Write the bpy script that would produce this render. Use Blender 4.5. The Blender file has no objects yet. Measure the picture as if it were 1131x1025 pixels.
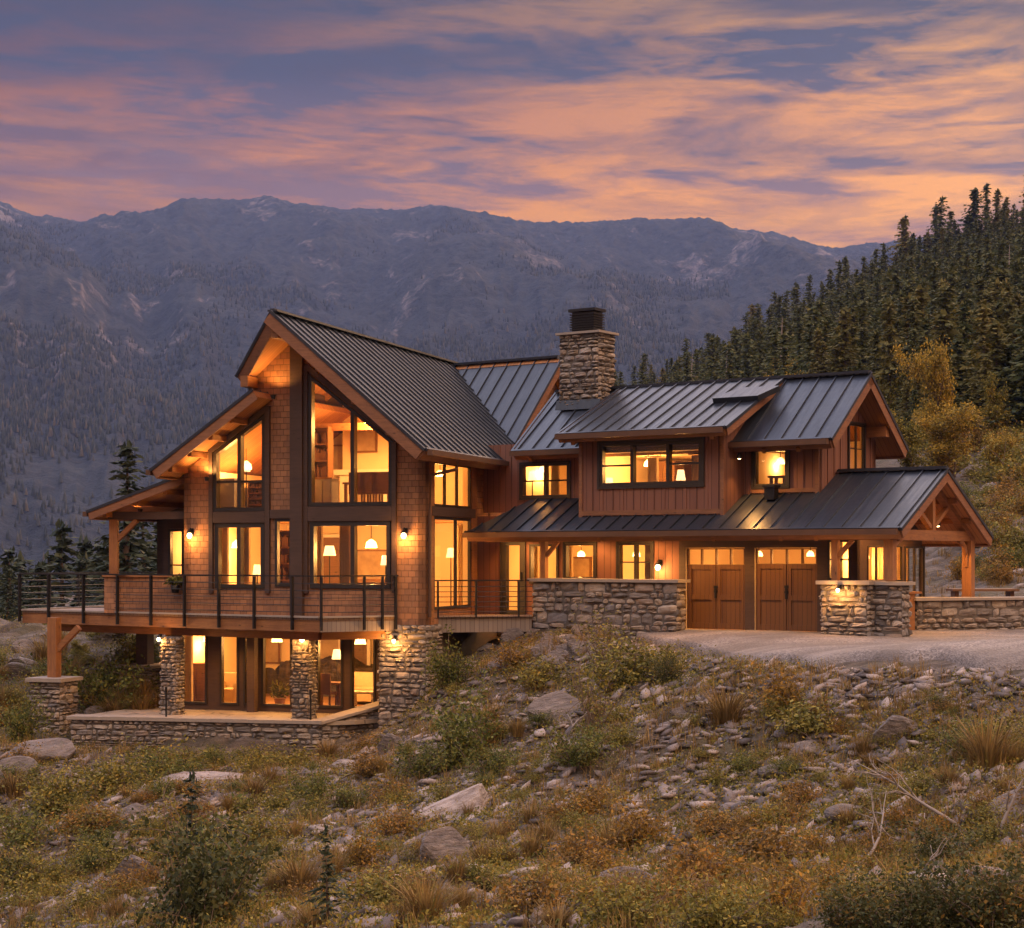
import bpy, math, random
import numpy as np
from mathutils import Vector
R = math.radians
sc = bpy.context.scene
random.seed(7); rng = np.random.default_rng(7)

# ---------------------------------------------------------------- camera, world, sun, exposure
F, CX, HY, ZC = 2000.0, 565.5, 615.0, 2.0          # focal length and horizon in photo pixels, eye height
cam = bpy.data.cameras.new('camera'); camo = bpy.data.objects.new('camera', cam)
sc.collection.objects.link(camo); sc.camera = camo
camo.location = (0, 0, ZC); camo.rotation_euler = (R(90), 0, 0)
cam.sensor_width = 36; cam.lens = 36 * F / 1131; cam.shift_y = (HY - 512.5) / 1131
cam.clip_start = .1; cam.clip_end = 40000
sc.view_settings.view_transform = 'Standard'; sc.view_settings.look = 'None'
sc.view_settings.exposure = .95; sc.view_settings.gamma = 1
sc.cycles.use_denoising = True
sc.cycles.max_bounces = 7; sc.cycles.transparent_max_bounces = 12; sc.cycles.diffuse_bounces = 3
sc.cycles.volume_bounces = 0; sc.cycles.caustics_reflective = False; sc.cycles.caustics_refractive = False
sc.cycles.sample_clamp_indirect = 4

SUN_EL, SUN_AZ = R(15), R(28)                        # the sun is going down behind the wooded ridge on the right
world = bpy.data.worlds.new('World'); sc.world = world; world.use_nodes = True
def build_world():
    nt = world.node_tree; nt.nodes.clear()
    n = nt.nodes.new; L = nt.links.new
    out = n('ShaderNodeOutputWorld'); bg = n('ShaderNodeBackground'); L(bg.outputs[0], out.inputs[0])
    sky = n('ShaderNodeTexSky'); sky.sky_type = 'NISHITA'; sky.sun_disc = False
    sky.sun_elevation = SUN_EL; sky.sun_rotation = SUN_AZ
    tc = n('ShaderNodeTexCoord'); sep = n('ShaderNodeSeparateXYZ'); L(tc.outputs['Generated'], sep.inputs[0])
    def m(op, a, b=None, c=None, clamp=False):
        k = n('ShaderNodeMath'); k.operation = op; k.use_clamp = clamp
        for i, v in enumerate((a, b, c)):
            if v is None: continue
            if isinstance(v, (int, float)): k.inputs[i].default_value = v
            else: L(v, k.inputs[i])
        return k.outputs[0]
    def ramp(fac, pts, interp='EASE'):
        k = n('ShaderNodeValToRGB'); k.color_ramp.interpolation = interp
        e = k.color_ramp.elements
        while len(e) < len(pts): e.new(.5)
        for el, (p, c) in zip(e, pts): el.position = p; el.color = (*c, 1)
        L(fac, k.inputs[0]); return k.outputs[0]
    def mix(fac, a, b, mode='MIX'):
        k = n('ShaderNodeMix'); k.data_type = 'RGBA'; k.blend_type = mode
        for s, v in ((0, fac), (6, a), (7, b)):
            if isinstance(v, (int, float)): k.inputs[s].default_value = v
            elif isinstance(v, tuple): k.inputs[s].default_value = (*v, 1)
            else: L(v, k.inputs[s])
        return k.outputs[2]
    def noise(vec, scale, det=5, rough=.55, dist=0):
        k = n('ShaderNodeTexNoise'); k.inputs['Scale'].default_value = scale; k.inputs['Detail'].default_value = det
        k.inputs['Roughness'].default_value = rough; k.inputs['Distortion'].default_value = dist
        L(vec, k.inputs['Vector']); return k.outputs['Fac']
    X, Y, Z = sep.outputs
    zz = m('MAXIMUM', Z, .02)
    az = m('DIVIDE', X, m('MAXIMUM', Y, .05))                    # tangent of the azimuth from straight ahead
    # cloud layer: a flat sheet overhead seen in perspective
    comb = n('ShaderNodeCombineXYZ'); L(m('DIVIDE', X, zz), comb.inputs[0]); L(m('DIVIDE', Y, zz), comb.inputs[1])
    def sheet(sx, sy, ox):
        mp = n('ShaderNodeMapping'); L(comb.outputs[0], mp.inputs[0])
        mp.inputs['Scale'].default_value = (sx, sy, 1); mp.inputs['Location'].default_value = (ox, ox * 1.7, 0)
        mp.inputs['Rotation'].default_value = (0, 0, R(-4)); return mp.outputs[0]
    dome = n('ShaderNodeCombineXYZ'); L(m('MULTIPLY', az, 1.0), dome.inputs[0]); L(m('ADD', m('MULTIPLY', Z, 5.6), m('MULTIPLY', az, .06)), dome.inputs[2])
    def bank(sc_, off, sq=1.0):
        mp = n('ShaderNodeMapping'); L(dome.outputs[0], mp.inputs[0]); mp.inputs['Location'].default_value = (off, 0, off * .37); mp.inputs['Scale'].default_value = (sc_, sc_, sc_ * sq); return mp.outputs[0]
    n1 = noise(bank(6.0, 2.3), 1.0, 9, .6, .5)                    # lit cloud banks
    n2 = noise(bank(4.2, 7.9, 1.15), 1.0, 9, .58, .4)            # shaded undersides
    n3 = noise(bank(17.0, 4.4, 1.2), 1.0, 8, .62, .7)             # broken edges
    n4 = noise(sheet(.5, .8, 12.0), .8, 3, .5, .2)
    e = m('ADD', Z, m('MULTIPLY', m('SUBTRACT', n4, .5), .05))
    blue = ramp(e, [(.0, (.62, .25, .15)), (.17, (.58, .23, .15)), (.2, (.40, .19, .17)), (.23, (.17, .105, .135)), (.255, (.06, .058, .105)), (.31, (.024, .03, .062)), (.34, (.06, .07, .14)), (.5, (.42, .42, .50)), (.75, (.84, .84, .92)), (1, (.90, .90, .98))])
    lit = ramp(e, [(.0, (1.0, .36, .11)), (.17, (1.25, .43, .02)), (.205, (1.3, .41, .01)), (.232, (.86, .245, .02)), (.255, (.33, .105, .05)), (.29, (.11, .055, .06)), (.31, (.07, .045, .06)), (.5, (.46, .40, .42)), (.8, (.84, .80, .85))])
    glow = m('SMOOTH_MIN', m('MAXIMUM', m('MULTIPLY_ADD', az, 2.2, .35), 0), 1, .2)
    lit = mix(m('MULTIPLY', glow, .8), lit, mix(.5, lit, (2.4, 1.1, .04)))
    lit = mix(1.0, lit, ramp(m('MULTIPLY_ADD', az, 1.6, .5, True), [(0, (.70, .74, .86)), (.5, (1, 1, 1)), (1, (1.12, 1.1, 1.0))]), 'MULTIPLY')
    c1 = m('MULTIPLY_ADD', m('SUBTRACT', m('ADD', n1, m('MULTIPLY', n3, .45)), .715), 5.5, .5, True)
    c2 = m('MULTIPLY_ADD', m('SUBTRACT', m('ADD', n2, m('MULTIPLY', n3, .45)), .735), 7.0, .15, True)
    col = mix(c1, blue, lit)
    col = mix(m('MULTIPLY', c2, .85), col, ramp(e, [(0, (.40, .15, .11)), (.19, (.30, .12, .11)), (.235, (.12, .065, .09)), (.265, (.06, .045, .075)), (.32, (.035, .032, .065)), (.5, (.34, .33, .38)), (.8, (.7, .68, .75))]))
    vis = n('ShaderNodeVectorMath'); vis.operation = 'SCALE'; L(sky.outputs[0], vis.inputs[0]); vis.inputs['Scale'].default_value = .003
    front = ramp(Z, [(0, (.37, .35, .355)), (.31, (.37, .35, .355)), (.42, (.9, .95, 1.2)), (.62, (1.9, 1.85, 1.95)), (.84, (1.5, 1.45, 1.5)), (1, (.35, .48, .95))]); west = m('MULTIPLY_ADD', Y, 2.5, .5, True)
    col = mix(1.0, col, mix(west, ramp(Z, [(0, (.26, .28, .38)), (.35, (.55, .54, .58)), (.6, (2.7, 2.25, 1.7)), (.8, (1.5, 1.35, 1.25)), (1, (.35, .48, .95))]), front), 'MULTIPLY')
    col = mix(1.0, col, vis.outputs[0], 'ADD')
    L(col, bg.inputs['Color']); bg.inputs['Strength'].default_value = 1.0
build_world()
sun = bpy.data.lights.new('sun', 'SUN'); suno = bpy.data.objects.new('sun', sun); sc.collection.objects.link(suno)
sun.energy = 1.5; sun.angle = R(18); sun.color = (1, .58, .30)
d = Vector((math.sin(SUN_AZ) * math.cos(SUN_EL), math.cos(SUN_AZ) * math.cos(SUN_EL), math.sin(SUN_EL)))
suno.rotation_euler = d.to_track_quat('Z', 'Y').to_euler()

# ---------------------------------------------------------------- material helpers
class Mat:
    def __init__(s, name, rough=.7, metal=0.0):
        s.m = bpy.data.materials.new(name); s.m.use_nodes = True
        s.nt = s.m.node_tree; s.b = s.nt.nodes['Principled BSDF']
        s.b.inputs['Roughness'].default_value = rough; s.b.inputs['Metallic'].default_value = metal
    def n(s, t, **kw):
        k = s.nt.nodes.new('ShaderNode' + t)
        for a, v in kw.items(): setattr(k, a, v)
        return k
    def put(s, v, sock):
        if isinstance(v, (int, float)): sock.default_value = v
        elif isinstance(v, (tuple, list)): sock.default_value = (*v, 1) if len(v) == 3 and sock.type == 'RGBA' else v
        else: s.nt.links.new(v, sock)
    def coord(s, which='Object', scale=(1, 1, 1), rot=(0, 0, 0)):
        k = s.n('TexCoord'); mp = s.n('Mapping'); s.nt.links.new(k.outputs[which], mp.inputs[0])
        mp.inputs['Scale'].default_value = scale; mp.inputs['Rotation'].default_value = rot; return mp.outputs[0]
    def world(s, scale=(1, 1, 1), rot=(0, 0, 0)):
        k = s.n('NewGeometry'); mp = s.n('Mapping'); s.nt.links.new(k.outputs['Position'], mp.inputs[0])
        mp.inputs['Scale'].default_value = scale; mp.inputs['Rotation'].default_value = rot; return mp.outputs[0]
    def noise(s, vec, scale, det=5, rough=.55, dist=0):
        k = s.n('TexNoise'); s.put(vec, k.inputs['Vector']); k.inputs['Scale'].default_value = scale
        k.inputs['Detail'].default_value = det; k.inputs['Roughness'].default_value = rough; k.inputs['Distortion'].default_value = dist
        return k.outputs['Fac']
    def vor(s, vec, scale, feature='F1', out='Distance'):
        k = s.n('TexVoronoi', feature=feature); s.put(vec, k.inputs['Vector']); k.inputs['Scale'].default_value = scale
        return k.outputs[out]
    def ramp(s, fac, pts, interp='LINEAR'):
        k = s.n('ValToRGB'); k.color_ramp.interpolation = interp; e = k.color_ramp.elements
        while len(e) < len(pts): e.new(.5)
        for el, (p, c) in zip(e, pts):
            el.position = p; el.color = (*c, 1) if isinstance(c, tuple) else (c, c, c, 1)
        s.put(fac, k.inputs[0]); return k.outputs[0]
    def mix(s, fac, a, b, mode='MIX'):
        k = s.n('Mix', data_type='RGBA', blend_type=mode)
        s.put(fac, k.inputs[0]); s.put(a, k.inputs[6]); s.put(b, k.inputs[7]); return k.outputs[2]
    def math(s, op, a, b=None, c=None, clamp=False):
        k = s.n('Math', operation=op, use_clamp=clamp)
        for i, v in enumerate((a, b, c)):
            if v is not None: s.put(v, k.inputs[i])
        return k.outputs[0]
    def island(s): return s.n('NewGeometry').outputs['Random Per Island']
    def objrand(s): return s.n('ObjectInfo').outputs['Random']
    def col(s, v): s.put(v, s.b.inputs['Base Color']); return s
    def bump(s, h, strength=.5, dist=.02):
        k = s.n('Bump'); k.inputs['Strength'].default_value = strength; k.inputs['Distance'].default_value = dist
        s.put(h, k.inputs['Height']); s.nt.links.new(k.outputs[0], s.b.inputs['Normal']); return s

M = {}
def make_materials():
    m = Mat('cedar_shingle', .8); uv = m.coord('UV')
    br = m.n('TexBrick', offset=.5, squash=1.0); m.put(uv, br.inputs['Vector'])
    for k, v in (('Scale', 1.0), ('Mortar Size', .006), ('Mortar Smooth', .3), ('Brick Width', .19), ('Row Height', .15), ('Bias', 0.0)): br.inputs[k].default_value = v
    br.inputs['Color1'].default_value = (.40, .175, .075, 1); br.inputs['Color2'].default_value = (.20, .085, .042, 1); br.inputs['Mortar'].default_value = (.035, .018, .012, 1)
    nz = m.noise(m.coord('UV', (9, 2, 1)), 2.2, 6, .6); nl = m.noise(uv, .9, 3)
    c = m.mix(m.ramp(nz, [(.3, 0.0), (.75, .75)]), br.outputs['Color'], (.32, .18, .10))
    c = m.mix(m.ramp(nl, [(.45, 0.0), (.7, .5)]), c, (.12, .065, .045))
    sx = m.n('SeparateXYZ'); m.put(uv, sx.inputs[0])
    saw = m.math('FRACT', m.math('DIVIDE', sx.outputs[1], .15))
    h = m.math('ADD', m.math('MULTIPLY', br.outputs['Fac'], -.8), m.math('MULTIPLY', saw, -.6))
    m.col(c).bump(m.math('ADD', h, m.math('MULTIPLY', nz, .5)), .8, .025); M['shingle'] = m.m

    def boards(name, c1, c2, w=.14, rough=.75):
        m = Mat(name, rough); uv = m.coord('UV'); sx = m.n('SeparateXYZ'); m.put(uv, sx.inputs[0])
        q = m.math('DIVIDE', sx.outputs[0], w); fl = m.math('FLOOR', q)
        wn = m.n('TexWhiteNoise', noise_dimensions='1D'); m.put(fl, wn.inputs['W'])
        gr = m.noise(m.coord('UV', (30, 1.6, 1)), 1.0, 6, .65)
        c = m.mix(m.math('MULTIPLY_ADD', wn.outputs['Value'], .6, m.math('MULTIPLY', gr, .4)), c1, c2)
        fr = m.math('FRACT', q); gap = m.math('GREATER_THAN', m.math('ABSOLUTE', m.math('SUBTRACT', fr, .5)), .46)
        c = m.mix(m.math('MULTIPLY', gap, .75), c, (.02, .012, .01))
        m.col(c).bump(m.math('ADD', m.math('MULTIPLY', gap, -1.0), m.math('MULTIPLY', gr, .25)), .6, .012); return m.m
    M['board'] = boards('stained_boards', (.17, .072, .05), (.24, .105, .07), .2)
    M['soffit'] = boards('soffit_planks', (.44, .20, .075), (.30, .125, .045), .13)
    M['deckboard'] = boards('deck_planks', (.33, .23, .17), (.24, .16, .12), .14)
    M['grey_board'] = boards('weathered_boards', (.20, .165, .15), (.28, .23, .20), .12)
    M['garage'] = boards('garage_planks', (.17, .078, .03), (.12, .054, .022), .12, .5)
    def wood(name, c1, c2, rough=.65, vert=False):
        m = Mat(name, rough); uv = (22, 1.6, 1) if vert else (1.6, 22, 1)
        g = m.noise(m.coord('UV', uv), 1.0, 8, .7, .8); g2 = m.noise(m.world(), 1.7, 5, .6); kn = m.vor(m.coord('UV', (2.2, 5, 1) if not vert else (5, 2.2, 1)), 1.0)
        f = m.math('MULTIPLY_ADD', g2, .45, m.math('MULTIPLY', g, .75)); c = m.mix(m.ramp(f, [(.38, 0.0), (.78, 1.0)]), c1, c2)
        dk = tuple(v * .35 for v in c2); c = m.mix(m.ramp(kn, [(.04, .8), (.13, .0)]), c, dk); c = m.mix(m.ramp(m.noise(m.coord('UV', tuple(2.2 * v for v in uv)), 1.4, 4, .6), [(.60, .0), (.70, .65)]), c, dk)
        m.col(c).bump(g, .45, .012); return m.m
    M['timber'] = wood('honey_timber', (.38, .165, .055), (.17, .066, .024)); M['timber_v'] = wood('honey_post', (.38, .165, .055), (.17, .066, .024), .65, True)
    M['fascia'] = wood('fascia_timber', (.30, .13, .058), (.14, .06, .03))
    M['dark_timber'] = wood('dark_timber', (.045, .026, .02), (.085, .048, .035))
    M['frame'] = wood('window_frame', (.018, .014, .013), (.032, .025, .022), .45)
    M['furniture'] = wood('furniture_wood', (.22, .10, .04), (.12, .055, .025), .5)
    m = Mat('standing_seam', .42, .4); nz = m.noise(m.world(), 1.3, 6, .6); n2 = m.noise(m.coord('UV', (18, 1, 1)), 1, 4)
    m.col(m.mix(m.ramp(m.noise(m.coord('UV', (5, .35, 1)), 1.3, 6, .65), [(.5, .0), (.75, .45)]), m.mix(nz, (.022, .028, .040), (.044, .052, .072)), (.075, .075, .08))); m.put(m.ramp(n2, [(.3, .28), (.7, .46)]), m.b.inputs['Roughness']); m.bump(m.math('ADD', m.noise(m.world(), 6, 3), m.math('MULTIPLY', m.noise(m.world(), 1.6, 3), 2.0)), .3, .012); M['roof'] = m.m
    m = Mat('black_metal', .45, .4); m.col(m.mix(m.noise(m.world(), 14, 3), (.014, .014, .016), (.032, .03, .03))); M['metal'] = m.m
    m = Mat('bronze_gutter', .45, .3); m.col(m.mix(m.noise(m.world(), 3, 3), (.09, .05, .032), (.16, .085, .05))); M['gutter'] = m.m
    m = Mat('field_stone', .85); isl = m.island()
    c = m.ramp(isl, [(0, (.13, .12, .12)), (.18, (.26, .225, .20)), (.35, (.36, .29, .23)), (.5, (.19, .185, .20)), (.65, (.42, .34, .26)), (.8, (.28, .21, .165)), (1, (.48, .42, .36))])
    nz = m.noise(m.world(), 9, 8, .7); st = m.noise(m.world((2, 2, 9)), 3, 6, .65)
    c = m.mix(m.ramp(nz, [(.35, .0), (.75, .55)]), c, (.10, .085, .08)); c = m.mix(m.ramp(st, [(.5, .0), (.8, .5)]), c, (.38, .31, .25))
    m.col(c).bump(m.math('ADD', nz, m.math('MULTIPLY', m.noise(m.world(), 45, 5, .7), .4)), .9, .03); M['stone'] = m.m
    m = Mat('mortar', .95); m.col(m.mix(m.noise(m.world(), 20, 5), (.10, .088, .078), (.17, .145, .125))); M['mortar'] = m.m
    m = Mat('cap_stone', .8); m.col(m.mix(m.noise(m.world(), 5, 7, .65), (.24, .20, .17), (.38, .32, .27))).bump(m.noise(m.world(), 22, 6), .5, .015); M['cap'] = m.m
    m = Mat('patio_stone', .7); v = m.vor(m.world((1.1, 1.1, 1)), 1.0, 'DISTANCE_TO_EDGE'); nz = m.noise(m.world(), 3, 6)
    m.col(m.mix(m.ramp(v, [(.0, .0), (.03, 1.0)]), (.10, .085, .07), m.mix(nz, (.36, .29, .22), (.26, .21, .165)))).bump(m.ramp(v, [(0, .0), (.04, 1.0)]), .4, .02); M['patio'] = m.m
    m = Mat('plaster', .85); m.col(m.mix(m.noise(m.world(), 1.4, 3), (.86, .70, .47), (.78, .60, .38))); M['plaster'] = m.m
    m = Mat('ceiling_wood', .7); m.col(m.mix(m.noise(m.world((1, 8, 1)), 2, 4), (.62, .38, .17), (.5, .28, .12))); M['ceil'] = m.m
    m = Mat('floor_wood', .5); m.col(m.mix(m.noise(m.world((1, 8, 1)), 2, 4), (.34, .19, .09), (.24, .13, .06))); M['floor'] = m.m
    def plain(name, c1, c2, scale=8, rough=.8):
        m = Mat(name, rough); m.col(m.mix(m.noise(m.world(), scale, 4), c1, c2)); return m.m
    M['linen'] = plain('linen', (.72, .58, .40), (.60, .46, .30)); M['grey_cloth'] = plain('grey_cloth', (.24, .24, .26), (.32, .32, .34))
    M['brown_cloth'] = plain('brown_cloth', (.20, .10, .055), (.13, .065, .035)); M['white_paint'] = plain('white_paint', (.80, .76, .68), (.74, .70, .62))
    M['art'] = plain('canvas_print', (.16, .10, .07), (.55, .42, .26), 3); M['books'] = plain('book_spines', (.30, .12, .06), (.10, .12, .13), 25)
    M['rust'] = plain('terracotta', (.30, .13, .07), (.22, .09, .05))
    m = Mat('glass'); nt = m.nt; nt.nodes.remove(m.b)
    tr = m.n('BsdfTransparent'); gl = m.n('BsdfGlossy'); gl.inputs['Roughness'].default_value = .02; fr = m.n('Fresnel'); fr.inputs['IOR'].default_value = 1.7
    tr.inputs[0].default_value = (.95, .93, .90, 1); mx = m.n('MixShader'); nt.links.new(fr.outputs[0], mx.inputs[0]); nt.links.new(tr.outputs[0], mx.inputs[1]); nt.links.new(gl.outputs[0], mx.inputs[2])
    nt.links.new(mx.outputs[0], nt.nodes['Material Output'].inputs[0]); M['glass'] = m.m
    def emit(name, c, s):
        m = Mat(name); m.b.inputs['Base Color'].default_value = (.8, .7, .5, 1); m.b.inputs['Emission Color'].default_value = (*c, 1); m.b.inputs['Emission Strength'].default_value = s; return m.m
    M['bulb'] = emit('bulb', (1, .62, .26), 7); M['shade'] = emit('lamp_shade', (1, .66, .32), 1.3); M['shade'].node_tree.nodes['Principled BSDF'].inputs['Alpha'].default_value = .45
    # ground
    m = Mat('hillside_soil', .95); p = m.world(); pr = m.world((1, 1, 2.5), (0, 0, R(25)))
    a = m.noise(p, .35, 6, .6); b = m.noise(p, 2.2, 8, .68); cc = m.noise(p, 11, 8, .7); st = m.noise(m.world((.5, 2.6, 4), (0, 0, R(35))), .9, 7, .65)
    c = m.ramp(b, [(.3, (.022, .017, .014)), (.5, (.075, .055, .04)), (.72, (.18, .13, .095))])  # soil darkened all over to stand in for shade in the crevices
    c = m.mix(m.ramp(st, [(.5, .0), (.66, .85)]), c, m.mix(cc, (.13, .112, .108), (.30, .245, .21)))
    c = m.mix(m.ramp(a, [(.48, .0), (.66, .6)]), c, (.085, .072, .026))
    c = m.mix(m.ramp(cc, [(.55, .0), (.85, .5)]), c, (.26, .18, .10))
    m.col(c).bump(m.math('ADD', m.math('MULTIPLY', b, .8), m.math('ADD', m.math('MULTIPLY', cc, .5), st)), 1.0, .12); M['ground'] = m.m
    m = Mat('gravel', .95); v = m.vor(m.world(), 26, 'F1', 'Color'); b = m.noise(m.world(), .5, 5); g = m.n('SeparateColor'); m.put(v, g.inputs[0])
    c = m.ramp(g.outputs[0], [(0, (.12, .10, .092)), (.5, (.22, .185, .165)), (1, (.34, .29, .26))]); c = m.mix(m.ramp(b, [(.4, .0), (.62, .75)]), c, (.13, .105, .088)); c = m.mix(m.ramp(m.noise(m.world((.25, 1.6, 1), (0, 0, R(12))), .8, 5, .6), [(.5, .0), (.66, .6)]), c, (.31, .265, .235))
    m.col(c).bump(m.math('ADD', m.vor(m.world(), 26), m.noise(m.world(), 7, 6)), .8, .02); M['gravel'] = m.m
    m = Mat('rock', .9); p = m.coord('Object'); orr = m.objrand()
    b = m.noise(p, 1.6, 10, .68); st = m.noise(m.coord('Object', (1, 1, 5), (R(20), R(14), 0)), 1.5, 8, .65)
    c = m.ramp(st, [(.3, (.085, .075, .075)), (.48, (.20, .165, .15)), (.62, (.31, .255, .225)), (.8, (.42, .36, .32))])
    c = m.mix(m.ramp(b, [(.52, .0), (.72, .7)]), c, (.10, .09, .075)); c = m.mix(m.ramp(m.noise(p, 5.0, 7, .7), [(.58, .0), (.66, .7)]), c, (.15, .15, .085)); c = m.mix(m.math('MULTIPLY', orr, .35), c, (.16, .135, .125))
    m.col(c).bump(m.math('ADD', b, st), 1.0, .12); M['rock'] = m.m
    m = Mat('pale_rock', .9); p = m.coord('Object'); b = m.noise(p, 2.0, 10, .7); st = m.noise(m.coord('Object', (1, 1, 6), (R(20), R(20), 0)), 1.8, 8, .65)
    c = m.ramp(st, [(.3, (.20, .165, .155)), (.5, (.42, .35, .32)), (.7, (.56, .49, .45))]); c = m.mix(m.ramp(b, [(.5, .0), (.68, .7)]), c, (.20, .165, .15))
    m.col(c).bump(m.math('ADD', b, st), 1.0, .12); M['pale_rock'] = m.m
    m = Mat('scree_stone', .92); c = m.ramp(m.island(), [(0, (.07, .062, .064)), (.4, (.17, .14, .135)), (.7, (.28, .225, .20)), (1, (.46, .38, .34))])
    m.col(m.mix(m.ramp(m.noise(m.world(), 9, 6, .7), [(.4, .0), (.75, .6)]), c, (.10, .085, .075))).bump(m.noise(m.world(), 14, 6, .7), .8, .05); M['scree'] = m.m
    m = Mat('bark', .95); m.col(m.mix(m.noise(m.coord('Object', (6, 6, 1)), 3, 6), (.06, .04, .03), (.15, .105, .075))).bump(m.noise(m.coord('Object', (8, 8, 1)), 4, 5), .8, .03); M['bark'] = m.m
    m = Mat('twig', .9); m.col(m.mix(m.noise(m.world(), 8, 4), (.10, .065, .045), (.20, .14, .10))); M['twig'] = m.m
    m = Mat('bleached_wood', .85); m.col(m.mix(m.noise(m.world(), 6, 5), (.17, .14, .12), (.33, .28, .25))); M['bleached'] = m.m
    def leaf(name, pts, mixobj=None, tl=.25):
        m = Mat(name, .7); isl = m.island(); nz = m.noise(m.world(), 1.2, 3)
        c = m.ramp(m.math('MULTIPLY_ADD', isl, .7, m.math('MULTIPLY_ADD', nz, .9, -.3)), pts)
        if mixobj: c = m.mix(m.math('MULTIPLY', m.math('POWER', m.objrand(), mixobj[1]), mixobj[2]), c, mixobj[0])
        m.col(c); m.b.inputs['Specular IOR Level'].default_value = .25
        t = m.n('BsdfTranslucent'); m.put(c, t.inputs[0]); mx = m.n('MixShader'); mx.inputs[0].default_value = tl
        m.nt.links.new(m.b.outputs[0], mx.inputs[1]); m.nt.links.new(t.outputs[0], mx.inputs[2]); m.nt.links.new(mx.outputs[0], m.nt.nodes['Material Output'].inputs[0])
        return m.m
    M['needle'] = leaf('conifer_needles', [(0, (.020, .034, .014)), (.4, (.050, .068, .024)), (.75, (.09, .10, .034)), (1, (.16, .145, .044))], ((.20, .16, .038), 1.7, .8), .15)
    M['dark_needle'] = leaf('spruce_needles', [(0, (.016, .028, .020)), (.5, (.036, .052, .032)), (1, (.07, .08, .04))], None, .1)
    M['leaf_green'] = leaf('green_leaves', [(0, (.035, .048, .014)), (.4, (.105, .125, .030)), (.75, (.21, .20, .045)), (1, (.33, .25, .045))])
    M['leaf_olive'] = leaf('olive_leaves', [(0, (.06, .058, .017)), (.4, (.165, .155, .036)), (.8, (.33, .26, .05)), (1, (.46, .28, .045))])
    M['leaf_gold'] = leaf('golden_leaves', [(0, (.07, .05, .016)), (.35, (.19, .12, .024)), (.75, (.36, .20, .03)), (1, (.46, .22, .03))])
    M['leaf_birch'] = leaf('birch_leaves', [(0, (.08, .075, .018)), (.35, (.24, .18, .034)), (.7, (.44, .30, .045)), (1, (.58, .34, .045))])
    M['leaf_rust'] = leaf('rusty_leaves', [(0, (.06, .045, .018)), (.35, (.17, .11, .03)), (.7, (.33, .18, .035)), (1, (.44, .20, .03))])
    M['leaf_dark'] = leaf('dark_leaves', [(0, (.024, .032, .013)), (.45, (.06, .07, .024)), (.8, (.12, .11, .034)), (1, (.34, .18, .035))])
    M['straw'] = leaf('dry_grass', [(0, (.08, .055, .024)), (.4, (.22, .14, .05)), (.75, (.36, .23, .075)), (1, (.14, .135, .035))])
    M['weed'] = leaf('ground_weeds', [(0, (.04, .046, .013)), (.3, (.13, .13, .028)), (.6, (.25, .21, .04)), (.85, (.38, .25, .04)), (1, (.24, .11, .03))])
    # mountains
    m = Mat('mountain_forest_and_rock', 1.0); k = m.n('NewGeometry'); p = m.world((.001, .001, .001))
    big = m.noise(p, 1.6, 6, .6); mid = m.noise(m.world((.0021, .0007, .0009)), 5, 9, .66, .6); fine = m.noise(m.world((.001, .0007, .001)), 60, 6, .72); tiny = m.noise(m.world((.02, .006, .006)), 2.2, 4, .7)
    fo = m.mix(m.ramp(tiny, [(.3, .0), (.7, 1.0)]), (.004, .009, .016), (.026, .036, .046))
    fo = m.mix(m.ramp(fine, [(.5, .0), (.75, .4)]), fo, (.07, .064, .066))
    rk = m.mix(m.ramp(fine, [(.3, .0), (.65, 1.0)]), (.06, .058, .064), (.30, .25, .245))
    sp = m.n('SeparateXYZ'); m.put(k.outputs['Position'], sp.inputs[0]); nn = m.n('SeparateXYZ'); m.put(k.outputs['Normal'], nn.inputs[0])
    alt = m.math('MULTIPLY', sp.outputs[2], 1 / 800.0)
    f = m.math('ADD', m.math('MULTIPLY', mid, 1.3), m.math('ADD', m.math('MULTIPLY', big, .5), m.math('ADD', m.math('MULTIPLY', alt, .08), m.math('MULTIPLY', fine, .35))))
    f = m.math('ADD', f, m.math('MULTIPLY', m.math('SUBTRACT', .75, nn.outputs[2]), .35))
    m.col(m.mix(m.ramp(m.math('SUBTRACT', f, .55), [(.64, .0), (.80, .8)]), fo, rk))
    m.bump(m.math('ADD', m.math('MULTIPLY', fine, 1.0), m.math('MULTIPLY', tiny, .5)), 1.0, 14); M['mountain'] = m.m
    m = Mat('far_trees', 1.0); m.col(m.ramp(m.island(), [(0, (.014, .020, .018)), (.6, (.030, .038, .032)), (.9, (.055, .056, .042)), (1, (.09, .075, .048))])); M['fartree'] = m.m
make_materials()

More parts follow.
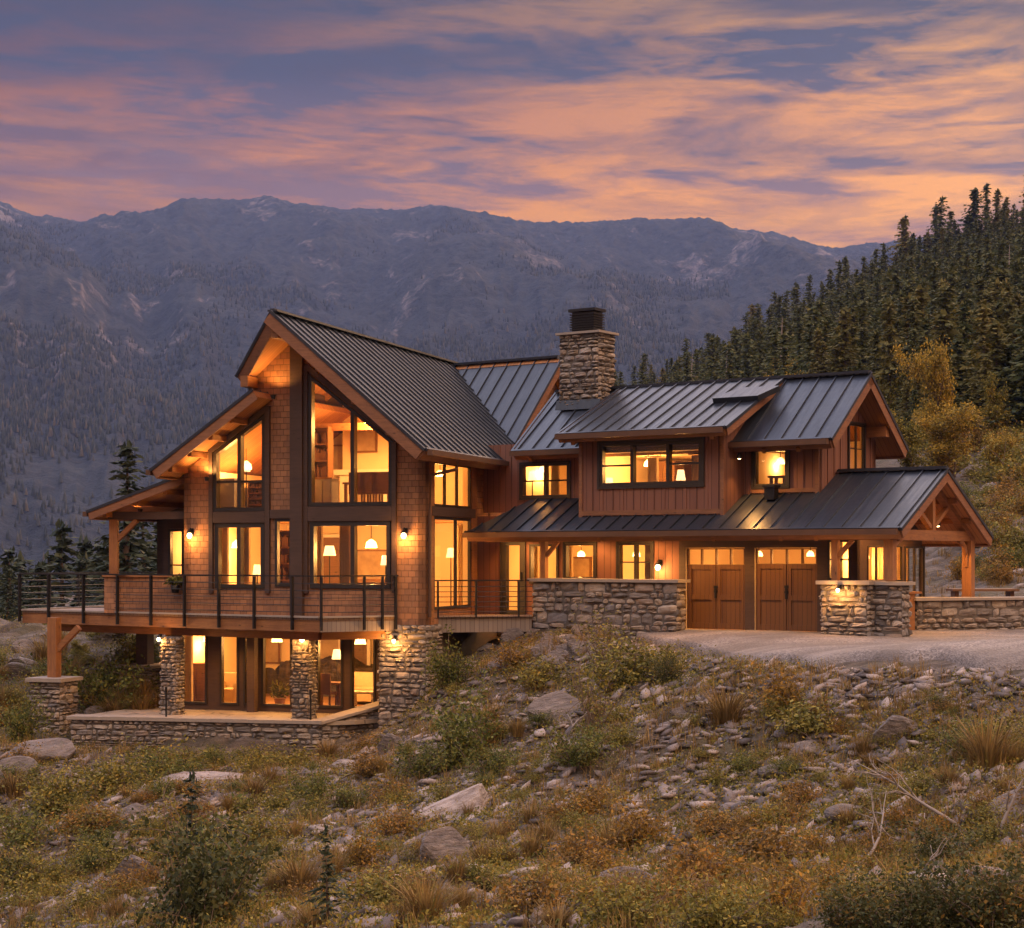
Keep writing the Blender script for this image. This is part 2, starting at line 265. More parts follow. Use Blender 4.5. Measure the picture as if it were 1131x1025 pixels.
# ---------------------------------------------------------------- mesh and scene helpers
WL = {}
def link(o, parent=None, loc=(0, 0, 0)):
    sc.collection.objects.link(o); o.location = loc
    base = Vector((0, 0, 0))
    if parent is not None: o.parent = parent; base = WL[parent.name]
    WL[o.name] = base + Vector(loc); return o
def tag(o, label=None, cat=None, group=None, kind=None):
    if label: o['label'] = label
    if cat: o['category'] = cat
    if group: o['group'] = group
    if kind: o['kind'] = kind
    return o
def thing(name, label, cat, loc=(0, 0, 0), group=None):
    return tag(link(bpy.data.objects.new(name, None), None, loc), label, cat, group)
def V(*a): return Vector(a[0] if len(a) == 1 else a)
class MB:
    def __init__(s): s.v = []; s.f = []; s.mi = []
    def poly(s, pts, mi=0):
        i = len(s.v); s.v += [tuple(p) for p in pts]; s.f.append(tuple(range(i, i + len(pts)))); s.mi.append(mi)
    def add(s, vs, fs, mi=0):
        i = len(s.v); s.v += [tuple(p) for p in vs]; s.f += [tuple(i + k for k in f) for f in fs]; s.mi += [mi] * len(fs)
    def hexa(s, c, mi=0):      # c: 4 bottom + 4 top corners
        s.add(c, [(3, 2, 1, 0), (4, 5, 6, 7), (0, 1, 5, 4), (1, 2, 6, 5), (2, 3, 7, 6), (3, 0, 4, 7)], mi)
    def prism(s, pts, off, mi=0):
        n = len(pts); off = V(off); b = [V(p) + off for p in pts]
        s.add([V(p) for p in pts] + b, [tuple(range(n)), tuple(range(2 * n - 1, n - 1, -1))] + [(i, i + n, (i + 1) % n + n, (i + 1) % n) for i in range(n)], mi)
    def box(s, x0, x1, y0, y1, z0, z1, mi=0):
        s.hexa([(x0, y0, z0), (x1, y0, z0), (x1, y1, z0), (x0, y1, z0), (x0, y0, z1), (x1, y0, z1), (x1, y1, z1), (x0, y1, z1)], mi)
    def beam(s, p, q, w, h, up=(0, 0, 1), mi=0):
        p, q = V(p), V(q); d = (q - p).normalized(); u = V(up)
        if abs(d.dot(u)) > .98: u = V(1, 0, 0)
        x = d.cross(u).normalized(); y = x.cross(d).normalized(); x = x * w / 2; y = y * h / 2
        s.hexa([p - x - y, p + x - y, p + x + y, p - x + y, q - x - y, q + x - y, q + x + y, q - x + y], mi)
    def tube(s, pts, rad, n=6, mi=0):
        pts = [V(p) for p in pts]; rad = rad if isinstance(rad, (list, tuple)) else [rad] * len(pts); vs = []; fs = []
        for i, p in enumerate(pts):
            d = (pts[min(i + 1, len(pts) - 1)] - pts[max(i - 1, 0)]).normalized()
            x = d.cross(V(0, 0, 1)) if abs(d.z) < .95 else d.cross(V(1, 0, 0))
            x.normalize(); y = d.cross(x)
            for k in range(n): a = 2 * math.pi * k / n; vs.append(p + (x * math.cos(a) + y * math.sin(a)) * rad[i])
        for i in range(len(pts) - 1):
            for k in range(n): fs.append((i * n + k, i * n + (k + 1) % n, (i + 1) * n + (k + 1) % n, (i + 1) * n + k))
        fs += [tuple(range(n))[::-1], tuple(range((len(pts) - 1) * n, len(pts) * n))]
        s.add(vs, fs, mi)
    def lathe(s, c, prof, n=12, mi=0):
        c = V(c); vs = []; fs = []
        for r, z in prof:
            for k in range(n): a = 2 * math.pi * k / n; vs.append((c.x + r * math.cos(a), c.y + r * math.sin(a), c.z + z))
        for i in range(len(prof) - 1):
            for k in range(n): fs.append((i * n + k, i * n + (k + 1) % n, (i + 1) * n + (k + 1) % n, (i + 1) * n + k))
        fs += [tuple(range(n))[::-1], tuple(range((len(prof) - 1) * n, len(prof) * n))]
        s.add(vs, fs, mi)
    def build(s, name, mats, parent=None, smooth=False, uv=True):
        if not isinstance(mats, (list, tuple)): mats = [mats]
        a = np.array(s.v, dtype=float); lo, hi = a.min(0), a.max(0); org = Vector(((lo[0] + hi[0]) / 2, (lo[1] + hi[1]) / 2, lo[2]))
        me = bpy.data.meshes.new(name); me.from_pydata([tuple(p) for p in (a - np.array(org))], [], s.f)
        for mt in mats: me.materials.append(mt)
        me.polygons.foreach_set('material_index', s.mi)
        if smooth: me.polygons.foreach_set('use_smooth', [True] * len(s.f))
        if uv:
            ul = me.uv_layers.new(name='UVMap'); buf = np.zeros((len(me.loops), 2)); z = V(0, 0, 1)
            for p in me.polygons:
                n = p.normal; t = z.cross(n)
                t = V(1, 0, 0) if t.length < .05 else t.normalized()
                b = n.cross(t)
                for li in p.loop_indices:
                    q = a[me.loops[li].vertex_index]; buf[li] = (q[0] * t.x + q[1] * t.y + q[2] * t.z, q[0] * b.x + q[1] * b.y + q[2] * b.z)
            ul.data.foreach_set('uv', buf.ravel())
        o = bpy.data.objects.new(name, me); base = WL[parent.name] if parent is not None else V(0, 0, 0)
        return link(o, parent, org - base)
def np_mesh(name, verts, quads, mat, tris=None, smooth=False):
    me = bpy.data.meshes.new(name); verts = np.asarray(verts, dtype=np.float32); quads = np.asarray(quads, dtype=np.int32).reshape(-1, 4)
    nt = 0 if tris is None else len(tris)
    me.vertices.add(len(verts)); me.vertices.foreach_set('co', verts.ravel())
    li = quads.ravel() if not nt else np.concatenate([quads.ravel(), np.asarray(tris, dtype=np.int32).ravel()])
    me.loops.add(len(li)); me.loops.foreach_set('vertex_index', li)
    tot = np.concatenate([np.full(len(quads), 4), np.full(nt, 3)]).astype(np.int32); st = np.concatenate([[0], np.cumsum(tot)[:-1]]).astype(np.int32)
    me.polygons.add(len(tot)); me.polygons.foreach_set('loop_start', st); me.polygons.foreach_set('loop_total', tot)
    me.materials.append(mat); me.update(calc_edges=True); me.validate()
    if smooth: me.polygons.foreach_set('use_smooth', np.ones(len(tot), dtype=bool))
    return me
def obj(name, me, parent=None, loc=(0, 0, 0)): return link(bpy.data.objects.new(name, me), parent, loc)

# 2-D gradient noise in numpy
_perm = rng.permutation(256); _perm = np.concatenate([_perm, _perm, _perm]); _ga = rng.uniform(0, 2 * np.pi, 256); _gx, _gy = np.cos(_ga), np.sin(_ga)
def pn(x, y):
    xi = np.floor(x).astype(int); yi = np.floor(y).astype(int); xf = x - xi; yf = y - yi; xi &= 255; yi &= 255
    u = xf ** 3 * (xf * (xf * 6 - 15) + 10); v = yf ** 3 * (yf * (yf * 6 - 15) + 10)
    def g(ix, iy, dx, dy): h = _perm[_perm[ix & 255] + (iy & 255)]; return _gx[h] * dx + _gy[h] * dy
    a = g(xi, yi, xf, yf); b = g(xi + 1, yi, xf - 1, yf); c = g(xi, yi + 1, xf, yf - 1); e = g(xi + 1, yi + 1, xf - 1, yf - 1)
    return (a + u * (b - a)) + v * ((c + u * (e - c)) - (a + u * (b - a)))
def fbm(x, y, o=5, g=.5, lac=2.03):
    s = np.zeros_like(x); a = 1.0
    for _ in range(o): s += a * pn(x, y); x = x * lac + 17.3; y = y * lac + 9.1; a *= g
    return s
def ridged(x, y, o=5, g=.55):
    s = np.zeros_like(x); a = 1.0
    for _ in range(o): s += a * (1 - 2 * np.abs(pn(x, y))); x = x * 2.07 + 31.7; y = y * 2.07 + 11.9; a *= g
    return s

# frames: a = along the building front (right), b = back; and wall planes with an outward normal
class Frame:
    def __init__(s, x, y, ang): s.o = V(x, y, 0); s.x = V(math.cos(ang), -math.sin(ang), 0); s.y = V(math.sin(ang), math.cos(ang), 0)
    def P(s, a, b, z): return s.o + s.x * a + s.y * b + V(0, 0, z)
    def front(s, b): return Plane(s.o + s.y * b, s.x, -s.y)
    def right(s, a): return Plane(s.o + s.x * a, s.y, s.x)
    def left(s, a): return Plane(s.o + s.x * a, -s.y, -s.x)
class Plane:
    def __init__(s, o, u, n): s.o, s.u, s.n = o, u, n
    def P(s, u, z, d=0): return s.o + s.u * u + s.n * d + V(0, 0, z)
    def px(s, px, py=HY, d=0):
        r = V((px - CX) / F, 1, (HY - py) / F); o = s.o + s.n * d; t = (o - V(0, 0, 0)).dot(s.n) / V(r.x, r.y, 0).dot(s.n)
        p = r * t; return (p - o).dot(s.u), ZC + p.z
    def rect(s, x0, y0, x1, y1):
        u0, za = s.px(x0, y1); u1, zb = s.px(x1, y1); _, zc = s.px(x0, y0); _, zd = s.px(x1, y0); return u0, u1, (za + zb) / 2, (zc + zd) / 2
    def box(s, mb, u0, u1, z0, z1, d0, d1, mi=0):
        if u0 > u1: u0, u1 = u1, u0
        mb.hexa([s.P(u0, z0, d1), s.P(u1, z0, d1), s.P(u1, z0, d0), s.P(u0, z0, d0), s.P(u0, z1, d1), s.P(u1, z1, d1), s.P(u1, z1, d0), s.P(u0, z1, d0)], mi)
def groundpt(px, Y, z): return V((px - CX) / F * Y, Y, z)
W = Frame(4.61 * .9, 45.0, R(35)); G = Frame(-5.37, 46, R(18.6))
ZW = lambda z: 2 - (2 - z) * .9                     # wing heights
ZD, ZK, ZP = .2, .5, -2.1                           # drive, deck and patio levels

def lerp_top(top, u):
    for (a, za), (b, zb) in zip(top, top[1:]):
        if a - 1e-6 <= u <= b + 1e-6: return za + (zb - za) * (u - a) / max(b - a, 1e-9)
    return top[0][1] if u < top[0][0] else top[-1][1]
def wall(name, pl, z0, top, openings, parent, mo, mi_, th=.2, label=None, extra=None):
    """wall along a plane with a polyline top; openings are (u0,u1,z0,top polyline)"""
    mb = MB(); us = sorted(set([round(u, 5) for u, _ in top] + [round(u, 5) for o in openings for u in [o[0], o[1]] + [q[0] for q in o[3]]]))
    U0, U1 = top[0][0], top[-1][0]; us = [u for u in us if U0 - 1e-6 <= u <= U1 + 1e-6]
    for ua, ub in zip(us, us[1:]):
        if ub - ua < 1e-4: continue
        mid = (ua + ub) / 2; ops = sorted([o for o in openings if o[0] < mid < o[1]], key=lambda o: o[2]); lo = (z0, z0)
        segs = []
        for o in ops:
            segs.append((lo, (o[2], o[2]))); lo = (lerp_top(o[3], ua), lerp_top(o[3], ub))
            mb.poly([pl.P(ua, o[2], 0), pl.P(ub, o[2], 0), pl.P(ub, o[2], -th), pl.P(ua, o[2], -th)], 1)
            mb.poly([pl.P(ua, lo[0], -th), pl.P(ub, lo[1], -th), pl.P(ub, lo[1], 0), pl.P(ua, lo[0], 0)], 1)
        segs.append((lo, (lerp_top(top, ua), lerp_top(top, ub))))
        for (a0, b0), (a1, b1) in segs:
            mb.poly([pl.P(ua, a0), pl.P(ub, b0), pl.P(ub, b1), pl.P(ua, a1)], 0)
            mb.poly([pl.P(ub, b0, -th), pl.P(ua, a0, -th), pl.P(ua, a1, -th), pl.P(ub, b1, -th)], 1)
    for o in openings:
        for u, sgn in ((o[0], 1), (o[1], -1)):
            t = lerp_top(o[3], u); q = [pl.P(u, o[2], 0), pl.P(u, o[2], -th), pl.P(u, t, -th), pl.P(u, t, 0)]
            mb.poly(q if sgn > 0 else q[::-1], 1)
    for u, sgn in ((U0, -1), (U1, 1)):
        t = lerp_top(top, u); q = [pl.P(u, z0, 0), pl.P(u, z0, -th), pl.P(u, t, -th), pl.P(u, t, 0)]
        mb.poly(q if sgn > 0 else q[::-1], 0)
    if extra: extra(mb)
    o = mb.build(name, [mo, mi_], parent)
    if label: o['label'] = label
    return o
def flat(u0, u1, z): return [(u0, z), (u1, z)]
def opening(u0, u1, z0, z1): return (u0, u1, z0, flat(u0, u1, z1))
def window(pl, op, parent, cols=(), bars=(), name='window', fw=.07, depth=(-.12, .035), trim=.0, mat=None, label=None):
    """frame, mullions at u in cols, horizontal bars (z, ua, ub), one pane"""
    u0, u1, z0, top = op; mb = MB(); d0, d1 = depth; T = lambda u: lerp_top(top, u)
    us = sorted([u0] + list(cols) + [u1]); k = fw
    def quadbox(pa, pb, pc, pd):                    # (u,z) corners ccw
        mb.hexa([pl.P(*pa, d1), pl.P(*pb, d1), pl.P(*pb, d0), pl.P(*pa, d0), pl.P(*pd, d1), pl.P(*pc, d1), pl.P(*pc, d0), pl.P(*pd, d0)])
    e = .002
    quadbox((u0 + e, z0 + e), (u1 - e, z0 + e), (u1 - e, z0 + k), (u0 + e, z0 + k))
    quadbox((u0 + e, T(u0) - k), (u1 - e, T(u1) - k), (u1 - e, T(u1) - e), (u0 + e, T(u0) - e))
    for ua, ub in [(u0 + e, u0 + k), (u1 - k, u1 - e)] + [(c - k / 2, c + k / 2) for c in cols]:
        quadbox((ua, z0 + k), (ub, z0 + k), (ub, T(ub) - k), (ua, T(ua) - k))
    for zb, ua, ub in bars: pl.box(mb, ua + k / 2, ub - k / 2, zb - k * .28, zb + k * .28, d0 + .02, d1 - .02)
    if trim:
        pl.box(mb, u0 - trim, u1 + trim, z0 - trim, z0 - e, -.01, .05)
        quadbox2 = [(u0 - trim, u0 - e), (u1 + e, u1 + trim)]
        for ua, ub in quadbox2: pl.box(mb, ua, ub, z0 - e, min(T(u0), T(u1)) + trim, -.01, .048)
        if abs(T(u0) - T(u1)) < .01: pl.box(mb, u0 - e, u1 + e, T(u0) + e, T(u0) + trim, -.01, .05)
    w = mb.build(name, mat or M['frame'], parent)
    if label: w['label'] = label
    g = MB(); dm = (d0 + d1) / 2 - .02
    a = [(u0 + k * .6, z0 + k * .6), (u1 - k * .6, z0 + k * .6), (u1 - k * .6, T(u1) - k * .6), (u0 + k * .6, T(u0) - k * .6)]
    g.poly([pl.P(u, z, dm) for u, z in a]); g.build('pane', M['glass'], w); return w

def roof(pts, parent, th=.22, spacing=.42, fascia=None, ridge=None, soffit='soffit', name='roof', rib=True, eave=None, label=None):
    """standing-seam roof plane; fascia = list of edge indices that get a board"""
    pts = [V(p) for p in pts]; n = (pts[1] - pts[0]).cross(pts[2] - pts[0]).normalized()
    if n.z < 0: pts = pts[::-1]; n = -n; N = len(pts); fascia = [(N - 2 - i) % N for i in (fascia or [])]; eave = [(N - 2 - i) % N for i in (eave or [])]
    t = V(0, 0, 1).cross(n).normalized(); s = n.cross(t)              # along the eave, up the slope
    mb = MB(); mb.prism([p - n * .03 for p in pts], n * .03)
    if rib:
        q = [((p - pts[0]).dot(t), (p - pts[0]).dot(s)) for p in pts]; lo, hi = min(a for a, _ in q), max(a for a, _ in q)
        k = lo + spacing * .5
        while k < hi:
            ys = []
            for (a, b), (c, e) in zip(q, q[1:] + q[:1]):
                if (a - k) * (c - k) < 0: ys.append(b + (e - b) * (k - a) / (c - a))
            ys.sort()
            for y0, y1 in zip(ys[::2], ys[1::2]):
                if y1 - y0 > .05: mb.beam(pts[0] + t * k + s * y0 + n * .02, pts[0] + t * k + s * y1 + n * .02, .022, .042, n)
            k += spacing
    o = mb.build(name, M['roof'], parent)
    if label: o['label'] = label
    sm = MB(); sm.prism([p - n * th for p in pts], n * (th - .033)); sm.build('soffit', M[soffit], o)
    if fascia:
        fm = MB(); N = len(pts)
        for i in fascia:
            p, q = pts[i], pts[(i + 1) % N]; d = (q - p).normalized(); out = d.cross(n); ol = V(out.x, out.y, 0).normalized() * .028
            fm.beam(p + ol - n * (th / 2 + .035), q + ol - n * (th / 2 + .035), .05, th + .06, n)
        fm.build('fascia', M['fascia'], o); em = MB()
        for i in fascia:
            p, q = pts[i], pts[(i + 1) % N]; d = (q - p).normalized(); out = d.cross(n); ol = V(out.x, out.y, 0).normalized() * .045; em.beam(p + ol - n * .018 - d * .03, q + ol - n * .018 + d * .03, .06, .075, n)
        em.build('drip_edge', M['roof'], o)
    if eave:
        gm = MB()
        for i in eave:
            p, q = pts[i], pts[(i + 1) % len(pts)]; d = (q - p).normalized(); out = V(d.y, -d.x, 0)
            c = [p + out * .055, p + out * .19, q + out * .19, q + out * .055]; dz = V(0, 0, 1)
            gm.hexa([v - dz * .15 for v in c] + [v - dz * .02 for v in c])
        gm.build('gutter', M['gutter'], o)
    if ridge:
        rm = MB()
        for p, q in ridge: rm.beam(V(p) + V(0, 0, .03), V(q) + V(0, 0, .03), .26, .05); rm.beam(V(p) + V(0, 0, .065), V(q) + V(0, 0, .065), .12, .03)
        rm.build('ridge_cap', M['roof'], o)
    return o

# stone facing: irregular courses of bulging stones with real depth
def stones(mb, P, u0, u1, zb, zt, rs=None, size=1.0, depth=.09):
    """P(u,z,d) point; zb, zt functions of u or numbers"""
    rs = rs or random; fb = zb if callable(zb) else (lambda u: zb); ft = zt if callable(zt) else (lambda u: zt)
    zlo = min(fb(u0), fb(u1), fb((u0 + u1) / 2)); z = zlo
    zmax = max(ft(u0), ft(u1)); seg = 4
    while z < zmax - .03:
        h = rs.choice((rs.uniform(.08, .14), rs.uniform(.12, .2), rs.uniform(.18, .27))) * size
        if zmax - (z + h) < .09 * size: h = zmax - z
        u = u0; first = True
        while u < u1 - .02:
            w = rs.choice((rs.uniform(.14, .3), rs.uniform(.28, .62))) * size * (.75 if first and rs.random() < .5 else 1); first = False
            if u1 - (u + w) < .12 * size: w = u1 - u
            um = u + w / 2; b, t = max(z, fb(um)), min(z + h, ft(um))
            if t - b > .05:
                cells = [(u, u + w, b, t)]
                if w < .4 * size and t - b > .2 * size and rs.random() < .5: zz = b + (t - b) * rs.uniform(.35, .65); cells = [(u, u + w, b, zz), (u, u + w, zz, t)]
                for a0, a1, c0, c1 in cells:
                    g = .010; j = lambda k=.03: rs.uniform(-k, k); jz = min(.045, (c1 - c0) * .2)
                    cor = [(a0 + g + max(j(), -.004), c0 + g + j(jz)), (a1 - g + min(j(), .004), c0 + g + j(jz)), (a1 - g + min(j(), .004), c1 - g + j(jz)), (a0 + g + max(j(), -.004), c1 - g + j(jz))]
                    dp = depth * rs.uniform(.25, .8); tx, ty = rs.uniform(-.03, .03), rs.uniform(-.03, .03); vs = []
                    for iy in range(seg + 1):
                        for ix in range(seg + 1):
                            s, tt = ix / seg, iy / seg
                            x = (cor[0][0] * (1 - s) + cor[1][0] * s) * (1 - tt) + (cor[3][0] * (1 - s) + cor[2][0] * s) * tt
                            y = (cor[0][1] * (1 - s) + cor[1][1] * s) * (1 - tt) + (cor[3][1] * (1 - s) + cor[2][1] * s) * tt
                            r = max(abs(2 * s - 1), abs(2 * tt - 1)); ed = 0.0 if r > .99 else (1 - r ** 7) ** .7
                            corner = abs(2 * s - 1) > .99 and abs(2 * tt - 1) > .99
                            if corner: x += (.5 - s) * .05 * size * rs.uniform(.3, 1.4); y += (.5 - tt) * .05 * size * rs.uniform(.3, 1.4)
                            vs.append(P(x, y, .012 + ed * (dp + tx * (2 * s - 1) + ty * (2 * tt - 1) + rs.uniform(-.016, .016))))
                    N = seg + 1; fs = [(iy * N + ix, iy * N + ix + 1, (iy + 1) * N + ix + 1, (iy + 1) * N + ix) for iy in range(seg) for ix in range(seg)]
                    mb.add(vs, fs)
            u += w
        z += h
def stone_block(root, corners, z0, z1, cap=.08, size=1.0, faces=None, over=.06, part='stonework', topf=None, depth=.09):
    """stone-faced prism over plan corners (ccw from above); z0/z1 numbers or per-corner lists"""
    n = len(corners); zb = z0 if isinstance(z0, (list, tuple)) else [z0] * n; zt = z1 if isinstance(z1, (list, tuple)) else [z1] * n
    C = [V(c[0], c[1], 0) for c in corners]; core = MB()
    core.add([(c.x, c.y, zb[i]) for i, c in enumerate(C)] + [(c.x, c.y, zt[i]) for i, c in enumerate(C)], [tuple(range(n))[::-1], tuple(range(n, 2 * n))] + [(i, (i + 1) % n, (i + 1) % n + n, i + n) for i in range(n)])
    mb = MB()
    for i in (range(n) if faces is None else faces):
        p, q = C[i], C[(i + 1) % n]; L = (q - p).length; d = (q - p) / L; nn = V(d.y, -d.x, 0); j = (i + 1) % n
        f0 = lambda u, i=i, j=j, L=L: zb[i] + (zb[j] - zb[i]) * u / L; f1 = lambda u, i=i, j=j, L=L: zt[i] + (zt[j] - zt[i]) * u / L
        stones(mb, lambda u, z, dd, p=p, d=d, nn=nn: p + d * u + nn * dd + V(0, 0, z), -.03, L + .03, f0, f1, size=size, depth=depth)
    st = mb.build(part, M['stone'], root, smooth=False, uv=False)
    core.build('mortar_core', M['mortar'], st, uv=False)
    if cap:
        cm = MB(); cen = sum(C, V(0, 0, 0)) / n; e = [c + (c - cen).normalized() * over * 1.6 for c in C] if n != 4 or over > .3 else None
        if n == 4:
            e = []
            for i in range(4):
                d1 = (C[i] - C[i - 1]).normalized(); d2 = (C[i] - C[(i + 1) % 4]).normalized(); e.append(C[i] + (d1 + d2) * (over + .05))
        nseg = max(1, int((e[1] - e[0]).length / .9)) if n == 4 else 1
        if n == 4:
            for k in range(nseg):
                a, b = k / nseg, (k + 1) / nseg; gp = .006 / max((e[1] - e[0]).length, .01); a += gp if k else 0
                q = [e[0].lerp(e[1], a), e[0].lerp(e[1], b), e[3].lerp(e[2], b), e[3].lerp(e[2], a)]
                zz = [zt[0] + (zt[1] - zt[0]) * a, zt[0] + (zt[1] - zt[0]) * b, zt[3] + (zt[2] - zt[3]) * b, zt[3] + (zt[2] - zt[3]) * a]; dz = random.uniform(-.008, .008)
                cm.hexa([(v.x, v.y, h + .002) for v, h in zip(q, zz)] + [(v.x, v.y, h + cap + dz) for v, h in zip(q, zz)])
        else: cm.prism([(v.x, v.y, zt[i] + .002) for i, v in enumerate(e)], (0, 0, cap))
        cm.build('capstone', M['cap'], root)
    return st

# ---------------------------------------------------------------- terrain
_ctl = []
def cp(px, py, Y): _ctl.append(((px - CX) / F * Y, Y, ZC + (HY - py) / F * Y))
for a in [(-500, 1025, 31), (0, 1025, 28), (280, 1025, 25), (565, 1025, 22), (850, 1025, 20), (1131, 1025, 18), (1600, 1025, 16),
          (-500, 930, 38), (0, 930, 36), (200, 930, 34), (565, 905, 31), (850, 900, 28.5), (1131, 900, 26), (1600, 900, 24),
          (-500, 850, 44), (0, 850, 42), (150, 848, 42.5), (300, 842, 43), (450, 806, 43), (565, 800, 39.5), (700, 800, 36.5), (850, 805, 33.6), (1131, 810, 29.5), (1600, 810, 27),
          (560, 722, 44.6), (650, 702, 45), (640, 760, 41), (500, 760, 43.6), (720, 706, 43.0), (850, 727, 37.0), (950, 734, 34.2), (1131, 739, 31.5), (760, 713, 40.8), (1500, 742, 29),
          (700, 697, 45.2), (800, 697, 44.1), (905, 699.5, 42.7), (1000, 697, 43.2), (1131, 694, 45), (1400, 688, 46), (950, 715, 38), (1131, 714, 37),
          (1131, 640, 53), (1200, 600, 60), (1131, 568, 75), (1100, 600, 62), (1050, 640, 58), (1500, 560, 60),
          (450, 780, 45.2), (480, 742, 45.6), (520, 718, 45.8), (100, 841, 45.6), (225, 843, 44.8), (350, 839, 44.0), (100, 766, 51), (60, 722, 56), (0, 704, 58), (130, 702, 59), (0, 780, 50), (0, 832, 45), (-400, 720, 56), (-400, 800, 48)]: cp(*a)
_ctl += [(0, 2, .2), (-12, 2, -1), (12, 2, .8), (0, 10, -1.0), (-8, 10, -2), (8, 10, -.4), (-40, 5, -4), (40, 5, 3), (0, -30, 1), (-60, 40, -8), (60, 40, 4)]
for a, b, z in [(-4, 1, .2), (0, 2, .2), (4, 2, .2), (0, 7, .25), (6, 6, .3), (-8, 5, -.2)]: q = W.P(a, b, z); _ctl.append(tuple(q))
for a, b, z in [(-3, 0, -2.15), (0, 1, -2.15), (2, 1.5, -2.0), (-3, 5, -1.7), (-8, 4, -1.9)]: q = G.P(a, b, z); _ctl.append(tuple(q))
for x, y, z in [(-25, 75, -3.5), (-8, 75, -2.5), (10, 75, 1.0), (32, 90, 7), (-40, 85, -6), (0, 90, -4), (-25, 100, -9), (22, 80, 4.5)]: _ctl.append((x, y, z))
_C = np.array(_ctl)
def _tps_fit(C):
    n = len(C); d2 = ((C[:, None, :2] - C[None, :, :2]) ** 2).sum(-1); K = np.where(d2 > 0, d2 * np.log(d2 + 1e-12), 0) + np.eye(n) * 2.0
    P = np.hstack([np.ones((n, 1)), C[:, :2]]); A = np.zeros((n + 3, n + 3)); A[:n, :n] = K; A[:n, n:] = P; A[n:, :n] = P.T
    return np.linalg.solve(A, np.concatenate([C[:, 2], np.zeros(3)]))
_wt = _tps_fit(_C)
def tps(x, y):
    out = _wt[-3] + _wt[-2] * x + _wt[-1] * y
    for (cx, cy, _), w in zip(_C, _wt[:-3]): d2 = (x - cx) ** 2 + (y - cy) ** 2; out = out + w * d2 * np.log(d2 + 1e-12)
    return out
def sstep(a, b, v): t = np.clip((v - a) / (b - a), 0, 1); return t * t * (3 - 2 * t)
_rp = np.array([(-2000, 960), (300, 900), (560, 640), (660, 466), (700, 448), (760, 424), (800, 406), (850, 380), (900, 352), (950, 326), (1000, 306), (1050, 286), (1100, 270), (1131, 260), (1300, 205), (2000, 120)], float)
HILL_Y = 420.0
def hill(x, y):
    yy = np.maximum(y, 1.0); px = CX + F * x / yy; top = 2 + (HY - np.interp(px, _rp[:, 0], _rp[:, 1])) / F * HILL_Y
    t = (yy - 58) / (HILL_Y - 58); b = np.where(t < 1, np.sign(t) * np.abs(t) ** 1.15, 1 - (t - 1) * .9)
    base = np.where(px > 600, 1.5, -4.0 - np.clip((600 - px) / 600, 0, 1) * 6)
    zl = base + (top - base) * b
    return zl
def drive_mask(x, y):
    """1 on the gravel drive"""
    px = CX + F * x / np.maximum(y, 1); f = np.interp(px, [640, 690, 720, 760, 850, 950, 1131, 1500], [46, 45.2, 43.2, 41.0, 37.4, 34.6, 31.8, 29.2]); b = np.interp(px, [640, 750, 905, 1000, 1131, 1500], [46.8, 46.5, 44.0, 46, 47.0, 48.5])
    return sstep(-.5, .4, y - f) * sstep(-.3, .3, b - y) * (px > 640)
def drive_lip(x, y):
    px = CX + F * x / np.maximum(y, 1); f = np.interp(px, [640, 690, 720, 760, 850, 950, 1131, 1500], [46, 45.2, 43.2, 41.0, 37.4, 34.6, 31.8, 29.2]); return sstep(-3.2, -.4, y - f) * (y - f < 1.5) * sstep(660, 720, px)
PATIO = [G.P(-5.2, -3.3, 0), G.P(-.3, -2.75, 0), G.P(2.2, -1.9, 0), G.P(3.35, .1, 0), G.P(3.35, 5, 0), G.P(-4.8, 7, 0), G.P(-5.6, 1.4, 0)]
def in_poly(x, y, poly):
    r = np.zeros(np.shape(x), bool); n = len(poly)
    for i in range(n):
        a, b = poly[i], poly[(i + 1) % n]
        c = ((a.y > y) != (b.y > y)) & (x < (b.x - a.x) * (y - a.y) / ((b.y - a.y) if abs(b.y - a.y) > 1e-9 else 1e-9) + a.x); r ^= c
    return r
def base_ground(x, y):
    r = np.hypot(x, y); w = sstep(64, 105, r) * (y > 0) + (y <= 0) * sstep(40, 80, r)
    near = tps(x, y); far = np.where(y > 0, hill(x, y), -6.0)
    return near * (1 - w) + far * w
HOUSE = [G.P(-4.9, -.1, 0), G.P(3.45, -.1, 0), G.P(3.45, 4.5, 0), W.P(-5.5, -.1, 0), W.P(5.4, -.1, 0), W.P(5.4, 6, 0), W.P(-8, 8, 0), G.P(-4.9, 7.2, 0)]
def ground(x, y, rough=True):
    x = np.asarray(x, float); y = np.asarray(y, float); z = base_ground(x, y); r = np.hypot(x, y); dm = drive_mask(x, y)
    lip = drive_lip(x, y)
    if rough:
        k = (1 - dm) * (1 - .8 * lip) * sstep(4, 14, r); a = R(35); u = x * math.cos(a) + y * math.sin(a); v = -x * math.sin(a) + y * math.cos(a)
        near = sstep(140, 60, r) if False else 1 - sstep(60, 140, r)
        z = z + k * near * (.20 * fbm(x * .45, y * .45, 4) + .24 * ridged(u * .28, v * 1.15, 5, .58) * sstep(-.25, .25, fbm(x * .12 + 4, y * .12, 2)) + .05 * fbm(x * 2.3, y * 2.3, 4, .6)) - .06 * k - .14 * lip * (1 - dm) - .13 * dm
        z = z + sstep(90, 200, r) * 2.5 * fbm(x * .02, y * .02, 4)
    z = np.where(in_poly(x, y, PATIO), np.minimum(z, ZP - .12), z); z = np.where(in_poly(x, y, HOUSE), np.minimum(z, ZP - .12 + 0 * z) * (in_poly(x, y, [G.P(-4.9, -.1, 0), G.P(3.45, -.1, 0), G.P(3.45, 5, 0), G.P(-4.9, 7, 0)])) + (1 - in_poly(x, y, [G.P(-4.9, -.1, 0), G.P(3.45, -.1, 0), G.P(3.45, 5, 0), G.P(-4.9, 7, 0)])) * np.minimum(z, ZD - .1), z)
    return z
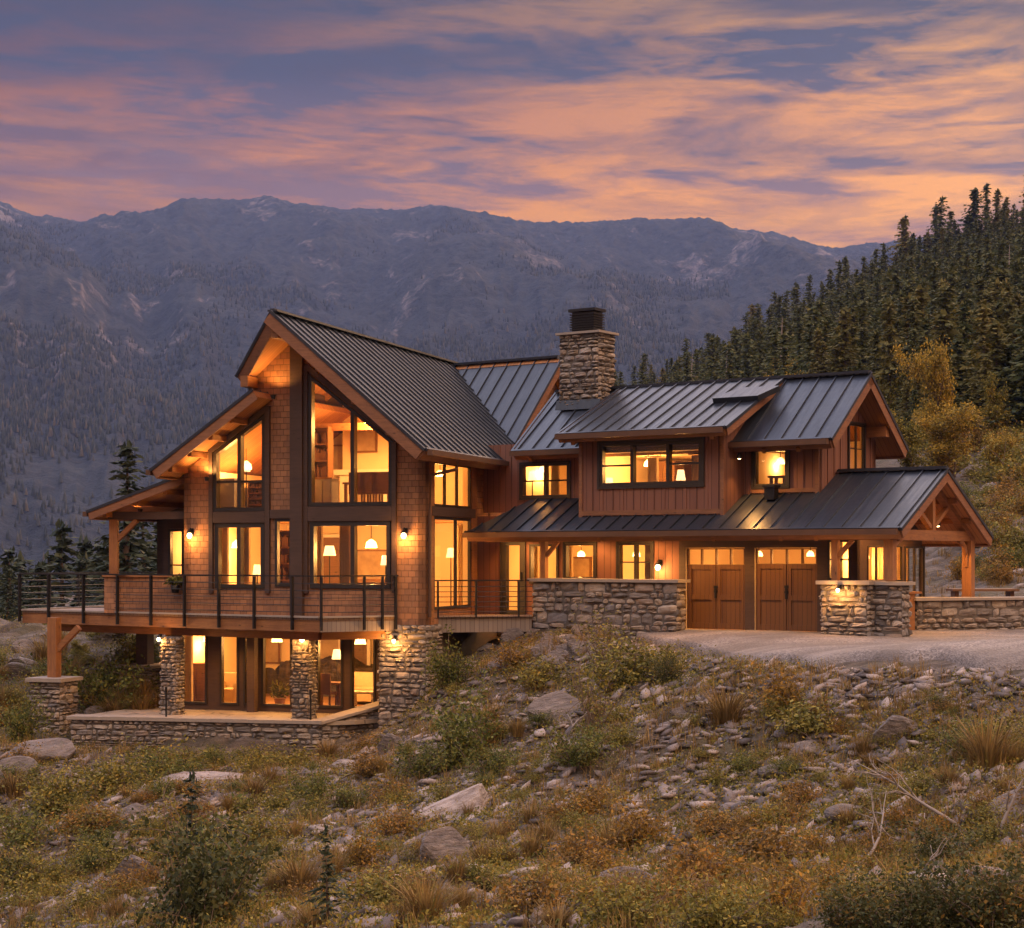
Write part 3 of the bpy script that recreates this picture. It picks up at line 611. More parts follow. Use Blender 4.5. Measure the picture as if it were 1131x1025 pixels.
def gz(x, y): return float(ground(np.array([x]), np.array([y]))[0])
_hitY = np.concatenate([np.arange(12, 62, .12), np.arange(62, 460, 1.5)])
def hit(px, py):
    """point of the terrain seen at a photo pixel"""
    X = (px - CX) / F * _hitY; zg = ground(X, _hitY); zr = ZC + (HY - py) / F * _hitY; k = np.nonzero(zg >= zr)[0]
    i = k[0] if len(k) else len(_hitY) - 1
    return V(X[i], _hitY[i], zg[i])
def polar(name, mat, angs, rads, zf, kind='structure'):
    A, Rr = np.meshgrid(angs, rads); X = Rr * np.sin(A); Y = Rr * np.cos(A); Z = zf(X, Y); nA = len(angs)
    v = np.stack([X, Y, Z], -1).reshape(-1, 3); i = np.arange((len(rads) - 1) * nA).reshape(len(rads) - 1, nA)[:, :-1].ravel()
    q = np.stack([i, i + 1, i + nA + 1, i + nA], -1); me = np_mesh(name, v, q, mat, smooth=True); return tag(obj(name, me), kind=kind)
_a = np.concatenate([np.linspace(-R(180), -R(40), 50)[:-1], np.linspace(-R(40), -R(19), 60)[:-1], np.linspace(-R(19), R(19), 560), np.linspace(R(19), R(40), 60)[1:], np.linspace(R(40), R(180), 50)[1:]])
_r = np.concatenate([np.linspace(.5, 14, 20)[:-1], np.linspace(14, 62, 420)[:-1], np.geomspace(62, 800, 110)])
polar('ground', M['ground'], _a, _r, lambda x, y: ground(x, y))
# the gravel drive: its own sheet a little above the hillside
def build_drive():
    P = []; nx, ny = 160, 50
    for px in np.linspace(655, 1500, nx):
        f = np.interp(px, [640, 690, 720, 760, 850, 950, 1131, 1500], [46, 45.2, 43.2, 41.0, 37.4, 34.6, 31.8, 29.2]); b = np.interp(px, [640, 750, 905, 1000, 1131, 1500], [46.9, 46.9, 45.0, 46.6, 47.4, 49])
        f += .35 * math.sin(px * .021) + .2 * math.sin(px * .067 + 1); Y = np.linspace(f, b, ny); P.append(np.stack([(px - CX) / F * Y, Y], -1))
    P = np.array(P); z = ground(P[..., 0], P[..., 1], False) + .03 + .012 * fbm(P[..., 0] * 3, P[..., 1] * 3, 3); z[:, 0] -= .45; z[:, 1] -= .09
    inside = in_poly(P[..., 0], P[..., 1], HOUSE); z = np.where(inside, np.maximum(z, ZD + .0), z)
    v = np.concatenate([P, z[..., None]], -1).reshape(-1, 3); i = (np.arange((nx - 1))[:, None] * ny + np.arange(ny - 1)[None]).ravel()
    tag(obj('driveway', np_mesh('driveway', v, np.stack([i, i + ny, i + ny + 1, i + 1], -1), M['gravel'], smooth=True)), kind='structure')
build_drive()

# ---------------------------------------------------------------- mountains
_sk = np.array([(-900, 150), (-400, 175), (-150, 195), (0, 212), (45, 234), (95, 243), (140, 233), (190, 231), (240, 227), (300, 215), (340, 222), (400, 224), (440, 230), (500, 233), (560, 243), (590, 255), (625, 254), (660, 248), (700, 244), (760, 248), (800, 251), (860, 257), (925, 269), (960, 263), (1000, 262), (1060, 275), (1131, 290), (1400, 300), (2100, 250)], float)
MTN_Y = 4200.0
def mountain_z(x, y):
    y = np.maximum(y, 1.0); c = x / y; px = CX + F * c; top = 2 + (HY - np.interp(px, _sk[:, 0], _sk[:, 1] + np.interp(_sk[:, 0], [0, 300, 900], [24, 22, 12]))) / F * MTN_Y
    t = (y - 600) / (MTN_Y - 600); zb = -170.0
    prof = np.where(t < 1, np.clip(t, 0, 1) ** 1.12, 1 - (t - 1) * 1.6); z = zb + (top - zb) * prof
    env = np.clip(t, 0, 1) ** .8 * np.clip(1.03 - t, .02, 1) ** .6
    g = ridged(c * 7 + 3.3 + .1 * pn(c * 5, y / 900), y / 3000 + 1.7, 5, .52) - .5; h = ridged(c * 2.6 + 8 + y / 9000, y / 2600 + 5, 3, .5) - .4
    z = z + env * (165 * g + 150 * h) + env * 30 * fbm(x / 160, y / 160, 5, .6)
    z = z + np.clip(t, 0, 1) * 7 * fbm(x / 22, y / 22, 3, .65)
    return z
polar('mountain', M['mountain'], np.linspace(-R(34), R(34), 900), np.concatenate([np.linspace(600, 4250, 420), np.linspace(4260, 4650, 12)]), mountain_z)
def far_forest():
    n = 70000; c = rng.uniform(-.36, .12, n); y = 700 + 2900 * rng.uniform(0, 1, n) ** .75; x = c * y
    den = fbm(x / 260, y / 500, 4) + .2 - .35 * np.clip((y - 1500) / 1200, 0, 1) - .25 * np.clip((y - 1800) / 1500, 0, 1); k = rng.uniform(-.25, .35, n) < den; x, y = x[k], y[k]; n = len(x)
    z = mountain_z(x, y); H = rng.uniform(5, 10, n); Rd = H * rng.uniform(.15, .22, n); S = 5; ang = np.linspace(0, 2 * np.pi, S, endpoint=False)
    vs = []; base = np.stack([x, y, z], -1)
    for zz, rr in ((.05, 1.0), (.45, .55)):
        vs.append(np.stack([base[:, None, 0] + Rd[:, None] * rr * np.cos(ang), base[:, None, 1] + Rd[:, None] * rr * np.sin(ang), np.repeat(base[:, 2:3] + H[:, None] * zz, S, 1)], -1))
    tip = base.copy(); tip[:, 2] += H; verts = np.concatenate([vs[0], vs[1], tip[:, None]], 1).reshape(-1, 3); o = np.arange(n)[:, None] * (2 * S + 1); q = []; t = []
    for i in range(S): j = (i + 1) % S; q.append(np.concatenate([o + i, o + j, o + S + j, o + S + i], 1)); t.append(np.concatenate([o + S + i, o + S + j, o + 2 * S], 1))
    tag(obj('far_forest', np_mesh('far_forest', verts, np.concatenate(q), M['fartree'], np.concatenate(t))), 'dark forest covering the lower slopes of the far mountain', 'forest', kind='stuff')
far_forest()

# ---------------------------------------------------------------- the house
house = thing('mountain_lodge', 'timber and stone mountain house with dark standing seam roofs and glowing windows', 'house', tuple(G.P(0, 0, ZK)))
GP = G.front(0); GS = G.right(3.4); pS = .9
# roof planes of the great room: right slope falls from the ridge at pitch .856, left upper the same, left lower gentler
RZ, PR = 8.02, .856
zr = lambda a: RZ - PR * a
zl = lambda a: 6.28 + .69 * (a + .77)
TH = .26
def build_great_room():
    # front wall: top follows the roof undersides
    ops = {}
    def tri(x0, x1, yb, yt0, yt1):
        u0, zb = GP.px(x0, yb); u1, zb2 = GP.px(x1, yb); return (u0, u1, (zb + zb2) / 2, [(u0, GP.px(x0, yt0)[1]), (u1, GP.px(x1, yt1)[1])])
    UL = tri(236, 294, 565, 500, 457); UR = tri(341, 434, 559, 413, 487)
    LL = GP.rect(238, 578, 293, 650); LR = GP.rect(343, 576, 432, 650); SM = GP.rect(304, 573, 323, 648)
    LL, LR, SM = opening(*LL), opening(*LR), opening(*SM)
    tp = [(-3.33, zl(-3.33) - .3), (-1.45, zl(-1.45) - .3), (-1.4499, zr(1.45) - .3), (0, zr(0) - .3), (3.4, zr(3.4) - .3)]
    wall('wall', GP, .15, tp, [UL, UR, LL, LR, SM], house, M['shingle'], M['plaster'], .22)
    cu = lambda x: GP.px(x)[0]
    zm = lambda y, x=260: GP.px(x, y)[1]
    window(GP, UL, house, [cu(265)], [(zm(532), UL[0], UL[1])], fw=.10, depth=(-.15, .05))
    window(GP, UR, house, [cu(390)], [], fw=.10, depth=(-.15, .05))
    window(GP, LL, house, [cu(264.5)], [], fw=.11, depth=(-.15, .05), name='glass_door'); window(GP, LR, house, [cu(390)], [], fw=.11, depth=(-.15, .05), name='glass_door')
    window(GP, SM, house, [], [], fw=.07)
    # timber surrounds, bands and the tall centre post, standing proud of the shingles
    def brd(x0, x1, y0, y1, d=.09, name='trim_board', xm=None):
        mb = MB(); u0, u1, z0, z1 = GP.rect(x0, y0, x1, y1); GP.box(mb, u0, u1, z0, z1, -.02, d); return mb.build(name, M['dark_timber'], house)
    brd(232, 236.2, 497, 655); brd(294, 299, 449, 655); brd(336.5, 341, 404, 655); brd(434, 438.5, 489, 655)
    brd(236.4, 293.8, 565.3, 577.5, .085); brd(341.2, 433.8, 559.3, 575.5, .085); brd(299.2, 322, 563, 572.5, .08)
    mb = MB(); u0, u1 = cu(323), cu(336.3); GP.box(mb, u0, u1, .2, zr(0) - .32, -.02, .16); mb.build('column', M['dark_timber'], house)
    for (xa, ya, xb, yb) in ((232, 499, 297, 451), (338, 404, 438, 485)):
        mb = MB(); ua, za = GP.px(xa, ya); ub, zb = GP.px(xb, yb); mb.beam(GP.P(ua, za, .035), GP.P(ub, zb, .035), .12, .13); mb.build('rake_trim', M['dark_timber'], house)
    # side wall to the right of the gable
    B = lambda x: GS.px(x)[0]
    SU = GS.rect(478, 512, 519, 560.5); SL = GS.rect(478, 571.5, 519, 672); SU, SL = opening(*SU), opening(*SL); SL = (SL[0], SL[1], max(SL[2], .56), SL[3])
    wall('wall', GS, .15, flat(0, 5.9, zr(3.4) - .2), [SU, SL], house, M['shingle'], M['plaster'], .2)
    window(GS, SU, house, [B(491), B(504.5)], [], fw=.06, depth=(-.04, .03)); window(GS, SL, house, [B(503)], [], fw=.07, name='glass_door', depth=(-.04, .03))
    mb = MB(); u0, u1, z0, z1 = GS.rect(475, 560.8, 523, 571); GS.box(mb, u0, u1, z0, z1, -.01, .06); mb.build('trim_board', M['dark_timber'], house)
    mb = MB(); GS.box(mb, B(519.5), B(525), .3, zr(3.4) - .3, -.01, .05); mb.build('trim_board', M['timber'], house); mb = MB(); GS.box(mb, B(474), B(477.5), .3, zr(3.4) - .3, -.01, .05); mb.build('trim_board', M['timber'], house)
    # left and back walls
    wall('wall', G.left(-3.33), .15, flat(-5.9, 0, zl(-3.33) - .25), [], house, M['shingle'], M['plaster'], .2)
    Bk = Plane(G.P(0, 5.9, 0), -G.x, G.y)
    wall('wall', Bk, .15, [(-3.4, zr(3.4) - .3), (0, zr(0) - .3), (1.4499, zr(1.45) - .3), (1.45, zl(-1.45) - .3), (3.33, zl(-3.33) - .3)], [], house, M['shingle'], M['plaster'], .2)
    # clerestory step between the two left roofs
    mb = MB(); mb.hexa([G.P(-1.45, -.05, zl(-1.45) - .28), G.P(-1.3, -.05, zl(-1.45) - .28), G.P(-1.3, 9, zl(-1.45) - .28), G.P(-1.45, 9, zl(-1.45) - .28), G.P(-1.45, -.05, zr(1.45) - .28), G.P(-1.3, -.05, zr(1.45) - .28), G.P(-1.3, 9, zr(1.45) - .28), G.P(-1.45, 9, zr(1.45) - .28)]); mb.build('clerestory_wall', M['dark_timber'], house)
    # roofs
    rf = -1.62; ae = 4.02
    roof([G.P(0, rf, zr(0)), G.P(ae, rf, zr(ae)), G.P(ae, 7.0, zr(ae)), G.P(0, 11.6, zr(0))], house, TH, .46, [0, 1], [(G.P(0, rf, zr(0)), G.P(0, 11.4, zr(0)))], eave=[1])
    a1 = -1.62
    roof([G.P(0, rf, zr(0)), G.P(0, 11.6, zr(0)), G.P(a1, 11.6, zr(-a1)), G.P(a1, -.3, zr(-a1))], house, TH, .46, [2, 3])
    roof([G.P(-.9, -.9, zl(-.9)), G.P(-.9, 7, zl(-.9)), G.P(-3.72, 7, zl(-3.72)), G.P(-3.72, -.95, zl(-3.72))], house, .22, .40, [2, 3], eave=[2])
    # beam ends under the overhangs
    def purlin(a, b0, b1, z, w=.16, h=.2): mb = MB(); mb.beam(G.P(a, b0, z), G.P(a, b1, z), w, h); mb.build('purlin', M['timber'], house)
    purlin(0, rf + .12, -.02, zr(0) - .5, .2, .26)
    purlin(-1.28, -.62, -.02, zr(1.28) - .48, .2, .28)
    for a in (1.15, 2.1, 3.0): purlin(a, rf + .2, -.02, zr(a) - .40)
    for a in (-1.5, -2.1, -2.7, -3.25): purlin(a, -.86, -.02, zl(a) - .33, .12, .14)
    # stone base of the right corner pier
    for z0, z1 in ((-2.3, .3),):
        root = thing('stone_pier', 'tall rough stone base under the shingled right corner pier of the gable', 'stone pier', tuple(G.P(2.8, .4, z0)))
        p = [G.P(2.2, -.06, 0), G.P(3.42, -.06, 0), G.P(3.42, 1.0, 0), G.P(2.2, 1.0, 0)]; stone_block(root, p, z0, z1, 0, .85, [0, 1, 3]); wall('wall', G.right(3.38), -2.2, flat(1.05, 6.0, .2), [], house, M['mortar'], M['plaster'], .15)
    # porch wing on the left
    pb = 3.3; PP = G.front(pb); u0, u1, z0, z1 = PP.rect(186, 584, 204, 650); PW = opening(u0, u1, .75, z1); zp = lambda a: 4.2 + .33 * (a + 3.4)
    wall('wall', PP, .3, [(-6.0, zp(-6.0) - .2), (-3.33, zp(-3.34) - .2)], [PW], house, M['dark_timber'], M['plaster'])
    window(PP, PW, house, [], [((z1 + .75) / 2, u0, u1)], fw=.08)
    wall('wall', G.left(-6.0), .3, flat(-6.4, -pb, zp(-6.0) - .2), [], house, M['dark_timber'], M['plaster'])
    zp = lambda a: 4.2 + .33 * (a + 3.4)
    roof([G.P(-3.34, .3, zp(-3.34)), G.P(-3.34, 6.5, zp(-3.34)), G.P(-6.35, 6.5, zp(-6.35)), G.P(-6.35, .3, zp(-6.35))], house, .18, .40, [2, 3], eave=[2])
    mb = MB(); mb.beam(G.P(-6.0, .75, 3.1), G.P(-3.36, .75, 3.1), .16, .2); mb.build('porch_beam', M['dark_timber'], house)
    mb = MB(); mb.beam(G.P(-5.85, .75, ZK), G.P(-5.85, .75, 3.0), .22, .22); mb.build('porch_post', M['timber_v'], house)
    mb = MB(); mb.beam(G.P(-5.75, .75, 2.45), G.P(-5.15, .75, 2.98), .1, .12); mb.build('brace', M['timber'], house)
    for a in (-5.9, -5.0, -4.1): mb = MB(); mb.beam(G.P(a, .36, zp(a) - .25), G.P(a, 3.3, zp(a) - .25), .1, .14); mb.build('purlin', M['timber'], house)
    # interior
    fl = MB()
    def slab(z0, z1, a0=-3.12, a1=3.19, b0=.23, b1=5.68): fl.hexa([G.P(a0, b0, z0), G.P(a1, b0, z0), G.P(a1, b1, z0), G.P(a0, b1, z0), G.P(a0, b0, z1), G.P(a1, b0, z1), G.P(a1, b1, z1), G.P(a0, b1, z1)])
    slab(.3, ZK); fl.build('floor', M['floor'], house); fl = MB(); slab(2.95, 3.2); fl.build('loft_floor', M['ceil'], house)
    for a in (-1.75,):
        mb = MB(); mb.hexa([G.P(a - .06, 1.6, 3.21), G.P(a + .06, 1.6, 3.21), G.P(a + .06, 5.6, 3.21), G.P(a - .06, 5.6, 3.21), G.P(a - .06, 1.6, 5.2), G.P(a + .06, 1.6, 5.2), G.P(a + .06, 5.6, 5.2), G.P(a - .06, 5.6, 5.2)]); mb.build('partition', M['plaster'], house)
    mb = MB(); a0, a1, bb = -3.1, 3.18, 5.6
    mb.poly([G.P(-.4, bb, .52), G.P(a1, bb, .52), G.P(a1, bb, 2.94), G.P(-.4, bb, 2.94)]); mb.build('partition', M['plaster'], house)
build_great_room()

def build_basement():
    BP = G.front(1.55); T = .12
    xs = [(199.5, 229, 703, 776), (243, 264, 704, 778), (269, 278, 704, 778), (289, 323, 706, 781), (349.5, 379, 708, 781), (387, 415, 708, 779)]
    ops = []
    for x0, x1, y0, y1 in xs: u0, u1, z0, z1 = BP.rect(x0, y0, x1, y1); ops.append(opening(u0, u1, ZP + .14, T - .02))
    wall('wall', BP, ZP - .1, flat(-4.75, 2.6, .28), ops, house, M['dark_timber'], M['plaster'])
    for o in ops: window(BP, o, house, [], [], fw=.06, name='glass_door', depth=(-.12, .03))
    wall('wall', G.left(-4.75), ZP - .1, flat(-7.4, -1.55, .28), [], house, M['shingle'], M['plaster'])
    mb = MB()
    for q in ([G.P(3.2, 1.9, 0), G.P(3.2, 7, 0)], [G.P(3.2, 7, 0), G.P(-4.6, 7, 0)]): mb.poly([q[0] + V(0, 0, ZP), q[1] + V(0, 0, ZP), q[1] + V(0, 0, .28), q[0] + V(0, 0, .28)])
    mb.build('partition', M['plaster'], house)
    mb = MB(); p = [G.P(-4.6, 1.75, ZP - .06), G.P(3.3, 1.75, ZP - .06), G.P(3.3, 7, ZP - .06), G.P(-4.6, 7, ZP - .06)]; mb.prism(p, (0, 0, .09)); mb.build('floor', M['floor'], house)
    mb = MB(); mb.prism([V(v.x, v.y, .2) for v in p], (0, 0, .08)); mb.build('ceiling', M['plaster'], house)
    u = BP.px(283.5)[0]; mb = MB(); BP.box(mb, u - .12, u + .1, ZP, .2, .12, .34); mb.build('column', M['dark_timber'], house)
build_basement()

# the wing: everything measured in the W frame
W0 = W.front(0); WU = W.front(.45); WD = W.front(-.54); WR = W.right(3.99 * .9); WRl = W.right(5.3 * .9)
zL = lambda b: ZW(2.72) + .52 * (b + 1.26)                      # long lower roof
zM = lambda b: ZW(5.1) + .76 * (b + .18)                        # main roof of the wing
RB = 2.05
zDm = lambda b: ZW(5.45) + (zM(RB) + .05 - ZW(5.45)) * (b + 1.08) / (RB + 1.08)
zG2 = 2.72
def build_wing():
    A = lambda x, b: W.front(b).px(x)[0]
    # lower roof with its gabled porch end
    ae0, aeR = A(515, -1.26), 7.05 * .9; rb = 1.45; aw = 3.99 * .9
    roof([W.P(ae0, -1.26, zL(-1.26)), W.P(aeR, -1.26, zL(-1.26)), W.P(aeR, rb, zL(rb)), W.P(aw + .02, rb, zL(rb)), W.P(aw + .02, .44, zL(.44)), W.P(ae0 + .9, .44, zL(.44))], house, .2, .45, [0, 1], [(W.P(aw + .05, rb, zL(rb)), W.P(aeR + .05, rb, zL(rb)))], eave=[0])
    zb = lambda b: zL(rb) - .52 * (b - rb)
    roof([W.P(aw + .02, rb, zb(rb)), W.P(aeR, rb, zb(rb)), W.P(aeR, 4.45, zb(4.45)), W.P(aw + .02, 4.45, zb(4.45))], house, .2, .45, [1, 2])
    # main roof of the wing, front and back slopes, right gable
    am0, am1 = A(567, -.18), 4.62 * .9; zrid = zM(RB)
    roof([W.P(am0, -.18, zM(-.18)), W.P(am1, -.18, zM(-.18)), W.P(am1, RB, zrid), W.P(am0 - .1, RB, zrid)], house, .22, .45, [0, 1, 3], [(W.P(am0 - .1, RB, zrid), W.P(am1 + .04, RB, zrid))], eave=[0])
    zbk = lambda b: zrid - .76 * (b - RB)
    roof([W.P(am0, RB, zrid), W.P(am1, RB, zrid), W.P(am1, 4.35, zbk(4.35)), W.P(am0, 4.35, zbk(4.35))], house, .22, .45, [1, 2])
    # shed dormer
    d0, d1 = -3.19 * .9, 2.06 * .9
    roof([W.P(d0, -1.08, zDm(-1.08)), W.P(d1, -1.08, zDm(-1.08)), W.P(d1, RB, zDm(RB)), W.P(d0, RB, zDm(RB))], house, .17, .38, [0, 1, 3], eave=[0])
    def battens(pl, u0, u1, z0, zt, skip, step=.36):
        def add(mb):
            u = u0
            while u < u1 + .001:
                top = zt(u) if callable(zt) else zt; segs = [(z0, top)]
                for o in skip:
                    if o[0] - .12 < u < o[1] + .12: segs = [(z0, o[2] - .08), (lerp_top(o[3], u) + .09, top)]
                for a, b in segs:
                    if b - a > .05: pl.box(mb, u - .02, u + .02, a, b, -.002, .022)
                u += step
        return add
    hp = [(788, 446), (838, 443), (862, 432), (818, 434)]; pl_n = (W.P(1, -1.08, zDm(-1.08)) - W.P(0, -1.08, zDm(-1.08))).cross(W.P(0, 1, zDm(1)) - W.P(0, -1.08, zDm(-1.08))).normalized()
    q0 = W.P(0, -1.08, zDm(-1.08)); hv = []
    for x_, y_ in hp: rr = V((x_ - CX) / F, 1, (HY - y_) / F); e_ = V(0, 0, ZC); hv.append(e_ + rr * ((q0 - e_).dot(pl_n) / rr.dot(pl_n)))
    mb = MB(); mb.prism([v + pl_n * .005 for v in hv], pl_n * .14); mb.build('roof_hatch', M['roof'], house)
    # upper walls
    CW = WU.rect(576, 512, 629, 549.5); CW = opening(*CW); EW = opening(*WU.rect(833, 496, 870, 537))
    wall('wall', WU, zL(.45) - .35, flat(A(526, .45), -2.87 * .9 + .1, zM(.45) - .26), [CW], house, M['board'], M['plaster'], .16, None, battens(WU, A(552, .45), -2.7, zL(.45) - .05, zM(.45) - .27, [CW]))
    window(WU, CW, house, [WU.px(602.5)[0]], [(WU.px(602, 531)[1], CW[0], CW[1])], fw=.065, trim=.05)
    wall('wall', WU, zL(.45) - .35, flat(1.74 * .9 - .1, aw, zM(.45) - .26), [EW], house, M['board'], M['plaster'], .16, None, battens(WU, 1.74 * .9 + .15, aw - .05, zL(.45) - .05, zM(.45) - .27, [EW]))
    window(WU, EW, house, [], [], fw=.06, trim=.06)
    DW = opening(*WD.rect(663, 487.5, 775.5, 536))
    dz = zDm(-.54) - .19
    wall('dormer_wall', WD, zL(-.54) - .2, flat(-2.88 * .9, 1.74 * .9, dz), [DW], house, M['board'], M['plaster'], .15, None, battens(WD, -2.5, 1.45, zL(-.54) - .05, dz - .02, [DW], .3))
    m1, m2 = WD.px(698.5)[0], WD.px(738)[0]; zmid = WD.px(720, 513)[1]
    window(WD, DW, house, [m1, m2], [(zmid, DW[0], m1), (zmid, m2, DW[1])], fw=.085, trim=.07)
    for a, pl in ((1.74 * .9, W.right(1.74 * .9)), (-2.88 * .9, W.left(-2.88 * .9))):
        s = 1 if a > 0 else -1; us = [(-.54, .15), (1.6, .15)] if s > 0 else None
        q = [(-.539, zDm(-.54) - .19), (1.9, zDm(1.9) - .19)] if s > 0 else [(-1.9, zDm(1.9) - .19), (.539, zDm(-.54) - .19)]
        wall('dormer_wall', pl, zL(-.54) - .2, q, [], house, M['board'], M['plaster'], .12)
    # right gable wall of the upper floor
    GW = opening(*WR.rect(937, 469, 953.5, 522.5))
    wall('gable_wall', WR, zL(.45) - .3, [(.45, zM(.45) - .25), (RB, zrid - .25), (3.75, zbk(3.75) - .25)], [GW], house, M['board'], M['plaster'], .09, None, battens(WR, .55, 3.6, zL(.45) - .05, lambda u: (zM(u) if u < RB else zbk(u)) - .27, [GW]))
    window(WR, GW, house, [(GW[0] + GW[1]) / 2], [((GW[2] + GW[3][0][1]) / 2, GW[0], GW[1])], fw=.04, trim=.06, depth=(-.03, .02))
    wall('wall', Plane(W.P(0, 3.75, 0), -W.x, W.y), 2, flat(-aw, 6.5, zbk(3.75) - .25), [], house, M['board'], M['plaster'], .16)
    # battens and corner boards
    for pl, u0, u1, z0, z1 in ((WD, -2.88 * .9, -2.88 * .9 + .1, zL(-.54) - .1, dz), (WD, 1.74 * .9 - .1, 1.74 * .9, zL(-.54) - .1, dz), (WD, -2.88 * .9 + .1, 1.74 * .9 - .1, zL(-.54) + .02, zL(-.54) + .14), (WU, aw - .1, aw, zL(.45) - .1, zM(.45) - .28), (WU, 1.8, aw - .1, zL(.45) + .02, zL(.45) + .12)): 
        mb = MB(); pl.box(mb, u0, u1, z0, z1, -.002, .035); mb.build('corner_board', M['fascia'], house)
    for a in (d0 + .35, d1 - .4): mb = MB(); mb.beam(W.P(a, -.98, zDm(-.98) - .27), W.P(a, -.5, zDm(-.5) - .27), .11, .14); mb.build('purlin', M['timber'], house)
    for b in (.3, 1.2, RB): mb = MB(); mb.beam(W.P(aw + .01, b, zM(b) - .38), W.P(am1 - .08, b, zM(b) - .38), .14, .18); mb.build('purlin', M['timber'], house)
    mb = MB(); mb.beam(W.P(aw + .01, 3.3, zbk(3.3) - .4), W.P(am1 - .05, 3.3, zbk(3.3) - .4), .2, .26); mb.build('purlin', M['timber'], house)
    for a in (-4.4, 2.4, 3.3): mb = MB(); mb.beam(W.P(a, -.12, zM(-.12) - .3), W.P(a, .44, zM(.44) - .3), .09, .12); mb.build('purlin', M['timber'], house)
    # lower floor walls: porch wall, garage wall, right room
    DR = opening(*W0.rect(555, 597, 579, 672)); P1 = opening(*W0.rect(585, 601, 617, 645)); P2 = opening(*W0.rect(624, 600, 658, 640)); P3 = opening(*W0.rect(683, 599.5, 721, 645))
    DR = (DR[0], DR[1], .46, DR[3]); R1 = opening(*W0.rect(914.5, 596, 940, 641))
    g1 = opening(*W0.rect(757.5, 605, 822.5, 695)); g2 = opening(*W0.rect(833.5, 605, 902.5, 697)); g1 = (g1[0], g1[1], ZD, g1[3]); g2 = (g2[0], g2[1], ZD, g2[3])
    aR = 5.3 * .9; top = zL(0) - .22
    wall('wall', W0, .1, flat(A(526, 0), A(750, 0), top), [DR, P1, P2, P3], house, M['board'], M['plaster'], .15)
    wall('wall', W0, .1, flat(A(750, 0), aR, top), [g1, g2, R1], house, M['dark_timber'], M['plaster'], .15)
    window(W0, DR, house, [], [], fw=.13, name='front_door', depth=(-.12, .03), trim=.06); window(W0, P1, house, [], [], fw=.06); window(W0, P2, house, [], [], fw=.06, trim=.04)
    window(W0, P3, house, [W0.px(702)[0]], [(W0.px(702, 621)[1], P3[0], P3[1])], fw=.06, trim=.05); window(W0, R1, house, [(R1[0] + R1[1]) / 2], [(W0.px(927, 618)[1], R1[0], R1[1])], fw=.06)
    for g, ym in ((g1, 623.5), (g2, 622.5)):
        gm = MB(); u0, u1, zt = g[0] + .01, g[1] - .01, g[3][0][1] - .01; zs = W0.px(790, ym)[1]; mid = (u0 + u1) / 2
        W0.box(gm, u0, u1, ZD + .03, zs, -.12, -.08)
        for ua, ub in ((u0, mid - .012), (mid + .012, u1)):        # frame-and-panel leaves
            for x0, x1 in ((ua, ua + .11), (ub - .11, ub)): W0.box(gm, x0, x1, ZD + .03, zs, -.079, -.05)
            for q0, q1 in ((ZD + .03, ZD + .17), ((ZD + zs) / 2 - .06, (ZD + zs) / 2 + .06), (zs - .12, zs)): W0.box(gm, ua + .112, ub - .112, q0, q1, -.079, -.052)
        gd = gm.build('garage_door', M['garage'], house)
        tm = MB(); n = 4; w = (u1 - u0) / n
        for k in range(n + 1): W0.box(tm, u0 + k * w - .022 + (.022 if k == 0 else 0) - (.022 if k == n else 0), u0 + k * w + .022 + (.022 if k == 0 else 0) - (.022 if k == n else 0), zs + .003, zt, -.115, -.05)
        W0.box(tm, u0, u1, zt - .03, zt - .001, -.11, -.055); tm.build('transom_frame', M['garage'], gd)
        pm = MB(); pm.poly([W0.P(u0, zs, -.09), W0.P(u1, zs, -.09), W0.P(u1, zt, -.09), W0.P(u0, zt, -.09)]); pm.build('transom_pane', M['glass'], gd)
        for z in (ZD + .95, zs - .55):
            hm = MB(); W0.box(hm, mid - .05, mid + .05, z - .03, z + .03, -.05, -.03); W0.box(hm, mid - .025, mid + .025, z - .16, z - .032, -.05, -.01) if z < 1.3 else None; hm.build('handle', M['metal'], gd)
    hm = MB(); W0.box(hm, DR[1] - .1, DR[1] - .06, 1.35, 1.6, .03, .07); hm.build('door_handle', M['metal'], house)
    wA = opening(*WRl.rect(958, 603, 977.5, 642)); wB = opening(*WRl.rect(989, 603, 996, 642)); dB = opening(*WRl.rect(999, 603, 1021, 676)); dB = (dB[0], dB[1], ZD + .05, dB[3])
    wall('wall', WRl, .1, [(0, top), (rb, zL(rb) - .22), (3.9, zb(3.9) - .22)], [wA, wB, dB], house, M['dark_timber'], M['plaster'], .09)
    window(WRl, wA, house, [(wA[0] + wA[1]) / 2], [], fw=.04, depth=(-.03, .02)); window(WRl, wB, house, [], [], fw=.035, depth=(-.03, .02)); window(WRl, dB, house, [(dB[0] + dB[1]) / 2], [], fw=.06, name='glass_door', depth=(-.03, .02))
    # porch timbers: eave beam, posts, truss in the gable end
    mb = MB(); mb.beam(W.P(ae0 + .5, -1.02, zL(-1.02) - .3), W.P(aeR - .1, -1.02, zL(-1.02) - .3), .14, .18); mb.build('porch_beam', M['timber'], house)
    for x, zb_ in ((601, ZW(1.4)), (923, ZW(1.43)), (983, ZW(1.43))):
        a = A(x, -1.0); mb = MB(); mb.beam(W.P(a, -1.0, zb_ - .02), W.P(a, -1.0, zL(-1.0) - .4), .22 if x > 950 else .15, .22 if x > 950 else .15, W.x); mb.build('porch_post', M['timber_v'], house)
        if x < 950: mb = MB(); mb.beam(W.P(a + .08, -1.0, zL(-1) - .75), W.P(a + .42, -1.0, zL(-1) - .4), .08, .1); mb.build('brace', M['timber'], house)
    at = aeR - .35; b2 = 3.95; zt = zL(-1.0) - .28
    mb = MB(); mb.beam(W.P(at, -1.15, zt), W.P(at, 4.1, zt), .16, .24); mb.build('tie_beam', M['timber'], house)
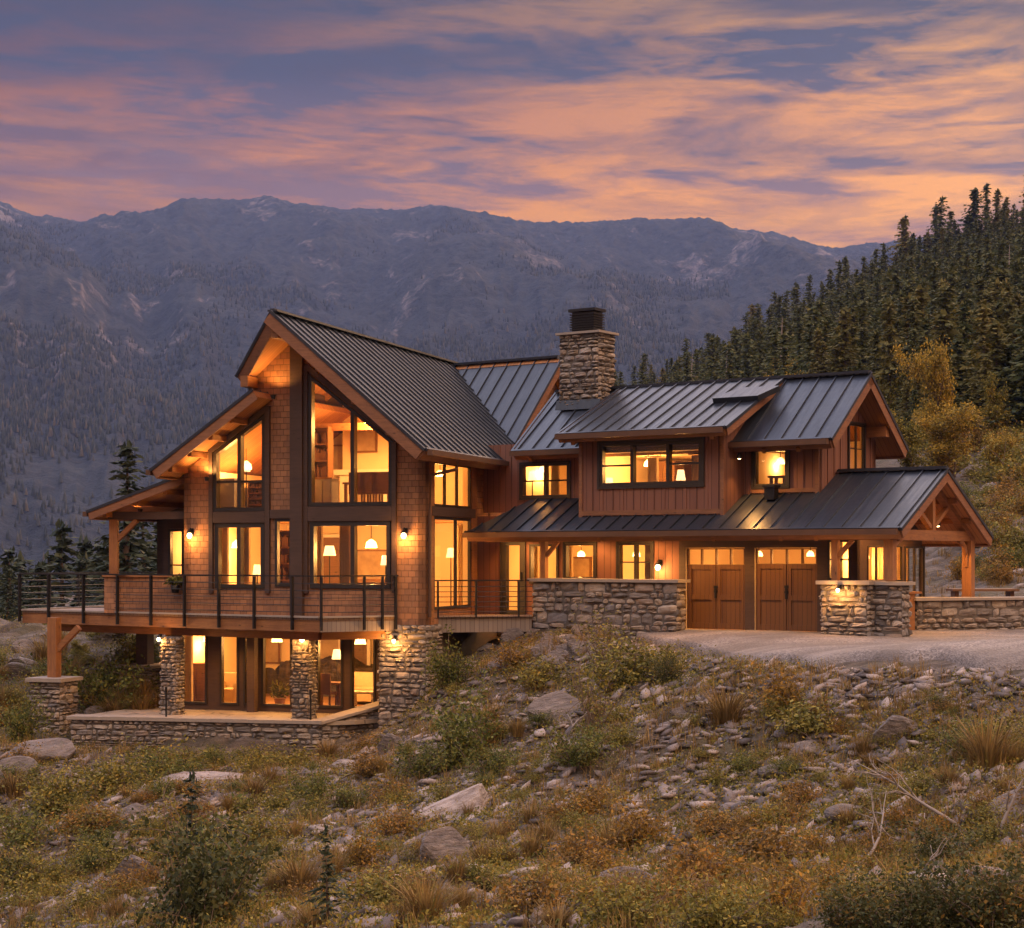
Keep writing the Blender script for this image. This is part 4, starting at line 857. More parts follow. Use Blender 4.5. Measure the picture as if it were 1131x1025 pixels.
    mb = MB(); mb.beam(W.P(at, b2 - .1, ZD), W.P(at, b2 - .1, zt - .1), .24, .24, W.x); mb.build('porch_post', M['timber_v'], house)
    mb = MB(); mb.beam(W.P(at, rb, zt + .1), W.P(at, rb, zL(rb) - .25), .16, .16, W.x); mb.build('king_post', M['timber_v'], house)
    for s in (-1, 1):
        mb = MB(); mb.beam(W.P(at, rb + s * 2.45, zb(rb + 2.45) - .3), W.P(at, rb, zL(rb) - .3), .14, .18, W.x); mb.build('rafter', M['timber'], house)
        mb = MB(); mb.beam(W.P(at, rb + s * .1, zt + .2), W.P(at, rb + s * .95, zb(rb + .95) - .4), .1, .12, W.x); mb.build('brace', M['timber'], house)
    for b, s in ((-1.0, 1), (b2 - .1, -1)):
        pts = [W.P(at, b + s * (.1 + .55 * (1 - math.cos(k * math.pi / 10))), zt - .75 + .65 * math.sin(k * math.pi / 10)) for k in range(6)]; mb = MB(); mb.tube(pts, .065, 6); mb.build('brace', M['timber'], house)
    for b in (-.3, .6, 2.3, 3.2): mb = MB(); z_ = (zL(b) if b < rb else zb(b)) - .28; mb.beam(W.P(aR + .02, b, z_), W.P(aeR - .06, b, z_), .1, .13); mb.build('purlin', M['timber'], house)
    for x in (666, 735, 792, 866, 905): a = A(x, -1.0); mb = MB(); mb.beam(W.P(a, -1.2, zL(-1.2) - .26), W.P(a, -.02, zL(-.02) - .26), .08, .12); mb.build('purlin', M['timber'], house)
    # cross gable roof rising behind (between great room and chimney)
    c = V(-1.75, 56.2, 0); e = V(1.45, 53.95, 0); wd = (e - c).normalized(); fb = -W.y; zc = 7.93; run = 2.45; drop = 1.08 * run; c0 = c - wd * 1.2
    roof([c0 + V(0, 0, zc), e + V(0, 0, zc), e + fb * run + V(0, 0, zc - drop), c0 + fb * run + V(0, 0, zc - drop)][::-1], house, .2, .50, [1], [(c0 + V(0, 0, zc), e + V(0, 0, zc))])
    roof([c0 + V(0, 0, zc), e + V(0, 0, zc), e - fb * run + V(0, 0, zc - drop), c0 - fb * run + V(0, 0, zc - drop)], house, .2, .50, [1])
    g = Plane(e - wd * .45, W.y, wd); wall('gable_wall', g, 4.2, [(-2.3, zc - 2.3 * 1.08 - .24), (0, zc - .24), (2.3, zc - 2.3 * 1.08 - .24)], [], house, M['shingle'], M['plaster'])
    # lower roof edge flashing and the small roof vent
    vm = MB(); a, z = WU.px(852.5, 545, .3); WU.box(vm, a - .13, a + .13, z - .15, z + .14, .2, .45); WU.box(vm, a - .17, a + .17, z + .145, z + .2, .16, .49); vm.build('roof_vent', M['metal'], house)
    # chimney
    cf = W.front(1.35); u0, u1 = cf.px(619)[0], cf.px(660.5)[0]; ztop = cf.px(640, 369)[1]; q = [W.P(u0, 1.35, 0), W.P(u1, 1.35, 0), W.P(u1, 2.15, 0), W.P(u0, 2.15, 0)]
    ch = thing_part('chimney', house, tuple(W.P((u0 + u1) / 2, 1.75, zM(1.35) - .5)))
    stone_block(ch, q, zM(1.35) - .45, ztop, .07, .75, over=.05)
    fm = MB(); ctr = W.P((u0 + u1) / 2, 1.75, 0); hw, hd = (u1 - u0) * .31, .26; pc = [W.P((u0 + u1) / 2 + sx * hw, 1.75 + sy * hd, 0) for sx, sy in ((-1, -1), (1, -1), (1, 1), (-1, 1))]
    zt0 = ztop + .07; ht = cf.px(640, 340)[1] - zt0
    for k in range(8): z = zt0 + .002 + k * (ht - .1) / 8; fm.prism([p + (p - ctr).normalized() * .02 + V(0, 0, z) for p in pc], (0, 0, .03))
    fm.prism([ctr + (p - ctr) * .9 + V(0, 0, zt0 - .01) for p in pc], (0, 0, ht - .08)); fm.prism([p + (p - ctr).normalized() * .06 + V(0, 0, zt0 + ht - .075) for p in pc], (0, 0, .075)); fm.build('chimney_cap', M['metal'], ch)
    sm = MB(); sm.prism([W.P(u0 - .1, 1.25, zM(1.25) + .05), W.P(u1 + .1, 1.25, zM(1.25) + .05), W.P(u1 + .1, 1.33, zM(1.33) + .25), W.P(u0 - .1, 1.33, zM(1.33) + .25)], -W.y * .02); sm.build('flashing', M['roof'], ch)
    # interior shells
    fl = MB()
    def slab(z0, z1, a0, a1, b0, b1): fl.hexa([W.P(a0, b0, z0), W.P(a1, b0, z0), W.P(a1, b1, z0), W.P(a0, b1, z0), W.P(a0, b0, z1), W.P(a1, b0, z1), W.P(a1, b1, z1), W.P(a0, b1, z1)])
    slab(2.86, 2.98, -5.6, aw - .18, .62, 3.58); fl.build('upper_floor', M['floor'], house); fl = MB()
    slab(4.62, 4.7, -5.6, 1.7, .62, 3.58); slab(4.62, 4.69, -2.45, 1.43, -.37, .6); fl.build('ceiling', M['plaster'], house); fl = MB()
    slab(2.86, 2.97, -2.45, 1.43, -.37, .61); fl.build('dormer_floor', M['floor'], house); fl = MB()
    slab(2.99, 4.6, -2.75, -2.65, .63, 3.57); slab(2.99, 4.61, 1.62, 1.72, .63, 3.57); slab(2.99, 4.605, -5.6, -5.5, .63, 3.57); fl.build('partition', M['plaster'], house); fl = MB()
    slab(.3, .44, -5.6, A(750, 0) - .05, .17, 3.6); slab(ZD - .12, ZD + .01, A(750, 0) + .15, aR - .17, .17, 3.6); fl.build('floor', M['floor'], house); fl = MB()
    slab(2.42, 2.5, -5.6, aR - .17, .17, 3.6); fl.build('lower_ceiling', M['plaster'], house); fl = MB()
    slab(.2, 2.41, -5.6, -5.5, .17, 3.6); slab(.2, 2.412, A(750, 0), A(750, 0) + .1, .17, 3.6); slab(.2, 2.408, A(907, 0), A(907, 0) + .08, .17, 3.6); slab(.2, 2.405, -5.48, A(750, 0) - .01, 3.4, 3.5); slab(.2, 2.405, A(907, 0) + .1, aR - .17, 3.4, 3.5); slab(.2, 2.404, A(750, 0) + .11, A(907, 0) - .01, 3.4, 3.5); fl.build('partition', M['plaster'], house)
def thing_part(name, parent, loc):
    return link(bpy.data.objects.new(name, None), parent, Vector(loc) - WL[parent.name])
build_wing()
def downspout(pts):
    mb = MB(); mb.tube(pts, .045, 8); mb.build('downspout', M['gutter'], house)
_e = lambda b, a=4.12: G.P(a, b, zr(4.02) - .2)
downspout([_e(.35), _e(.35) - V(0, 0, .2), G.P(3.5, .12, zr(4.02) - .55), G.P(3.47, .12, 3), G.P(3.47, .12, .5)])
downspout([_e(5.9), _e(5.9) - V(0, 0, .35), G.P(3.5, 5.0, zr(4.02) - .75), G.P(3.47, 4.6, 4.0 - .35), G.P(3.47, 4.6, 3.0)])

# ---------------------------------------------------------------- terraces, railings, stone walls
def build_deck():
    root = thing('deck', 'long timber deck with black rail wrapped round the gable end above the patio', 'deck', tuple(G.P(-3, -1, ZK - .35)))
    c = [G.P(-9.3, 1.65, 0), G.P(1.25, -1.55, 0), G.P(2.62, -.03, 0), G.P(-3.34, -.03, 0), G.P(-3.34, 3.28, 0), G.P(-6.02, 3.28, 0), G.P(-6.02, 6.2, 0), G.P(-9.3, 6.2, 0)]
    mb = MB(); mb.prism([v + V(0, 0, ZK - .05) for v in c], (0, 0, .05)); mb.build('floor', M['deckboard'], root)
    mb = MB(); mb.prism([v + V(0, 0, ZK - .09) for v in c], (0, 0, .035)); mb.build('underside', M['soffit'], root)
    for (i, j, mt) in ((7, 0, 'fascia'), (0, 1, 'timber'), (1, 2, 'grey_board')):
        p, q = c[i], c[j]; d = (q - p).normalized(); out = V(d.y, -d.x, 0); mb = MB()
        mb.hexa([p + V(0, 0, ZK - .34), q + V(0, 0, ZK - .34), q - out * .06 + V(0, 0, ZK - .34), p - out * .06 + V(0, 0, ZK - .34), p + V(0, 0, ZK - .052), q + V(0, 0, ZK - .052), q - out * .06 + V(0, 0, ZK - .052), p - out * .06 + V(0, 0, ZK - .052)])
        mb.build('rim_board', M[mt], root)
        mb = MB(); o1 = out * .05
        mb.hexa([p + o1 + V(0, 0, ZK + .002), q + o1 + V(0, 0, ZK + .002), q - out * .14 + V(0, 0, ZK + .002), p - out * .14 + V(0, 0, ZK + .002), p + o1 + V(0, 0, ZK + .045), q + o1 + V(0, 0, ZK + .045), q - out * .14 + V(0, 0, ZK + .045), p - out * .14 + V(0, 0, ZK + .045)]); mb.build('edge_plank', M['cap'], root)
    for b0, b1 in ((-.7, .1), (1.0, .1)): pass
    p, q = G.P(-8.6, 2.0, ZK - .44), G.P(1.0, -.95, ZK - .44); mb = MB(); mb.beam(p, q, .2, .24); mb.build('carrier_beam', M['timber'], root)
    mb = MB(); mb.beam(G.P(1.0, -.95, ZK - .44), G.P(2.3, .02, ZK - .44), .2, .22); mb.build('carrier_beam', M['timber'], root)
    for k in range(9):
        t = k / 8; p = G.P(-8.4 + 9.2 * t, 1.95 - 2.8 * t, ZK - .2); q = G.P(-8.4 + 9.2 * t, (6 if t < .5 else 1.5), ZK - .2); mb = MB(); mb.beam(p, q, .07, .2); mb.build('joist', M['timber'], root)
    # railing: side-mounted posts, five bars, flat top rail
    def rail(p, q, ts, floor, h=1.03, drop=.3, bars=5, lo=.14):
        d = (q - p).normalized(); out = V(d.y, -d.x, 0); L = (q - p).length
        for t in ts:
            a = p + d * (L * t) + out * .075; mb = MB(); mb.beam(a + V(0, 0, floor - drop), a + V(0, 0, floor + h - .02), .085, .045, d); mb.build('railing_post', M['metal'], root)
        for k in range(bars):
            z = floor + lo + (h - lo - .08) * k / (bars - .4); mb = MB(); mb.tube([p + out * .045 + V(0, 0, z), q + out * .045 + V(0, 0, z)], .011, 6); mb.build('railing_bar', M['metal'], root)
        mb = MB(); mb.beam(p + out * .06 - d * .03 + V(0, 0, floor + h), q + out * .06 + d * .03 + V(0, 0, floor + h), .07, .035); mb.build('top_rail', M['metal'], root)
    pl = Plane(c[0], (c[1] - c[0]).normalized(), V((c[1] - c[0]).normalized().y, -(c[1] - c[0]).normalized().x, 0)); L = (c[1] - c[0]).length
    rail(c[0], c[1], [pl.px(x)[0] / L for x in (24, 56, 94.5, 132, 169, 206, 244, 283, 325)], ZK)
    pl = Plane(c[1], (c[2] - c[1]).normalized(), V((c[2] - c[1]).normalized().y, -(c[2] - c[1]).normalized().x, 0)); L = (c[2] - c[1]).length
    rail(c[1], c[2], [0] + [min(pl.px(x)[0] / L, .98) for x in (401, 421, 438)], ZK)
    rail(c[7], c[0], [.02, .35, .68], ZK); rail(c[6], c[7], [.25, .5, .75], ZK)
    # left post on its pier
    pp = groundpt(60, 47.8, 0); zt = 2 - 137 / F * 47.8
    mb = MB(); mb.beam(V(pp.x, pp.y, zt + .1), V(pp.x, pp.y, ZK - .1), .26, .26, G.x); mb.build('post', M['timber_v'], root)
    mb = MB(); mb.beam(V(pp.x, pp.y, ZK - .95) + G.x * .1, V(pp.x, pp.y, ZK - .35) + G.x * .75, .13, .15); mb.build('brace', M['timber'], root)
    r = thing('stone_pier', 'square stone pier carrying the lone timber post at the left end of the deck', 'stone pier', (pp.x, pp.y, -3.3))
    h = .42; q = [pp + G.x * sx * h + G.y * sy * h for sx, sy in ((-1, -1), (1, -1), (1, 1), (-1, 1))]; stone_block(r, q, -3.35, zt, .1, .8, over=.07)
    # deck parapet clad in shingle, with planter
    w = thing('parapet_wall', 'low shingled parapet under the porch roof behind the deck rail', 'wall', tuple(G.P(-4.6, .6, ZK)))
    mb = MB(); u0 = G.front(.5).px(115)[0]; mb.hexa([G.P(u0, .5, ZK + .002), G.P(-3.36, .5, ZK + .002), G.P(-3.36, .68, ZK + .002), G.P(u0, .68, ZK + .002), G.P(u0, .5, 1.46), G.P(-3.36, .5, 1.46), G.P(-3.36, .68, 1.46), G.P(u0, .68, 1.46)]); mb.build('shingled_body', M['shingle'], w)
    mb = MB(); mb.hexa([G.P(u0 - .04, .45, 1.463), G.P(-3.36, .45, 1.463), G.P(-3.36, .73, 1.463), G.P(u0 - .04, .73, 1.463), G.P(u0 - .04, .45, 1.51), G.P(-3.36, .45, 1.51), G.P(-3.36, .73, 1.51), G.P(u0 - .04, .73, 1.51)]); mb.build('cap', M['timber'], w)
    # second small balcony at the inner corner
    root = thing('balcony', 'short grey board balcony with black rail in the inner corner', 'balcony', tuple(G.P(4.2, 2, .1)))
    p = groundpt(473, 45.75, 0); q = groundpt(587, 46.35, 0); mb = MB(); c = [p, q, W.P(-4.0, -.04, 0), W.P(-6.1, -.04, 0)]
    mb.prism([v + V(0, 0, .42) for v in c], (0, 0, .05)); mb.build('floor', M['deckboard'], root)
    mb = MB(); mb.beam(p + V(0, 0, .285), q + V(0, 0, .285), .06, .4); mb.build('rim_board', M['grey_board'], root)
    mb = MB(); mb.beam(p + V(0, -.03, .495), q + V(0, -.03, .495), .16, .04); mb.build('edge_plank', M['deckboard'], root)
    pl = Plane(p, (q - p).normalized(), V((q - p).y, -(q - p).x, 0).normalized()); L = (q - p).length
    rail(p, q, [.02] + [pl.px(x)[0] / L for x in (483, 525, 572)], .52, .88, .06, 6, .08)
build_deck()
def build_walls():
    # patio: floor and its retaining wall
    a, b = groundpt(79, 46.35, 0), groundpt(352, 45.05, 0); c2 = groundpt(392, 45.35, 0); c3 = groundpt(452, 46.4, 0)
    mb = MB(); mb.prism([v + V(0, 0, ZP - .1) for v in (a, b, c2, c3, G.P(3.3, 1.9, 0), G.P(-4.7, 1.9, 0), G.P(-4.7, 6, 0), G.P(-5.6, 6, 0))], (0, 0, .1)); tag(mb.build('patio', M['patio'], None), kind='structure')
    d = (b - a).normalized(); n = V(-d.y, d.x, 0)
    r = thing('retaining_wall', 'long low dry stone wall along the front of the patio', 'stone wall', (a.x, a.y, -3.2))
    stone_block(r, [a, b, b + n * .42, a + n * .42], [-3.3, -3.05, -3.05, -3.3], ZP - .06, .09, .72, [0, 1, 2], over=.05)
    r = thing('retaining_wall', 'short stone wall stepping up the bank at the right end of the patio', 'stone wall', (c2.x, c2.y, -3)); d = (c3 - b).normalized(); n = V(-d.y, d.x, 0); bb = b + d * .1
    stone_block(r, [bb, c3, c3 + n * .4, bb + n * .4], [-3.1, -2.6, -2.6, -3.1], [ZP - .08, -1.62, -1.62, ZP - .08], .07, .8, [0, 1, 2, 3])
    for x, Y, w, lab in ((336, 45.75, .215, 'narrow stone pillar under the front corner of the deck'), (190.5, 47.2, .205, 'stone pillar under the deck at the left edge of the patio')):
        p = groundpt(x, Y, 0); r = thing('stone_pillar', lab, 'stone pillar', (p.x, p.y, ZP)); q = [p + G.x * sx * w + G.y * sy * w for sx, sy in ((-1, -1), (1, -1), (1, 1), (-1, 1))]; stone_block(r, q, ZP - .02, ZK - .58, 0, .62)
    p = groundpt(160, 51, 0); r = thing('stone_pier', 'back stone pier with a dark post behind the left pillar of the patio', 'stone pier', (p.x, p.y, -2.5)); q = [p + G.x * sx * .5 + G.y * sy * .5 for sx, sy in ((-1, -1), (1, -1), (1, 1), (-1, 1))]
    stone_block(r, q, -2.6, 2 - 123 / F * 50.5, .08, .6); mb = MB(); mb.beam(p + V(0, 0, -1.05), p + V(0, 0, ZK - .1), .36, .36, G.x); mb.build('post', M['dark_timber'], r)
    for x, y in ((183.5, 794), (343, 797)):
        p = groundpt(x, 46.05 if x < 250 else 45.25, ZP + .03); r = thing('path_light', 'slim black stake standing in front of the ' + ('left' if x < 250 else 'corner') + ' stone pillar', 'path light', tuple(p)); mb = MB(); mb.tube([p, p + V(0, 0, .62)], .025, 8); mb.build('stake', M['metal'], r); mb = MB(); mb.tube([p + V(0, 0, .622), p + V(0, 0, .76)], .034, 8); mb.build('lamp_head', M['metal'], r)
    # stone walls in front of the wing
    P_ = W.front(-1.05)
    def wz(x0, x1, b, lab, top, size=1.0, faces=(0, 1, 3), th=.4, name='stone_wall'):
        f = W.front(b); u0, u1 = f.px(x0)[0], f.px(x1)[0]; r = thing(name, lab, 'stone wall', tuple(W.P((u0 + u1) / 2, b, 0)))
        stone_block(r, [W.P(u0, b, 0), W.P(u1, b, 0), W.P(u1, b + th, 0), W.P(u0, b + th, 0)], -.15, top, .08, size, list(faces))
    wz(589, 747, -1.0, 'long stone wall with a flat cap in front of the porch windows left of the garage', 1.37, 1.05)
    wz(908, 957, -1.3, 'stone pier lit by a lamp beside the right garage door', 1.37, .8, th=.7, name='stone_pier')
    wz(958.5, 996, -1.0, 'shadowed stone wall under the corner post of the entry porch', 1.36, .8, th=.42)
    a, b = groundpt(1013, 43.2, 0), groundpt(1150, 44.6, 0); d = (b - a).normalized(); n = V(-d.y, d.x, 0)
    r = thing('stone_wall', 'low stone wall with flat cap bordering the gravel drive right of the entry', 'stone wall', tuple(a)); stone_block(r, [a, b, b + n * .45, a + n * .45], 0, .95, .07, 1.0, [0, 1, 2, 3])
    r = thing('timber_screen', 'stubby timber end board closing the low wall beside the entry', 'screen', tuple(a)); mb = MB(); mb.beam(a - d * .17 + n * .2 + V(0, 0, .05), a - d * .17 + n * .2 + V(0, 0, 1.12), .42, .2, d); mb.build('board', M['timber'], r)
    mb = MB(); mb.beam(a - d * .28 + n * .2 + V(0, 0, 1.145), a + d * .1 + n * .2 + V(0, 0, 1.145), .5, .05); mb.build('cap', M['timber'], r)
    # bench behind the low wall
    p = groundpt(1085, 49.3, .25); r = thing('garden_table', 'wooden table with benches behind the low wall under the porch end', 'table', tuple(p)); mb = MB(); mb.beam(p + V(-.9, 0, .85), p + V(.9, 0, .85), .8, .06); mb.build('tabletop', M['furniture'], r)
    for s in (-.75, .75): mb = MB(); mb.beam(p + V(s, 0, -.1), p + V(s, 0, .815), .1, .5, (0, 1, 0)); mb.build('leg', M['furniture'], r)
    for s in (-.75, .75): mb = MB(); mb.beam(p + V(-.9, s, .48), p + V(.9, s, .48), .28, .05); mb.build('bench', M['furniture'], r)
    # concrete apron along the garage
    mb = MB(); f = W.front(-.02); u0, u1 = f.px(748)[0], f.px(908)[0]; mb.prism([W.P(u0, -.01, .13), W.P(u1, -.01, .13), W.P(u1 + .3, -.85, .13), W.P(u0 - .3, -.85, .13)], (0, 0, .09)); tag(mb.build('apron', M['cap'], None), kind='structure')
build_walls()

# ---------------------------------------------------------------- lamps: each lit fixture carries its own light
LCOL = (1, .455, .115)
def light(parent, p, power, r=.06, kind='POINT', rot=None, spot=None, color=None):
    color = color or LCOL; power = power * (1.45 if kind == 'POINT' and 'pendant' in parent.name else 1.55)
    l = bpy.data.lights.new('lamp_light', kind); l.energy = power; l.color = color; l.shadow_soft_size = r
    if spot: l.spot_size = spot; l.spot_blend = .6
    o = bpy.data.objects.new('lamp_light', l); link(o, parent, V(p) - WL[parent.name])
    if rot is not None: o.rotation_euler = rot
    return o
def sconce(pl, px, py, label, power=14, down=False, scale=1.0):
    u, z = pl.px(px, py); p = pl.P(u, z, .13); r = thing('wall_lamp', label, 'lamp', tuple(p)); s = scale
    mb = MB(); pl.box(mb, u - .05 * s, u + .05 * s, z + .04 * s, z + .2 * s, 0, .03); mb.build('back_plate', M['metal'], r)
    mb = MB(); mb.tube([pl.P(u, z + .14 * s, .03), pl.P(u, z + .2 * s, .09), pl.P(u, z + .15 * s, .13)], .014, 6); mb.build('arm', M['metal'], r)
    mb = MB(); mb.lathe(p + V(0, 0, .075 * s), [(.012, .07 * s), (.04 * s, .06 * s), (.095 * s, 0), (.09 * s, 0), (.03 * s, .05 * s)], 12); mb.build('hood', M['metal'], r)
    mb = MB(); mb.lathe(p, [(.015, .085 * s), (.05 * s, .06 * s), (.07 * s, .01), (.05 * s, -.05 * s), (.012, -.07 * s)], 10); mb.build('bulb', M['bulb'], r, smooth=True)
    light(r, pl.P(u, z - .1 * s, .26), power); return r
sconce(GP, 212, 592, 'glowing wall lamp on the shingles left of the tall left windows', 16)
sconce(GP, 448, 592, 'glowing wall lamp on the shingles right of the large gable windows', 16)
sconce(W0, 729.5, 627, 'wall lamp beside the left garage door', 16)
sconce(G.front(-.1), 437, 708, 'small lamp lighting the rough stone base below the gable corner', 15, scale=.7)
_p = groundpt(336, 45.44, 0); sconce(Plane(V(_p.x, _p.y, 0), G.x, -G.y), 336, 706, 'lamp at the top of the corner stone pillar under the deck', 13)
_p = groundpt(178, 47.2, 0); sconce(Plane(V(_p.x, _p.y, 0), G.x, -G.y), 178, 706, 'small lamp at the top of the left stone pillar under the deck', 12, scale=.7)
sconce(W.front(-1.4), 928, 652, 'small lamp mounted on the stone pier beside the right garage door', 14, scale=.6)
def downlight(p, label, power, spot=R(120), aim=(0, 0, -1)):
    p = V(p); r = thing('downlight', label, 'lamp', tuple(p)); mb = MB(); mb.lathe(p, [(.07, .1), (.075, .0), (.06, -.002)], 12); mb.build('housing', M['metal'], r)
    mb = MB(); mb.lathe(p - V(0, 0, .008), [(.055, .004), (.04, -.012), (.01, -.02)], 10); mb.build('bulb', M['bulb'], r)
    light(r, p - V(0, 0, .06), power, .05, 'SPOT', V(aim).normalized().to_track_quat('-Z', 'Y').to_euler(), spot); return r
for a, l in ((-4.6, 'small round downlight under the eave above the front door'), (-2.4, 'small round downlight under the eave above the two left porch windows'), (-.75, 'small round downlight under the eave between the porch window and the garage')): downlight(W.P(a, -.6, zL(-.6) - .32), l, 42, R(150))
downlight(W.P(1.2, -.75, zL(-.75) - .35), 'small round downlight under the eave above the left garage door', 30, R(150)); downlight(W.P(2.7, -.75, zL(-.75) - .35), 'small round downlight under the eave above the right garage door', 30, R(150))
downlight(W.P(5.6, .2, zL(.2) - .34), 'porch downlight in front of the entry side windows', 60, R(165)); downlight(W.P(5.7, 2.6, 2.75), 'porch downlight near the far post of the entry porch', 60, R(165))
def uplight(p, label, power, aim, spot=R(140)):
    p = V(p); r = thing('uplight', label, 'lamp', tuple(p)); mb = MB(); mb.lathe(p, [(.05, -.1), (.07, 0), (.055, .0), (.04, -.03)], 12); mb.build('housing', M['metal'], r); mb = MB(); mb.lathe(p - V(0, 0, .03), [(.035, 0), (.03, .012), (.01, .018)], 10); mb.build('bulb', M['bulb'], r)
    light(r, p + V(0, 0, .05), power, .05, 'SPOT', V(aim).normalized().to_track_quat('-Z', 'Y').to_euler(), spot)
downlight(G.P(-2.6, .3, ZK - .42), 'added downlight under the deck near the left stone pillar', 42, R(150)); downlight(G.P(.9, .2, ZK - .42), 'added downlight under the deck near the corner stone pillar', 42, R(150)); downlight(G.P(-.9, .5, ZK - .42), 'added downlight under the middle of the deck above the patio', 42, R(150))  # extra lamps added under the deck to make the patio glow
uplight(G.P(-.6, -.35, 6.1), 'added uplight washing the peak soffit above the tall post of the gable', 30, (0, -.2, 1), R(150))  # added lamp, put in so the upper overhang glows
uplight(W.P(6.0, 1.45, zL(-1) - .08), 'uplight on the tie beam washing the porch gable ceiling', 150, (0, 0, 1), R(160))
uplight(G.P(-5.2, 1.0, 3.28), 'added uplight on the porch beam washing the soffit left of the gable', 80, (.1, .2, 1), R(160))  # added lamp that warms the porch soffit
uplight(G.P(-2.5, -.3, 4.05), 'added uplight washing the soffit of the lower left gable roof', 34, (0, .15, 1), R(150))  # added lamp for the glow on the lower left soffit
# flood light under the dormer side eave: lights the board wall and a patch of the lower roof
_f = W.P(1.74 * .9 + .18, -.12, zM(-.1) - .42); _r = thing('flood_light', 'small flood light under the eave in the corner beside the dormer', 'lamp', tuple(_f))
mb = MB(); mb.lathe(_f, [(.03, .09), (.06, .03), (.07, -.05), (.05, -.04)], 10); mb.build('housing', M['metal'], _r); mb = MB(); mb.lathe(_f - V(0, 0, .05), [(.045, 0), (.01, -.02)], 10); mb.build('bulb', M['bulb'], _r)
light(_r, _f - V(0, 0, .1), 34, .03, 'SPOT', (W.x * .55 - W.y * .1 + V(0, 0, -.75)).to_track_quat('-Z', 'Y').to_euler(), R(125))

# ---------------------------------------------------------------- inside the rooms
def pendant(p, drop, label, power, sh=.16):
    p = V(p); r = thing('pendant_lamp', label, 'lamp', tuple(p)); mb = MB(); mb.tube([p + V(0, 0, sh * .9), p + V(0, 0, drop)], .012, 6); mb.build('cord', M['metal'], r)
    mb = MB(); mb.lathe(p, [(.03, sh), (sh * .8, sh * .5), (sh, -sh * .4), (sh * .96, -sh * .4), (sh * .7, sh * .4)], 14); mb.build('lamp_shade', M['shade'], r, smooth=True)
    light(r, p - V(0, 0, sh * .7), power, .12); return r
RC = (1, .56, .22)
def floor_lamp(p, h, label, power=25, s=.17):
    p = V(p); r = thing('floor_lamp' if h > .9 else 'table_lamp', label, 'lamp', tuple(p)); mb = MB(); mb.lathe(p, [(.12, 0), (.12, .02), (.02, .04), (.015, h - .2)], 10); mb.build('stand', M['metal'], r)
    mb = MB(); mb.lathe(p + V(0, 0, h - .22), [(s, 0), (s * .65, .26)], 14); mb.build('lamp_shade', M['shade'], r, smooth=True); light(r, p + V(0, 0, h + .12), power, .08); return r
def obx(mb, p, fr, a0, a1, b0, b1, z0, z1): mb.hexa([p + fr.x * a + fr.y * b + V(0, 0, z) for z in (z0, z1) for a, b in ((a0, b0), (a1, b0), (a1, b1), (a0, b1))])
def part(root, name, mat, p, fr, *e): mb = MB(); obx(mb, V(p), fr, *e); return mb.build(name, M[mat], root)
def sofa(p, fr, w, label, mat='grey_cloth', cat='sofa', name='sofa', face=-1):
    p = V(p); r = thing(name, label, cat, tuple(p)); f = face
    part(r, 'seat', mat, p, fr, -w / 2 + .13, w / 2 - .13, *sorted((f * .45, -f * .2)), .1, .45); part(r, 'backrest', mat, p, fr, -w / 2, w / 2, *sorted((-f * .2, -f * .42)), .1, .85)
    for s in (-1, 1): part(r, 'armrest', mat, p, fr, *sorted((s * w / 2, s * (w / 2 - .12))), *sorted((f * .45, -f * .195)), .1, .62)
    return r
def table(p, fr, w, d_, h, label, cat='table', name='table', mat='furniture'):
    p = V(p); r = thing(name, label, cat, tuple(p)); part(r, 'tabletop', mat, p, fr, -w / 2, w / 2, -d_ / 2, d_ / 2, h - .05, h)
    for sx in (-1, 1):
        for sy in (-1, 1): cx, cy = sx * (w / 2 - .07), sy * (d_ / 2 - .07); part(r, 'leg', mat, p, fr, cx - .035, cx + .035, cy - .035, cy + .035, 0, h - .052)
    return r
def chair(p, fr, label, f=1, mat='brown_cloth'):
    p = V(p); r = thing('chair', label, 'chair', tuple(p)); part(r, 'seat', mat, p, fr, -.23, .23, -.23, .23, .42, .48); part(r, 'backrest', mat, p, fr, -.23, .23, *sorted((f * .23, f * .19)), .482, .98)
    for sx in (-.2, .2):
        for sy in (-.2, .2): part(r, 'leg', 'furniture', p, fr, sx - .02, sx + .02, sy - .02, sy + .02, 0, .418)
    return r
def shelf(p, fr, w, h, label, d_=.34, n=5):
    p = V(p); r = thing('bookcase', label, 'bookcase', tuple(p))
    for s in (-1, 1): part(r, 'side_panel', 'furniture', p, fr, *sorted((s * w / 2, s * (w / 2 - .04))), 0, d_, 0, h)
    part(r, 'back_panel', 'furniture', p, fr, -w / 2 + .041, w / 2 - .041, d_ - .03, d_, 0, h)
    for k in range(n + 1): z = k * (h - .04) / n; part(r, 'shelf', 'furniture', p, fr, -w / 2 + .042, w / 2 - .042, .002, d_ - .032, z, z + .035)
    rs = random.Random(int(h * 100 + w * 37))
    for k in range(n):
        mb = MB(); x = -w / 2 + .06; z = k * (h - .04) / n + .037
        while x < w / 2 - .12:
            bw = rs.uniform(.025, .06); hh = rs.uniform(.5, .85) * (h / n - .06)
            if rs.random() < .8: obx(mb, p, fr, x, x + bw - .004, .06, .25, z, z + hh)
            x += bw
        b = mb.build('book_row', M['books'], r)
    return r
